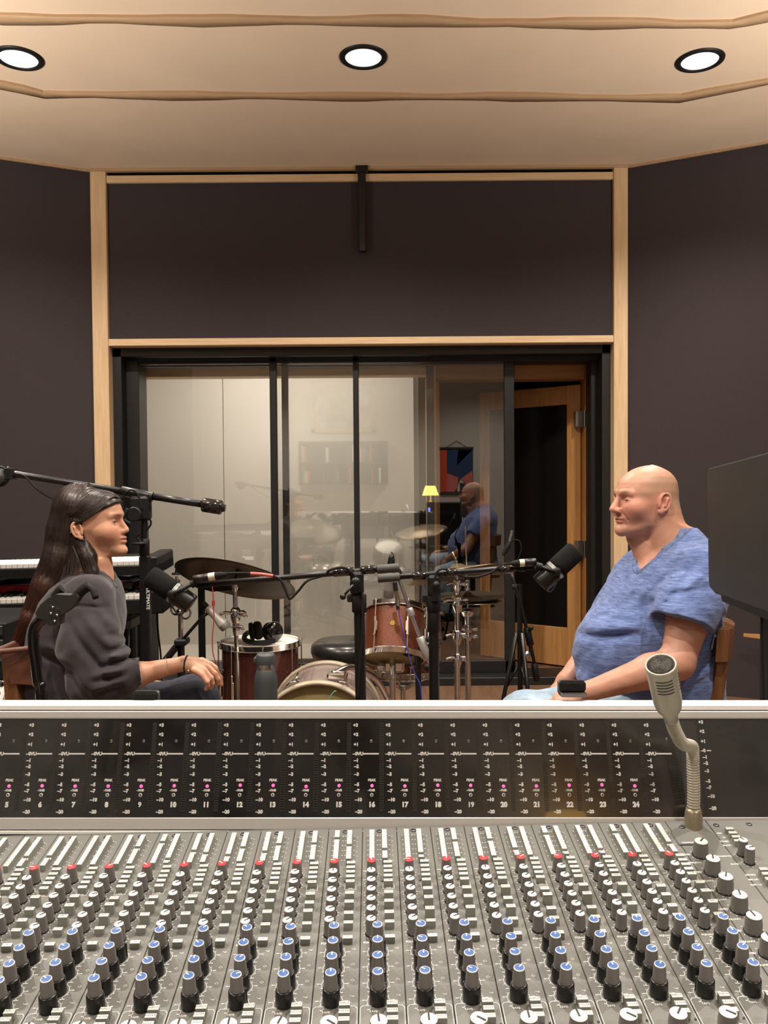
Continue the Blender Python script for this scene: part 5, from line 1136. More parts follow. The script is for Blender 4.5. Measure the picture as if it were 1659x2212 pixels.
b = MB(); b.box((a_.x - .01, YR, c_.z - .01), (c_.x + .01, YR + .03, c_.z + .02), .003); b.box((a_.x - .01, YR, a_.z - .02), (c_.x + .01, YR + .03, a_.z + .01), .003); b.tube([(a_.x + .1, YR + .02, c_.z + .02), (a_.x + Wp / 2, YR + .01, c_.z + .12), (c_.x - .1, YR + .02, c_.z + .02)], .004, 6, smooth=1); b.build('hanger_rod', M_dw, po)
a_ = mpx(925, 1400, -1.0); c_ = mpx(998, 1085, -1.0)
sk = empty('floor_speaker', ((a_.x + c_.x) / 2, -1.2, 0), 'tall black loudspeaker with a small blue light, mirrored in the dark glass', 'speaker')
b = MB(); b.box((a_.x, -1.4, .0), (c_.x, -1.0, c_.z), .01); b.build('speaker_cabinet', M_blk, sk)
for zz, rr in ((c_.z - .2, .09), (c_.z - .5, .13)): b = MB(); b.lathe([(rr, 0), (rr * .95, .012), (rr * .3, -.02 + .015), (0, .012)], ((a_.x + c_.x) / 2, -1.001, zz), (0, 1, 0), 32); b.build('driver_cone', M_foam, sk)
q = mpx(925, 1104, -1.0); b = MB(); b.box((q.x + .0, -1.0, q.z - .04), (q.x + .03, -.994, q.z + .05), .002); b.build('blue_light', mat('blue_light', (.05, .05, .5), .4, emit=(.12, .12, 1.0), estr=8), sk)
lm = empty('table_lamp', (a_.x + .06, -1.2, c_.z), 'small lamp with a glowing yellow shade on the speaker, mirrored in the glass', 'lamp')
b = MB(); b.lathe([(.12, .10), (.07, .24)], (a_.x + .06, -1.2, c_.z), (0, 0, 1), 28); b.build('lamp_shade', mat('yellow_shade', (.8, .55, .2), .7, emit=(1.0, .55, .12), estr=6), lm); b = MB(); b.lathe([(0, 0), (.05, 0), (.05, .012), (.01, .02), (.01, .16), (0, .16)], (a_.x + .06, -1.2, c_.z + .001), (0, 0, 1), 24); b.build('lamp_base', M_steel, lm)
dk = empty('rear_desk', (-.8, -1.3, 0), 'long white-topped desk at the back of the control room, mirrored in the glass', 'desk')
b = MB(); b.box((-2.0, -1.9, .60), (.5, -1.1, .64), .006); b.build('desk_top', M_whitep, dk)
for xx in (-1.95, .41): b = MB(); b.box((xx, -1.85, 0), (xx + .05, -1.15, .60), .004); b.build('desk_leg', M_steel, dk)
for i, (xx, hgt, ww) in enumerate(((-.55, .10, .3), (-1.3, .07, .25), (.1, .12, .2))): tag(MB().box((xx, -1.5, .641), (xx + ww, -1.25, .641 + hgt), .006).build('paper_stack', M_whitep), 'white papers on the rear desk mirrored in the glass, %s' % ('middle stack', 'left stack', 'right stack')[i], 'papers', 'paper stacks on the rear desk')
# ================================================================ PEOPLE  (distance-field sculpting, meshed with surface nets)
f32 = np.float32
def nv(*a): return np.array(a, dtype=f32)
def A3(v): return np.array([v[0], v[1], v[2]], dtype=f32)
def sd_cap(P, a, b, ra, rb):
    a = A3(a); ab = A3(b) - a; t = np.clip(((P - a) @ ab) / max(float(ab @ ab), 1e-9), 0, 1)
    d = P - a - t[:, None] * ab
    return np.sqrt((d * d).sum(1)) - (ra + (rb - ra) * t)
def sd_ell(P, c, r, R=None):
    p = P - A3(c)
    if R is not None: p = p @ np.array(R, dtype=f32)
    r = A3(r); k0 = np.sqrt(((p / r) ** 2).sum(1)) + 1e-9; k1 = np.sqrt(((p / (r * r)) ** 2).sum(1)) + 1e-9
    return k0 * (k0 - 1) / k1
def smin(a, b, k):
    h = np.maximum(k - np.abs(a - b), 0) / k
    return np.minimum(a, b) - h * h * k * .25
def smax(a, b, k): return -smin(-a, -b, k)
def chain(P, pts_, rs, k=.01):
    d = None
    for i in range(len(pts_) - 1):
        e = sd_cap(P, pts_[i], pts_[i + 1], rs[i], rs[i + 1]); d = e if d is None else smin(d, e, k)
    return d
def loft(P, secs, yaw, cy, p=2.3, tiltf=0.0):
    """vertical stack of super-ellipses: secs = (z, cx, half depth, half width); yaw turns the long axis"""
    S = np.array(secs, dtype=f32); z = P[:, 2]
    cx = np.interp(z, S[:, 0], S[:, 1]); hd = np.interp(z, S[:, 0], S[:, 2]); hw = np.interp(z, S[:, 0], S[:, 3])
    x = P[:, 0] - cx; y = P[:, 1] - cy; c, s = math.cos(yaw), math.sin(yaw); u = x * c + y * s; v = -x * s + y * c
    g = ((np.abs(u) / hd) ** p + (np.abs(v) / hw) ** p) ** (1 / p)
    d = (g - 1) * np.minimum(hd, hw)
    return np.maximum(d, np.maximum(S[0, 0] - z, z - S[-1, 0])).astype(f32)
def ridge(P, a, b, w, amp):
    a = A3(a); ab = A3(b) - a; t = np.clip(((P - a) @ ab) / max(float(ab @ ab), 1e-9), 0, 1); d = P - a - t[:, None] * ab
    return (amp * np.exp(-(d * d).sum(1) / (w * w)) * np.clip(4 * t * (1 - t) + .25, 0, 1)).astype(f32)
def ridge2(P, a, b, w, amp, ymax):
    """fold in the near side of a garment: ignores depth, fades out beyond y = ymax"""
    a = A3(a)[[0, 2]]; ab = A3(b)[[0, 2]] - a; q = P[:, [0, 2]]; t = np.clip(((q - a) @ ab) / max(float(ab @ ab), 1e-9), 0, 1); d = q - a - t[:, None] * ab
    return (amp * np.exp(-(d * d).sum(1) / (w * w)) * np.clip(4 * t * (1 - t) + .2, 0, 1) / (1 + np.exp((P[:, 1] - ymax) / .015))).astype(f32)
def wob(P, s, seed=0):
    x, y, z = P[:, 0] * s + seed, P[:, 1] * s + seed * 1.7, P[:, 2] * s + seed * .6
    return (np.sin(x + 1.3 * np.sin(y * .9 + z * 1.1)) * np.cos(z + .8 * np.sin(x * 1.2)) + .5 * np.sin(2.1 * y + 1.7 * z + np.sin(1.9 * x))).astype(f32)

def sdf_mesh(name, f, lo, hi, h, mats, parent=None, B=9, colf=None, relax=1):
    lo = np.array(lo, dtype=np.float64); hi = np.array(hi, dtype=np.float64)
    BB = 4 * B; nb = np.ceil((hi - lo) / (BB * h)).astype(int) + 1
    I = np.stack(np.meshgrid(*[np.arange(k) for k in nb], indexing='ij'), -1).reshape(-1, 3)
    I = I[np.abs(f((lo + (I + .5) * BB * h).astype(f32))) < BB * h * 1.1]
    g4 = np.arange(4); G4 = np.stack(np.meshgrid(g4, g4, g4, indexing='ij'), -1).reshape(-1, 3)
    I = (I[:, None, :] * 4 + G4[None]).reshape(-1, 3)
    keep = I[np.abs(f((lo + (I + .5) * B * h).astype(f32))) < B * h * 1.15]
    g = np.arange(B + 1); G = np.stack(np.meshgrid(g, g, g, indexing='ij'), -1).reshape(-1, 3)
    big = 1 << 12
    cid, cpos, quads = [], [], []
    key = lambda c: (c[:, 0] * big + c[:, 1]) * big + c[:, 2]
    def blocks():
        for k0 in range(0, len(keep), 40):
            bs_ = keep[k0:k0 + 40] * B; P = (lo + (bs_[:, None, :] + G[None]).reshape(-1, 3) * h).astype(f32); Ds = f(P).reshape(len(bs_), B + 1, B + 1, B + 1)
            for bb_, dd_ in zip(bs_, Ds): yield bb_, dd_
    for base, D in blocks():
        S = D < 0
        if S.all() or not S.any(): continue
        acc = np.zeros((B, B, B, 3)); cnt = np.zeros((B, B, B))
        for ax in range(3):
            s0 = [slice(None)] * 3; s1 = [slice(None)] * 3; s0[ax] = slice(0, B); s1[ax] = slice(1, B + 1)
            d0, d1_ = D[tuple(s0)], D[tuple(s1)]; cr = (d0 < 0) != (d1_ < 0); t = np.where(cr, d0 / np.where(cr, d0 - d1_, 1), 0)
            o1, o2 = [a for a in range(3) if a != ax]
            for i in (0, 1):
                for j in (0, 1):
                    sl = [slice(None)] * 3; sl[ax] = slice(0, B); sl[o1] = slice(i, i + B); sl[o2] = slice(j, j + B); sl = tuple(sl)
                    c_ = cr[sl]; cnt += c_; acc[..., ax] += np.where(c_, t[sl], 0); acc[..., o1] += c_ * i; acc[..., o2] += c_ * j
            # quads for edges owned by this block
            sl = [slice(0, B)] * 3; ce = cr[tuple(sl)]; e = np.argwhere(ce)
            if len(e):
                s_neg = d0[tuple(sl)][ce] < 0; E = e + base; u = np.zeros(3, int); v = np.zeros(3, int); u[(ax + 1) % 3] = 1; v[(ax + 2) % 3] = 1
                q4 = np.stack([key(E - u - v), key(E - v), key(E), key(E - u)], 1); q4[~s_neg] = q4[~s_neg][:, ::-1]; quads.append(q4)
        a = np.argwhere(cnt > 0)
        cid.append(key(a + base)); cpos.append(lo + (a + base + acc[tuple(a.T)] / cnt[tuple(a.T)][:, None]) * h)
    cid = np.concatenate(cid); cpos = np.concatenate(cpos); o = np.argsort(cid); cid = cid[o]; cpos = cpos[o]
    q = np.concatenate(quads); ix = np.searchsorted(cid, q); ix = np.clip(ix, 0, len(cid) - 1); ok = (cid[ix] == q).all(1); q = ix[ok]
    # tangential relax
    for _ in range(relax):
        s = np.zeros_like(cpos); n = np.zeros(len(cpos))
        for i in range(4):
            a_, b_ = q[:, i], q[:, (i + 1) % 4]
            for k in range(3): s[:, k] += np.bincount(a_, cpos[b_, k], len(cpos)) + np.bincount(b_, cpos[a_, k], len(cpos))
            n += np.bincount(a_, minlength=len(cpos)) + np.bincount(b_, minlength=len(cpos))
        cpos = cpos * .5 + (s / np.maximum(n, 1)[:, None]) * .5
    me = bpy.data.meshes.new(name); me.vertices.add(len(cpos)); me.vertices.foreach_set('co', cpos.astype(f32).ravel())
    me.loops.add(len(q) * 4); me.loops.foreach_set('vertex_index', q.astype(np.int32).ravel()); me.polygons.add(len(q))
    me.polygons.foreach_set('loop_start', np.arange(len(q), dtype=np.int32) * 4); me.polygons.foreach_set('use_smooth', np.ones(len(q), bool)); me.update(calc_edges=True); me.validate()
    for m_ in (mats if isinstance(mats, list) else [mats]): me.materials.append(m_)
    if colf is not None:
        col = colf(cpos.astype(f32)); at = me.color_attributes.new('skin_colour', 'FLOAT_COLOR', 'POINT')
        at.data.foreach_set('color', np.concatenate([col, np.ones((len(col), 1))], 1).astype(f32).ravel())
    ob = bpy.data.objects.new(name, me); return link(ob, parent)

def skin_mat(name):
    m = mat(name, (.5, .3, .2), .48, spec=.45, bump=.12, bscale=420, sss=.12); nt = m.node_tree; a = nt.nodes.new('ShaderNodeVertexColor'); a.layer_name = 'skin_colour'
    nt.links.new(a.outputs[0], nt.nodes['Principled BSDF'].inputs['Base Color']); return m
M_skin = skin_mat('skin_fair'); M_skin2 = skin_mat('skin_ruddy')
M_eye = mat('eye_white', (.62, .56, .52), .2); M_iris = mat('eye_dark', (.035, .02, .015), .15)

def hframe(o, yaw, pitch, roll=0):
    """head frame: x forward, y to the person's left, z up"""
    R = Matrix.Rotation(yaw, 3, 'Z') @ Matrix.Rotation(pitch, 3, 'Y') @ Matrix.Rotation(roll, 3, 'X')
    return np.array(R, dtype=f32), A3(o)
def skull_sdf(p, H):
    x, y, z = p[:, 0], p[:, 1], p[:, 2]; ya = np.abs(y); q = np.stack([x, ya, z], 1)
    if '_t' not in H:
        zz = np.linspace(H['bot'], H['top'], 240); H['_z'] = zz
        def sm(T):
            T = np.array(T); v = np.interp(zz, T[:, 0], T[:, 1]); k = np.hanning(15); k /= k.sum(); u_ = np.convolve(np.pad(v, 7, mode='reflect', reflect_type='odd'), k, 'valid'); return u_
        H['_t'] = [sm(H[k]) for k in ('front', 'back', 'width')]
    zz = H['_z']; xf, xb, w = (np.interp(z, zz, t_) for t_ in H['_t'])
    xm = xb + (xf - xb) * .45; a = np.where(x > xm, xf - xm, xm - xb); a = np.maximum(a, .004); w = np.maximum(w, .004)
    pf = np.interp(z, [-.1, -.05, 0, .06], [2.0, 2.05, 2.35, 2.2]); pp = np.where(x > xm, pf, 2.1)
    g = ((np.abs(x - xm) / a) ** pp + (ya / w) ** pp) ** (1 / pp)
    d = (g - 1) * np.minimum(a, w); zt, zb = H['top'], H['bot']; d = np.maximum(d, np.maximum(z - zt, zb - z)) * np.interp(z, [zb - .01, zb + .03, .06, .11, .14], [.5, 1, 1, .4, .3])
    return d
def head_sdf(P, fr, H):
    R, o = fr; p = (P - o) @ R          # world -> local
    x, y, z = p[:, 0], p[:, 1], p[:, 2]; ya = np.abs(y); q = np.stack([x, ya, z], 1); d = skull_sdf(p, H)
    N = H['n']
    d = smin(d, sd_ell(q, N['cheek'][0], N['cheek'][1]), .034)
    d = smin(d, sd_cap(q, N['brow'][0], N['brow'][1], N['brow'][2], N['brow'][2] * .8), .014)
    d = smax(d, -sd_ell(q, N['socket'][0], N['socket'][1]), .014)
    d = smin(d, sd_ell(q, N['lid'][0], N['lid'][1]), .004)
    # nose
    ns = sd_cap(p, N['bridge'], N['tip'], N['br'], N['tr']); ns = smin(ns, sd_ell(q, N['wing'][0], N['wing'][1]), .006); d = smin(d, ns, .009)
    d = smax(d, -sd_ell(q, N['nostril'], (.0045, .003, .0035)), .003)
    # lips
    for c, r in N['lips']: d = smin(d, sd_ell(p, c, r), .005)
    mx, mz, mw = N['mouth']; ml = sd_cap(q, (mx + .004, 0, mz), (mx - .018, mw, mz + N.get('smile', 0)), .0012, .0008); d = smax(d, -ml, .0035)
    if 'fold' in N: d = smax(d, -sd_cap(q, *N['fold'][:2], .0012, .0016), .008)
    d = smin(d, sd_ell(p, *N['chin']), .012)
    for c0, c1, w_, am in N.get('crease', []):
        aa = A3(c0); ab = A3(c1) - aa; t = np.clip(((q - aa) @ ab) / float(ab @ ab), 0, 1); dd = q - aa - t[:, None] * ab; d = d + am * np.exp(-(dd * dd).sum(1) / (w_ * w_))
    # eye opening
    d = smax(d, -sd_ell(q, N['eye'], N['slit']), .0015)
    # ear
    e = N['ear']; s = N['ears']; ex, ez = e[0], e[2]; ye = e[1]
    pe = np.stack([x - ex + (z - ez) * .18, ya - ye - np.maximum(0, ex - x) * .45, z - ez], 1) / s
    ear = sd_ell(pe, (0, 0, 0), (.0165, .0045, .028)); 
    rim = None
    for i in range(9):
        a0 = math.radians(-30 + 30 * i); a1 = math.radians(0 + 30 * i)
        c0 = (.0155 * math.cos(a0), .0045, .026 * math.sin(a0) + .002); c1 = (.0155 * math.cos(a1), .0045, .026 * math.sin(a1) + .002)
        r_ = sd_cap(pe, c0, c1, .0036, .0036); rim = r_ if rim is None else np.minimum(rim, r_)
    ear = smax(ear, -sd_ell(pe, (.003, .009, .001), (.0085, .0085, .0145)), .004)
    ear = smin(ear, rim, .003); ear = smin(ear, sd_cap(pe, (-.006, .006, .012), (-.004, .007, -.010), .0028, .0028), .003); ear = smin(ear, sd_ell(pe, (.006, .002, -.024), (.008, .004, .008)), .005)
    ear = smin(ear, sd_ell(pe, (.013, .003, -.003), (.004, .0045, .006)), .003)
    d = smin(d, ear * s, .004)
    return d.astype(f32), p
def hand_sdf(P, chains, palm, k=.006):
    d = chain(P, palm[0], palm[1], .012)
    for pts_, rs in chains: d = smin(d, chain(P, pts_, rs, .003), k)
    return d

# ---------------------------------------------------------------- the man
MY = 2.76
def mp(px, py, Y=MY): return pix(px, py, Y)
man_fr = hframe(mp(1398, 1088), PI + math.radians(15), math.radians(0))
HM = dict(top=.129, bot=-.112,
  front=[(-.112, .05), (-.108, .066), (-.102, .088), (-.095, .104), (-.0825, .110), (-.067, .103), (-.057, .106), (-.0456, .109), (-.035, .106), (-.02, .103), (.0, .100), (.018, .101), (.034, .110), (.053, .105), (.0725, .097), (.0875, .085), (.1025, .068), (.114, .049), (.121, .031), (.126, .008), (.129, -.015)],
  back=[(-.112, .04), (-.108, .03), (-.102, .015), (-.09, -.01), (-.07, -.04), (-.05, -.07), (-.03, -.094), (0, -.103), (.034, -.106), (.07, -.101), (.09, -.090), (.105, -.075), (.118, -.052), (.126, -.033), (.129, -.02)],
  width=[(-.112, .012), (-.108, .024), (-.102, .036), (-.09, .049), (-.07, .060), (-.05, .067), (-.03, .072), (0, .077), (.04, .078), (.07, .073), (.09, .064), (.105, .052), (.118, .034), (.126, .016), (.129, .004)],
  n=dict(cheek=((.072, .040, -.014), (.025, .026, .023)), brow=((.101, .012, .036), (.086, .046, .034), .0075), socket=((.110, .031, .015), (.0155, .017, .0095)),
    lid=((.0875, .033, .0125), (.013, .0155, .0105)), bridge=(.104, 0, .022), tip=(.1255, 0, -.0165), br=.0085, tr=.0128, wing=((.114, .0135, -.021), (.012, .0075, .0088)), nostril=(.118, .008, -.031),
    lips=[((.104, 0, -.0475), (.0085, .024, .0045)), ((.103, 0, -.0575), (.0085, .021, .0052))], mouth=(.110, -.0525, .026), smile=.010, chin=((.094, 0, -.087), (.021, .027, .020)),
    crease=[((.112, .019, -.020), (.092, .036, -.050), .004, .0030), ((.086, .048, .008), (.070, .056, -.002), .003, .0012), ((.088, .048, .014), (.070, .057, .012), .003, .0012), ((.10, .024, -.004), (.088, .042, -.006), .004, .0014), ((.110, .006, .050), (.094, .040, .052), .003, .0010), ((.108, .006, .060), (.094, .036, .063), .003, .0010)],
    eye=(.0975, .0335, .0110), slit=(.009, .0105, .0014), ear=(-.008, .080, .003), ears=1.12))
L = Vector
m_sh = mp(1512, 1232, 2.60); m_el = mp(1462, 1432, 2.50); m_wr = mp(1275, 1492, 2.47)
m_sh2 = mp(1400, 1235, 2.97); m_el2 = mp(1290, 1392, 3.02); m_wr2 = mp(1222, 1468, 2.86)
m_hip = [Vector((.93, 2.66, .56)), Vector((.93, 2.88, .56))]; m_knee = [mp(1130, 1552, 2.60), mp(1165, 1545, 2.95)]
m_ank = [Vector((m_knee[0].x + .03, 2.60, .10)), Vector((m_knee[1].x + .06, 2.97, .10))]
torso_m = [(.46, .92, .17, .19), (.52, .915, .185, .205), (.60, .885, .200, .21), (.70, .868, .212, .215), (.76, .876, .212, .215), (.82, .895, .200, .215), (.88, .918, .185, .222), (.94, .940, .168, .228), (.99, .955, .148, .222), (1.03, .968, .118, .195), (1.06, .975, .095, .155), (1.085, .975, .075, .105), (1.12, .97, .06, .075)]
myaw = math.radians(18)
def fingers_for(wr, d, side, up_, l=.085, spread=.019, curl=.5, flat=False):
    """relaxed hand: wr wrist point, d direction, side = direction index->little finger, up_ = back of the hand"""
    d = Vector(d).normalized(); up_ = Vector(up_); up_ = (up_ - d * d.dot(up_)).normalized(); s_ = Vector(side); s_ = (s_ - d * d.dot(s_) - up_ * up_.dot(s_)).normalized()
    ch = []; kn = []
    for i, (ll, off, fw_) in enumerate(((.070, -1.5, .082), (.078, -.5, .087), (.073, .5, .083), (.058, 1.5, .075))):
        b_ = wr + d * fw_ + s_ * (off * spread) ; P_ = [b_ - d * .03 - up_ * .004, b_]; a_ = 0; q_ = b_
        for fr_, bend in ((.45, curl), (.30, curl * 1.1), (.25, curl * .7)):
            a_ += bend; q_ = q_ + (d * math.cos(a_) - up_ * math.sin(a_)) * (ll * fr_) + s_ * (off * .0008); P_.append(q_)
        r0 = (.0092, .0096, .0092, .0082)[i]; ch.append((P_, [r0 * 1.05, r0 * 1.08, r0 * .98, r0 * .88, r0 * .74]))
    t0 = wr + d * .026 - s_ * .020 - up_ * .008; t1 = wr + d * .055 - s_ * .043 - up_ * .016; t2 = t1 + d * .028 - s_ * .010 - up_ * .007; t3 = t2 + d * .022 + s_ * .003 - up_ * .006
    ch.append(([t0, t1, t2, t3], [.014, .0115, .0100, .0080]))
    palm = ([wr, wr + d * .04, wr + d * .075 + s_ * .012], [.024, .026, .018]); palm2 = [wr + d * .03 - s_ * .018, wr + d * .076 - s_ * .022]
    return ch, palm, palm2, (d, s_, up_)
hm1 = fingers_for(m_wr + (m_wr - m_el).normalized() * .02, (-.92, .15, -.28), (0, 1, 0), (-.15, 0, 1), curl=.32)
hm2 = fingers_for(m_wr2 + Vector((-.01, 0, -.01)), (-.50, -.45, -.62), (.5, -.7, .2), (-.75, .1, .55), curl=.42)
def man_body(P):
    d, p = head_sdf(P, man_fr, HM)
    nk = sd_cap(P, mp(1424, 1118), mp(1448, 1215), .072, .083); d = smin(d, nk, .022)
    d = smin(d, sd_cap(P, mp(1372, 1158), mp(1400, 1210, MY - .01), .026, .040), .025)
    d = smin(d, sd_cap(P, mp(1440, 1170), mp(1500, 1205), .055, .06), .03)
    d = smin(d, loft(P, [(a, b, c - .02, e - .02) for a, b, c, e in torso_m], myaw, MY), .03)
    d = smin(d, chain(P, [m_sh, mp(1490, 1330, 2.55), m_el], [.062, .062, .050], .03), .03)
    fm = m_el.lerp(m_wr, .3); d = smin(d, chain(P, [m_el, fm, m_wr], [.049, .050, .030], .02), .022)
    d = smin(d, chain(P, [m_sh2, m_el2], [.055, .047], .02), .03); fm2 = m_el2.lerp(m_wr2, .35); d = smin(d, chain(P, [m_el2, fm2, m_wr2], [.044, .043, .028], .02), .02)
    for hh_, wr_ in ((hm1, m_wr), (hm2, m_wr2)):
        e = hand_sdf(P, hh_[0], hh_[1]); e = smin(e, sd_cap(P, hh_[2][0], hh_[2][1], .017, .014), .012); d = smin(d, smin(e, sd_cap(P, wr_, hh_[1][0][0], .026, .023), .01), .014)
    for i in (0, 1):
        d = smin(d, chain(P, [m_hip[i], m_knee[i], m_ank[i]], [.085, .055, .035], .02), .03); d = smin(d, sd_cap(P, m_ank[i] - Vector((0, 0, .035)), m_ank[i] + Vector((-.16, 0, -.06)), .035, .028), .02)
    return d
def lin(c): return np.array([((v / 255 + .055) / 1.055) ** 2.4 if v > 10 else v / 3294 for v in c])
def blendc(col, w, c): w = np.clip(w, 0, 1)[:, None]; return col * (1 - w) + np.array(c) * w
def gz(p, c, r): return np.exp(-(((p - np.array(c)) / np.array(r)) ** 2).sum(1))
def man_col(V_):
    R, o = man_fr; p = (V_ - o) @ R; q = p.copy(); q[:, 1] = np.abs(q[:, 1]); n = len(V_)
    col = np.tile(np.array([.50, .255, .170]), (n, 1)); col *= (1 + .07 * wob(V_, 70, 3))[:, None]
    head = (q[:, 2] > -.12) & (np.abs(p).max(1) < .2)
    fc = np.where(head, gz(q, (.085, .035, -.02), (.05, .06, .045)), 0); col = blendc(col, fc * .7, (.58, .235, .175))
    st = np.where(head, 1 / (1 + np.exp(-((-.01 * 0 + .058) - q[:, 0] - .25 * (q[:, 2] - .04)) / .012)) / (1 + np.exp((q[:, 2] - .095) / .010)) / (1 + np.exp(-(q[:, 2] - (.028 - (q[:, 0] < -.03) * .045)) / .010)), 0); col = blendc(col, st * .62, (.27, .195, .125))
    bd = np.where(head, gz(q, (.06, .05, -.07), (.055, .05, .028)), 0); col = blendc(col, bd * .35, (.36, .19, .12))
    col = blendc(col, np.where(head, gz(q, (-.004, .088, .004), (.03, .02, .042)), 0) * .55, (.60, .23, .17))
    col = blendc(col, gz(q, (.100, .031, .0385), (.018, .021, .0052)) * .9, (.10, .05, .03))  # eyebrow, darkened further to paint in the shadow at the brow
    col = blendc(col, gz(q, (.107, 0, -.0515), (.012, .024, .0075)) * .6, (.42, .12, .10))
    col = blendc(col, gz(q, (.104, .008, -.0500), (.014, .020, .0022)) * .8, (.10, .02, .02))
    col = blendc(col, gz(q, (.125, 0, -.018), (.018, .018, .014)) * .4, (.66, .26, .20))
    col = blendc(col, gz(q, (.095, .033, .0115), (.012, .014, .004)) * .45, (.22, .10, .07))
    return np.clip(col, 0, 1)
man = empty('person', (m_ank[0].x, MY, 0), 'bald man in a heathered blue T-shirt and pale jeans, sitting on the right and smiling', 'person')
MRES = .0026
body = sdf_mesh('body', man_body, (.38, 2.3, -.02), (1.32, 3.2, 1.42), MRES, M_skin2, man, colf=man_col)
def eyes(fr, N, parent, r=.0115):
    R, o = fr
    for s in (1, -1):
        c = np.array([N['eye'][0] - r * 1.0, N['eye'][1] * s - 0, N['eye'][2]]); g = R.astype(float) @ c + o; fwd = Vector((R @ np.array([1, 0, 0], dtype=f32)).tolist()); b = MB(); b.ball(g, r, 0, 20); b.ball(Vector(g.tolist()) + fwd * (r * .30) , r * .76, 1, 14); b.build('eye', [M_eye, M_iris], parent)
eyes(man_fr, HM['n'], man)
# shirt
def man_shirt_full(P):
    d = loft(P, [(a, b, c + (.016 if a < .75 else .0), e + (.018 if a < .75 else 0)) for a, b, c, e in torso_m], myaw, MY)
    # belly
    d = smin(d, sd_ell(P, mp(1352, 1396, MY - .03), (.160, .170, .125)), .05)
    d = smin(d, sd_ell(P, mp(1350, 1460, MY - .03), (.155, .165, .075)), .03)
    d = smin(d, sd_cap(P, mp(1500, 1225, 2.66), mp(1420, 1235, 2.90), .06, .055), .06)
    slv = chain(P, [m_sh + Vector((-.02, .06, .012)), m_sh, mp(1492, 1300, 2.555), mp(1468, 1348, 2.52)], [.055, .076, .091, .098], .03)
    cutn = (mp(1458, 1420, 2.5) - mp(1500, 1240, 2.58)).normalized(); cp = mp(1462, 1347, 2.53); slv = smax(slv, (P - A3(cp)) @ A3(cutn), .004); slv = np.maximum(slv, -(sd_cap(P, cp - cutn * .02, m_el, .074, .074)))
    s2_ = chain(P, [m_sh2, mp(1348, 1300, 3.0)], [.075, .082], .03); c2 = mp(1335, 1308, 3.0); s2_ = smax(s2_, (P - A3(c2)) @ A3((m_el2 - m_sh2).normalized()), .004)
    d = smin(d, s2_, .03)
    arm_gap = slv; d = smin(d, arm_gap, .022)
    # folds
    F = np.zeros(len(P), dtype=f32)
    for a_, b_, w_, am in (((1470, 1180, 2.62), (1375, 1300, 2.60), .012, .010), ((1500, 1200, 2.6), (1400, 1320, 2.56), .010, -.007), ((1430, 1200, 2.62), (1345, 1310, 2.62), .010, .008), ((1520, 1230, 2.53), (1420, 1300, 2.50), .012, .008), ((1540, 1262, 2.52), (1440, 1290, 2.46), .010, -.007), ((1408, 1300, 2.52), (1395, 1400, 2.53), .010, -.012), ((1265, 1385, 2.62), (1390, 1372, 2.54), .012, -.016), ((1275, 1365, 2.60), (1400, 1352, 2.53), .016, .012), ((1300, 1330, 2.58), (1390, 1340, 2.54), .012, .006), ((1500, 1345, 2.5), (1440, 1420, 2.52), .012, -.008), ((1535, 1370, 2.6), (1450, 1480, 2.56), .014, .010), ((1545, 1410, 2.6), (1440, 1490, 2.56), .010, -.008), ((1530, 1440, 2.6), (1420, 1495, 2.56), .010, .008), ((1540, 1300, 2.6), (1560, 1370, 2.64), .012, .008)):
        F += ridge2(P, pix(*a_), pix(*b_), w_ * .9, am * .95, MY - .02)
    d = d - F - .0022 * wob(P, 24, 1) - .0012 * wob(P, 55, 4)
    return np.maximum(d, .50 - P[:, 2]).astype(f32)
def man_neck(P):
    return smin(sd_cap(P, mp(1430, 1130), mp(1446, 1212, MY - .0), .079, .088), chain(P, [mp(1415, 1130, MY - .04), mp(1393, 1205, MY - .055), mp(1381, 1222, MY - .075)], [.05, .034, .012], .02), .01)
def man_shirt(P): return smax(man_shirt_full(P), -man_neck(P), .006)
def man_collar(P): return np.maximum(np.abs(man_shirt_full(P) + .0005) - .0032, np.abs(man_neck(P) - .008) - .009)
M_shirt = mat('heather_blue', (.030, .052, .155), .9, col2=(.20, .28, .54), nscale=16, bump=.25, bscale=900, stretch=(1.6, 1.6, 15), spec=.15, sheen=.2)
for n_ in M_shirt.node_tree.nodes:
    if n_.type == 'TEX_NOISE' and n_.inputs['Scale'].default_value == 16: n_.inputs['Detail'].default_value = 9; n_.inputs['Roughness'].default_value = .72; n_.inputs['Distortion'].default_value = .25
sdf_mesh('t_shirt', man_shirt, (.55, 2.3, .46), (1.30, 3.2, 1.14), .0036, M_shirt, man)
sdf_mesh('shirt_collar', man_collar, (.70, 2.5, .88), (1.15, 3.0, 1.14), .003, mat('heather_blue_dark', (.075, .10, .20), .9, col2=(.14, .19, .34), nscale=60, bump=.3, bscale=600), man)
def man_jeans(P):
    d = loft(P, [(.44, .93, .16, .18), (.52, .92, .175, .19), (.60, .90, .175, .18)], myaw, MY)
    for i in (0, 1): d = smin(d, chain(P, [m_hip[i], m_knee[i] + Vector((0, 0, .004)), m_ank[i]], [.100, .076, .058], .03), .03)
    d = d - .003 * wob(P, 26, 8) - .0018 * wob(P, 60, 2)
    for a_, b_ in (((1150, 1500), (1185, 1480)), ((1120, 1512), (1170, 1488)), ((1180, 1500), (1205, 1478))): d = d - ridge(P, pix(*a_, 2.55), pix(*b_, 2.55), .008, .006)
    return np.maximum(d, .075 - P[:, 2]).astype(f32)
sdf_mesh('jeans', man_jeans, (.36, 2.42, .06), (1.2, 3.15, .70), .005, mat('pale_denim', (.22, .32, .42), .85, col2=(.36, .48, .58), nscale=30, bump=.3, bscale=700), man)
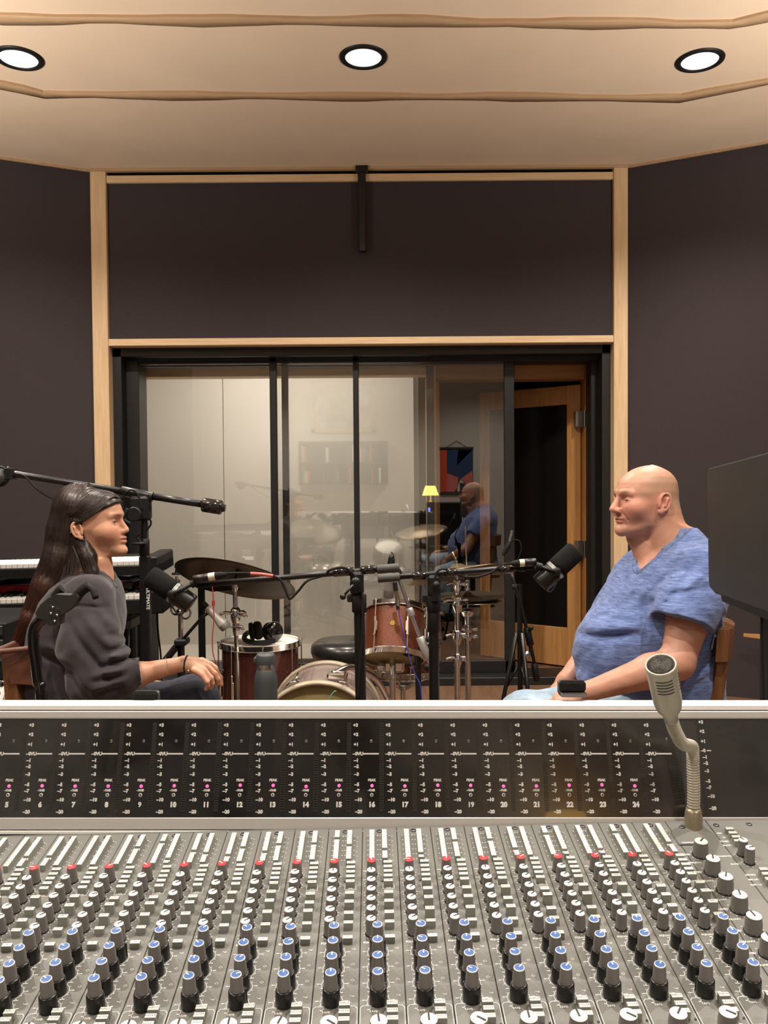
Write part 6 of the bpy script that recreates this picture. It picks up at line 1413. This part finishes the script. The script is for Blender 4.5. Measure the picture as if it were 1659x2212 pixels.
for i in (0, 1):
    b = MB(); a_ = m_ank[i]; b.T = Matrix.Translation((a_.x, a_.y, 0)); b.lathe([(0, .0), (.05, .0), (.052, .03), (.047, .07), (.038, .10), (.0, .105)], (0, 0, 0), (0, 0, 1), 20); b.ball((-.10, 0, .04), .05, sc=(1.7, .85, .8)); b.box((-.18, -.045, 0), (.05, .045, .02), .012); b.build('shoe', M_rubber, man)
# ---------------------------------------------------------------- the woman
WY = 2.60
def wp_(px, py, Y=WY): return pix(px, py, Y)
wom_fr = hframe(wp_(190, 1143), math.radians(2), math.radians(0))
HW = dict(top=.127, bot=-.088,
  front=[(-.088, .05), (-.084, .078), (-.079, .100), (-.072, .1115), (-.065, .1145), (-.05, .1105), (-.040, .1115), (-.027, .1105), (-.015, .1055), (.0, .0995), (.016, .0985), (.030, .1010), (.046, .1055), (.065, .1035), (.081, .097), (.095, .085), (.108, .065), (.118, .040), (.124, .015), (.127, -.01)],
  back=[(-.088, .04), (-.084, .02), (-.076, -.01), (-.06, -.045), (-.04, -.068), (-.02, -.082), (.01, -.092), (.04, -.094), (.07, -.088), (.09, -.075), (.108, -.055), (.12, -.033), (.127, -.015)],
  width=[(-.088, .012), (-.084, .022), (-.076, .028), (-.062, .039), (-.045, .049), (-.025, .058), (0, .067), (.04, .071), (.07, .068), (.09, .060), (.108, .044), (.12, .024), (.127, .006)],
  n=dict(cheek=((.066, .038, -.008), (.024, .022, .022)), brow=((.098, .012, .044), (.083, .042, .042), .0075), socket=((.106, .030, .024), (.016, .017, .0105)),
    lid=((.0835, .031, .0225), (.012, .0145, .0095)), bridge=(.0985, 0, .030), tip=(.1175, 0, -.0035), br=.0070, tr=.0098, wing=((.108, .0105, -.008), (.0095, .0065, .0075)), nostril=(.1125, .0068, -.0155),
    lips=[((.1085, 0, -.0275), (.0095, .021, .0048)), ((.1085, 0, -.0395), (.0105, .019, .0062))], mouth=(.1155, -.0335, .021), smile=-.002, chin=((.099, 0, -.068), (.020, .023, .016)),
    eye=(.0925, .0315, .0215), slit=(.009, .0115, .0030), ear=(-.008, .071, -.001), ears=.93))
torso_w = [(.46, -.985, .13, .155), (.54, -.990, .145, .17), (.62, -.990, .142, .165), (.70, -.985, .135, .158), (.78, -.972, .135, .165), (.86, -.955, .128, .175), (.92, -.942, .110, .178), (.96, -.932, .090, .160), (.985, -.924, .070, .120), (1.005, -.916, .055, .08), (1.03, -.91, .05, .06)]
w_sh = wp_(188, 1298, 2.455); w_el = wp_(212, 1478, 2.40); w_cf = wp_(300, 1447, 2.39); w_wr = wp_(398, 1433, 2.42)
w_sh2 = wp_(200, 1298, 2.77); w_el2 = wp_(235, 1478, 2.84); w_wr2 = wp_(370, 1490, 2.74)
w_hip = [Vector((-.96, 2.51, .54)), Vector((-.96, 2.69, .54))]; w_knee = [wp_(422, 1508, 2.50), wp_(430, 1512, 2.72)]
w_ank = [Vector((w_knee[0].x - .01, 2.52, .10)), Vector((w_knee[1].x - .04, 2.74, .10))]
hw2 = fingers_for(w_wr2, (.9, -.1, -.3), (0, 1, -.2), (.1, 0, 1), l=.08, spread=.017, curl=.35)
# visible hand draped over the knee
def wch(*pp): return [pix(a, b, c) for a, b, c in pp]
w_hand = [(wch((430, 1436, 2.43), (452, 1437, 2.44), (467, 1449, 2.44), (475, 1463, 2.44), (478, 1479, 2.44)), [.0098, .0092, .0080, .0072, .0062]),
          (wch((428, 1438, 2.42), (450, 1441, 2.42), (464, 1455, 2.41), (471, 1467, 2.41), (470, 1478, 2.415)), [.0100, .0094, .0082, .0074, .0062]),
          (wch((424, 1444, 2.40), (443, 1450, 2.395), (456, 1465, 2.39), (459, 1476, 2.395), (455, 1486, 2.40)), [.0098, .0090, .0080, .0070, .0060]),
          (wch((420, 1448, 2.385), (436, 1457, 2.38), (448, 1473, 2.375), (449, 1481, 2.38), (445, 1489, 2.385)), [.0088, .0080, .0070, .0062, .0054]),
          (wch((415, 1430, 2.44), (436, 1428, 2.47), (455, 1436, 2.475), (466, 1443, 2.47)), [.0125, .0108, .0090, .0075])]
w_palm = (wch((398, 1433, 2.42), (418, 1437, 2.42), (440, 1441, 2.42)), [.0195, .0215, .0165])
def wom_body(P):
    d, p = head_sdf(P, wom_fr, HW)
    d = smin(d, sd_cap(P, wp_(196, 1172), wp_(208, 1246), .050, .054), .022)
    d = smin(d, loft(P, [(a, b, c - .022, e - .022) for a, b, c, e in torso_w], 0.0, WY), .03)
    d = smin(d, chain(P, [w_sh, w_el], [.045, .036], .02), .03); d = smin(d, chain(P, [w_el, w_el.lerp(w_wr, .45), w_wr], [.036, .0335, .0205], .02), .015)
    d = smin(d, chain(P, [w_sh2, w_el2, w_el2.lerp(w_wr2, .4), w_wr2], [.045, .036, .034, .022], .02), .03)
    e = hand_sdf(P, w_hand, w_palm, .005); e = smin(e, sd_cap(P, w_palm[0][0], pix(432, 1448, 2.395), .016, .0135), .010); d = smin(d, e, .010)
    e = hand_sdf(P, hw2[0], hw2[1]); e = smin(e, sd_cap(P, hw2[2][0], hw2[2][1], .015, .013), .012); d = smin(d, e, .012)
    for i in (0, 1): d = smin(d, chain(P, [w_hip[i], w_knee[i], w_ank[i]], [.070, .046, .030], .02), .03); d = smin(d, sd_cap(P, w_ank[i] - Vector((0, 0, .04)), w_ank[i] + Vector((.14, 0, -.065)), .03, .024), .02)
    return d
def wom_col(V_):
    R, o = wom_fr; p = (V_ - o) @ R; q = p.copy(); q[:, 1] = np.abs(q[:, 1]); n = len(V_)
    col = np.tile(np.array([.56, .30, .19]), (n, 1)); col *= (1 + .04 * wob(V_, 70, 3))[:, None]
    head = np.abs(p).max(1) < .16
    col = blendc(col, np.where(head, gz(q, (.085, .035, -.012), (.04, .05, .03)), 0) * .45, (.56, .235, .15))
    col = blendc(col, gz(q, (.099, .028, .0435), (.020, .018, .0035)) * .85, (.07, .035, .02))
    col = blendc(col, gz(q, (.115, 0, -.034), (.012, .021, .0095)) * .85, (.50, .15, .13))
    col = blendc(col, gz(q, (.116, 0, -.0335), (.012, .022, .0022)) * .6, (.20, .05, .045))
    col = blendc(col, gz(q, (.093, .032, .0245), (.012, .014, .0026)) * .8, (.06, .03, .02))
    col = blendc(col, gz(q, (.093, .033, .0185), (.012, .014, .003)) * .4, (.22, .10, .07))
    return np.clip(col, 0, 1)
wom = empty('person', (w_ank[0].x, WY, 0), 'long-haired woman in a charcoal sweatshirt, sitting on the left with her hand over her knee', 'person')
sdf_mesh('body', wom_body, (-1.20, 2.28, -.02), (-.35, 2.92, 1.32), .0025, M_skin, wom, colf=wom_col)
eyes(wom_fr, HW['n'], wom, .011)
def sweat_full(P):
    d = loft(P, [(a, b, c + (.004 if a > .75 else .018), e + (.004 if a > .75 else .02)) for a, b, c, e in torso_w[:-1]], 0.0, WY)
    slv = chain(P, [w_sh + Vector((0, .08, .02)), w_sh, wp_(196, 1390, 2.42), w_el + Vector((0, 0, .012)), wp_(262, 1462, 2.385)], [.055, .072, .083, .079, .056], .04)
    slv = smin(slv, sd_cap(P, wp_(262, 1460, 2.385), wp_(306, 1446, 2.39), .044, .037), .012)
    cn = (w_wr - w_cf).normalized(); slv = smax(slv, (P - A3(wp_(304, 1446, 2.39))) @ A3(cn), .003); slv = smax(slv, -sd_cap(P, wp_(296, 1448, 2.39), w_wr, .0335, .0335), .002)
    s2 = chain(P, [w_sh2 + Vector((0, -.08, .02)), w_sh2, w_el2, w_el2.lerp(w_wr2, .5)], [.055, .07, .075, .04], .04); s2 = smax(s2, (P - A3(w_el2.lerp(w_wr2, .5))) @ A3((w_wr2 - w_el2).normalized()), .003)
    F = np.zeros(len(P), dtype=f32)
    for a_, b_, w_, am in (((150, 1345, 2.36), (240, 1480, 2.33), .013, -.016), ((172, 1330, 2.33), (262, 1440, 2.31), .016, .014), ((215, 1372, 2.33), (250, 1392, 2.32), .010, -.008), ((228, 1408, 2.33), (262, 1408, 2.32), .009, -.013), ((222, 1425, 2.31), (272, 1418, 2.31), .010, .012),
        ((205, 1446, 2.31), (270, 1432, 2.31), .008, -.013), ((195, 1462, 2.31), (268, 1448, 2.31), .008, .011), ((195, 1476, 2.31), (266, 1462, 2.31), .007, -.012), ((198, 1492, 2.31), (262, 1474, 2.31), .008, .010), ((200, 1504, 2.31), (258, 1488, 2.31), .007, -.011),
        ((140, 1300, 2.42), (232, 1312, 2.40), .006, -.006), ((128, 1370, 2.42), (138, 1310, 2.42), .006, -.007), ((86, 1412, 2.44), (160, 1440, 2.42), .012, -.016), ((95, 1390, 2.44), (170, 1425, 2.40), .016, .010), ((100, 1455, 2.42), (125, 1520, 2.42), .010, -.010), ((160, 1430, 2.40), (215, 1520, 2.36), .016, -.014), ((205, 1290, 2.40), (245, 1350, 2.42), .013, .007)):
        F += ridge2(P, pix(*a_), pix(*b_), w_ * .85, am * .8, 2.47)
    d = smin(d, slv, .012); d = smin(d, s2, .03); cuff = (P - A3(wp_(270, 1458, 2.385))) @ A3(cn)
    d = d - F - (.0022 * wob(P, 22, 5) + .0010 * wob(P, 48, 2)) * np.where(cuff > 0, .2, 1)
    return np.maximum(d, .50 - P[:, 2]).astype(f32)
def wneck(P): return sd_cap(P, wp_(200, 1190), wp_(207, 1240), .054, .060)
def sweat(P): return smax(sweat_full(P), -wneck(P), .005)
M_sweat = mat('charcoal_fleece', (.043, .038, .043), .93, noise=.12, nscale=40, bump=.3, bscale=700, spec=.12, sheen=.25)
sdf_mesh('sweatshirt', sweat, (-1.20, 2.20, .46), (-.55, 2.98, 1.06), .0036, M_sweat, wom)
sdf_mesh('sweatshirt_collar', lambda P: np.maximum(np.abs(sweat_full(P) + .0005) - .0035, np.abs(wneck(P) - .009) - .010), (-1.05, 2.45, .90), (-.80, 2.75, 1.06), .003, M_sweat, wom)
def wjeans(P):
    d = loft(P, [(.44, -.985, .125, .15), (.56, -.99, .135, .155)], 0.0, WY)
    for i in (0, 1): d = smin(d, chain(P, [w_hip[i], w_knee[i], w_ank[i]], [.088, .066, .055], .03), .03)
    for a_, b_, am in (((300, 1492, 2.42), (395, 1462, 2.42), -.008), ((330, 1510, 2.42), (425, 1470, 2.42), .010), ((350, 1520, 2.42), (445, 1490, 2.43), -.008), ((290, 1475, 2.44), (360, 1460, 2.45), .006)): d = d - ridge(P, pix(*a_), pix(*b_), .010, am)
    return np.maximum(d - .003 * wob(P, 26, 8), .09 - P[:, 2]).astype(f32)
sdf_mesh('jeans', wjeans, (-1.15, 2.36, .08), (-.42, 2.88, .70), .0045, mat('dark_denim', (.014, .015, .028), .85, col2=(.028, .030, .050), nscale=40, bump=.3, bscale=700), wom)
for i in (0, 1):
    b = MB(); a_ = w_ank[i]; b.T = Matrix.Translation((a_.x, a_.y, 0)); b.lathe([(0, .0), (.044, .0), (.046, .03), (.042, .07), (.034, .095), (0, .10)], (0, 0, 0), (0, 0, 1), 20); b.ball((.09, 0, .036), .045, sc=(1.7, .85, .8)); b.box((-.045, -.04, 0), (.165, .04, .02), .012); b.build('shoe', M_rubber, wom)
# wrist bands and ear studs
b = MB(); b.torus(pix(402, 1434, 2.42), pix(430, 1437, 2.42) - pix(385, 1432, 2.42), .0228, .0028, n=28, k=8); b.build('black_hair_tie', M_rubber, wom)
b = MB(); b.torus(pix(360, 1440, 2.41), pix(400, 1433, 2.42) - pix(330, 1444, 2.4), .0268, .0009, n=28, k=6); b.ball(pix(407, 1449, 2.385), .0032, n=10); b.build('fine_bracelet', mat('silver_jewel', (.8, .78, .72), .15, .9), wom)
R_, o_ = wom_fr; hl = lambda x, y, z: Vector((R_ @ np.array([x, y, z], dtype=f32) + o_).tolist())
b = MB(); b.ball(hl(-.026, -.080, -.006), .0026, n=10); b.ball(hl(.010, -.072, -.028), .0018, n=8); b.build('ear_stud', MATS['silver_jewel'], wom)
# hair : under-mass + strands
hc = [(168, 1096, 2.60), (150, 1150, 2.60), (137, 1205, 2.585), (112, 1262, 2.565), (80, 1328, 2.55), (47, 1396, 2.545)]
hr = [(.078, .080), (.066, .078), (.058, .076), (.052, .074), (.038, .066), (.026, .055)]   # in-plane, lateral radii
HC = [pix(*c_) for c_ in hc]
def hair_mass(P):
    p = (P - o_) @ R_; x, y, z = p[:, 0], p[:, 1], p[:, 2]
    cap = skull_sdf(p, HW) / np.interp(z, [.06, .11, .14], [1, .6, .5]) - .0085
    line = -((x - .100) * -.50 + (z - .078) * .866)             # positive in the face region
    cut = smin(line, np.maximum(x + .018, -(z + .2)), .012); cap = smax(cap, cut, .006); cap = smax(cap, -(z + .055), .01)
    d = cap
    for i in range(len(HC) - 1):
        a = A3(HC[i]); ab = A3(HC[i + 1]) - a; t = np.clip(((P - a) @ ab) / float(ab @ ab), 0, 1); c = a + t[:, None] * ab; v = P - c
        ri = hr[i][0] * (1 - t) + hr[i + 1][0] * t; rl = hr[i][1] * (1 - t) + hr[i + 1][1] * t
        inp = np.sqrt(v[:, 0] ** 2 + v[:, 2] ** 2); e = (np.sqrt((inp / ri) ** 2 + (v[:, 1] / rl) ** 2) - 1) * np.minimum(ri, rl) * .92; d = smin(d, e, .02)
    # lock falling in front of the shoulder
    d = smin(d, chain(P, [wp_(176, 1168, 2.56), wp_(190, 1205, 2.545), wp_(200, 1240, 2.535), wp_(208, 1272, 2.53)], [.030, .026, .020, .009], .02), .02)
    ear = sd_ell(p, (-.004, -.082, -.002), (.022, .022, .034)); d = smax(d, -ear, .004)
    ax = p[:, 0] * .9 - p[:, 2] * .15; d = d + .002 - .0004 * np.sin(ax * 520 + 3 * np.sin(y * 60)) - .0005 * np.sin(ax * 1100 + y * 300)
    return d.astype(f32)
def hair_mat(name, c1, c2):
    m = mat(name, c1, .38, col2=c2, nscale=60, spec=.5, stretch=(1, 1, 1)); return m
M_hair = hair_mat('dark_brown_hair', (.009, .0052, .0038), (.024, .0125, .0085)); M_hair2 = hair_mat('red_brown_hair', (.055, .020, .013), (.13, .05, .032))
hair = sdf_mesh('hair', hair_mass, (-1.28, 2.42, .66), (-.72, 2.76, 1.34), .0032, M_hair, wom)
# gradient along the length, a real colour difference of dyed ends
nt = M_hair.node_tree; g1 = nt.nodes.new('ShaderNodeNewGeometry'); sx_ = nt.nodes.new('ShaderNodeSeparateXYZ'); mr = nt.nodes.new('ShaderNodeMapRange'); mr.inputs[1].default_value = 1.05; mr.inputs[2].default_value = .80; mxn = nt.nodes.new('ShaderNodeMixRGB')
rp = [n_ for n_ in nt.nodes if n_.type == 'VALTORGB'][0]; nt.links.new(g1.outputs[0], sx_.inputs[0]); nt.links.new(sx_.outputs[2], mr.inputs[0]); nt.links.new(mr.outputs[0], mxn.inputs[0]); nt.links.new(rp.outputs[0], mxn.inputs[1])
mxn.inputs[2].default_value = (.085, .030, .018, 1); nt.links.new(mxn.outputs[0], nt.nodes['Principled BSDF'].inputs['Base Color'])
rh = random.Random(11); cu = bpy.data.curves.new('hair_strands', 'CURVE'); cu.dimensions = '3D'; cu.bevel_depth = .00095; cu.bevel_resolution = 0; cu.resolution_u = 5
_gx = np.linspace(-.100, .104, 60); _ga = np.linspace(0, 1.9, 40); _X, _A = np.meshgrid(_gx, _ga, indexing='ij'); _X = _X.ravel(); _A = _A.ravel()
_lo = np.zeros(len(_X)); _hi = np.full(len(_X), .16)
for _ in range(18):
    _md = (_lo + _hi) / 2; _q = np.stack([_X, _md * np.sin(_A), .035 + _md * np.cos(_A)], 1).astype(f32)
    _in = skull_sdf(_q, HW) / np.interp(_q[:, 2], [.06, .11, .14], [1, .6, .5]) < .0092; _lo = np.where(_in, _md, _lo); _hi = np.where(_in, _hi, _md)
_RT = _lo.reshape(60, 40)
def skull(x, sgn, ang):      # point on the hair cap at local x; ang 0 = crown parting, pi/2 = side
    fi = min(58.999, max(0, (x + .100) / .204 * 59)); fj = min(38.999, max(0, ang / 1.9 * 39)); i, j = int(fi), int(fj); a_, b_ = fi - i, fj - j
    r_ = (_RT[i, j] * (1 - a_) + _RT[i + 1, j] * a_) * (1 - b_) + (_RT[i, j + 1] * (1 - a_) + _RT[i + 1, j + 1] * a_) * b_
    return hl(x, sgn * r_ * math.sin(ang), .035 + r_ * math.cos(ang))
def strand(P_, r0=1.0, r1=.3):
    sp = cu.splines.new('BEZIER'); sp.bezier_points.add(len(P_) - 1)
    for i, q_ in enumerate(P_):
        bp = sp.bezier_points[i]; bp.co = q_; bp.handle_left_type = bp.handle_right_type = 'AUTO'; bp.radius = r0 + (r1 - r0) * i / (len(P_) - 1)
def hairline(x):
    if x < -.018: return 1.70
    i = int(min(59, max(0, (x + .100) / .204 * 59))); zs_ = .035 + _RT[i] * np.cos(_ga); zl_ = .082 + (x - .1) * .577; return float(_ga[min(39, int(np.sum(zs_ > zl_)))])
for k in range(2600):
    sgn = -1 if k % 5 else 1; xr = rh.uniform(-.05, .098); jit = lambda s=.003: Vector((rh.gauss(0, s), rh.gauss(0, s), rh.gauss(0, s)))
    ph = rh.uniform(0, 2 * PI); P_ = [skull(xr, sgn, .05)]
    back = -.022 - .068 * min(1, max(0, (.098 - xr) / .148 * .7 + .3 * rh.random()))
    if k % 2:
        s_ = rh.random() ** .6; bk_ = -.022 - .055 * (1 - s_) - .012 * rh.random(); xr = rh.uniform(.03, .099); P_ = [skull(xr, sgn, .05)]
        for t in (.1, .22, .38, .56, .78, 1.0):
            xx = xr + (bk_ - xr) * t ** 1.35; P_.append(skull(xx, sgn, .05 + s_ * (hairline(xx) - .06) * min(1, t / .42) ** .75) + jit(.0006))
    else:
      for t in (.2, .42, .66, .9):
        xx = xr + (back - xr) * t ** 1.15; P_.append(skull(xx, sgn, .05 + 1.62 * t) + jit(.0010))
    lat = sgn * abs(math.cos(ph)) ; inpl = math.sin(ph)
    if k % 2: inpl = .75 - 1.35 * s_ + rh.uniform(-.1, .1); lat = sgn * max(.2, 1 - inpl * inpl) ** .5
    fr_ = rh.uniform(.88, 1.04); last = rh.choice([4, 5, 5, 5])
    for i in range(1, last + 1):
        c = HC[i]; t_ = (HC[min(i + 1, 5)] - HC[i - 1]).normalized(); e1 = Vector((t_.z, 0, -t_.x)).normalized()
        w_ = 1.0 if i > 1 else .9
        P_.append(c + e1 * (inpl * hr[i][0] * fr_ * w_) + Vector((0, lat * hr[i][1] * fr_ * .95 * w_, 0)) + jit(.002))
    P_.append(P_[-1] + (P_[-1] - P_[-2]) * rh.uniform(.05, .22)); strand(P_, rh.uniform(.7, 1.1))
for k in range(110):        # lock in front of the shoulder
    a0 = rh.uniform(-1, 1); a1 = rh.uniform(-1, 1); pp = [(168, 1120), (172, 1168), (186, 1205), (197, 1240), (205, 1268 + rh.uniform(-8, 16))]; w_ = [.012, .022, .024, .020, .010]
    strand([pix(p_[0], p_[1], (2.53, 2.545, 2.53, 2.52, 2.51)[i]) + Vector((a0 * w_[i], a1 * w_[i] * .6, 0)) for i, p_ in enumerate(pp)], .9)
for k in range(60):         # wisps over the shoulder
    a0 = rh.uniform(-1, 1); pp = [(160, 1150), (158, 1205), (152, 1250), (144 + rh.uniform(-10, 10), 1280 + rh.uniform(-4, 14))]
    strand([pix(p_[0] + a0 * (10 + 5 * i), p_[1] - abs(a0) * 6, 2.55 - .022 * i) for i, p_ in enumerate(pp)], .8)
ho = bpy.data.objects.new('hair_strands', cu); cu.materials.append(M_hair); link(ho, hair)
dg = bpy.context.evaluated_depsgraph_get(); me_ = bpy.data.meshes.new_from_object(ho.evaluated_get(dg)); bpy.data.objects.remove(ho); hs = bpy.data.objects.new('hair_strands', me_); link(hs, hair)
bpy.context.view_layer.update()
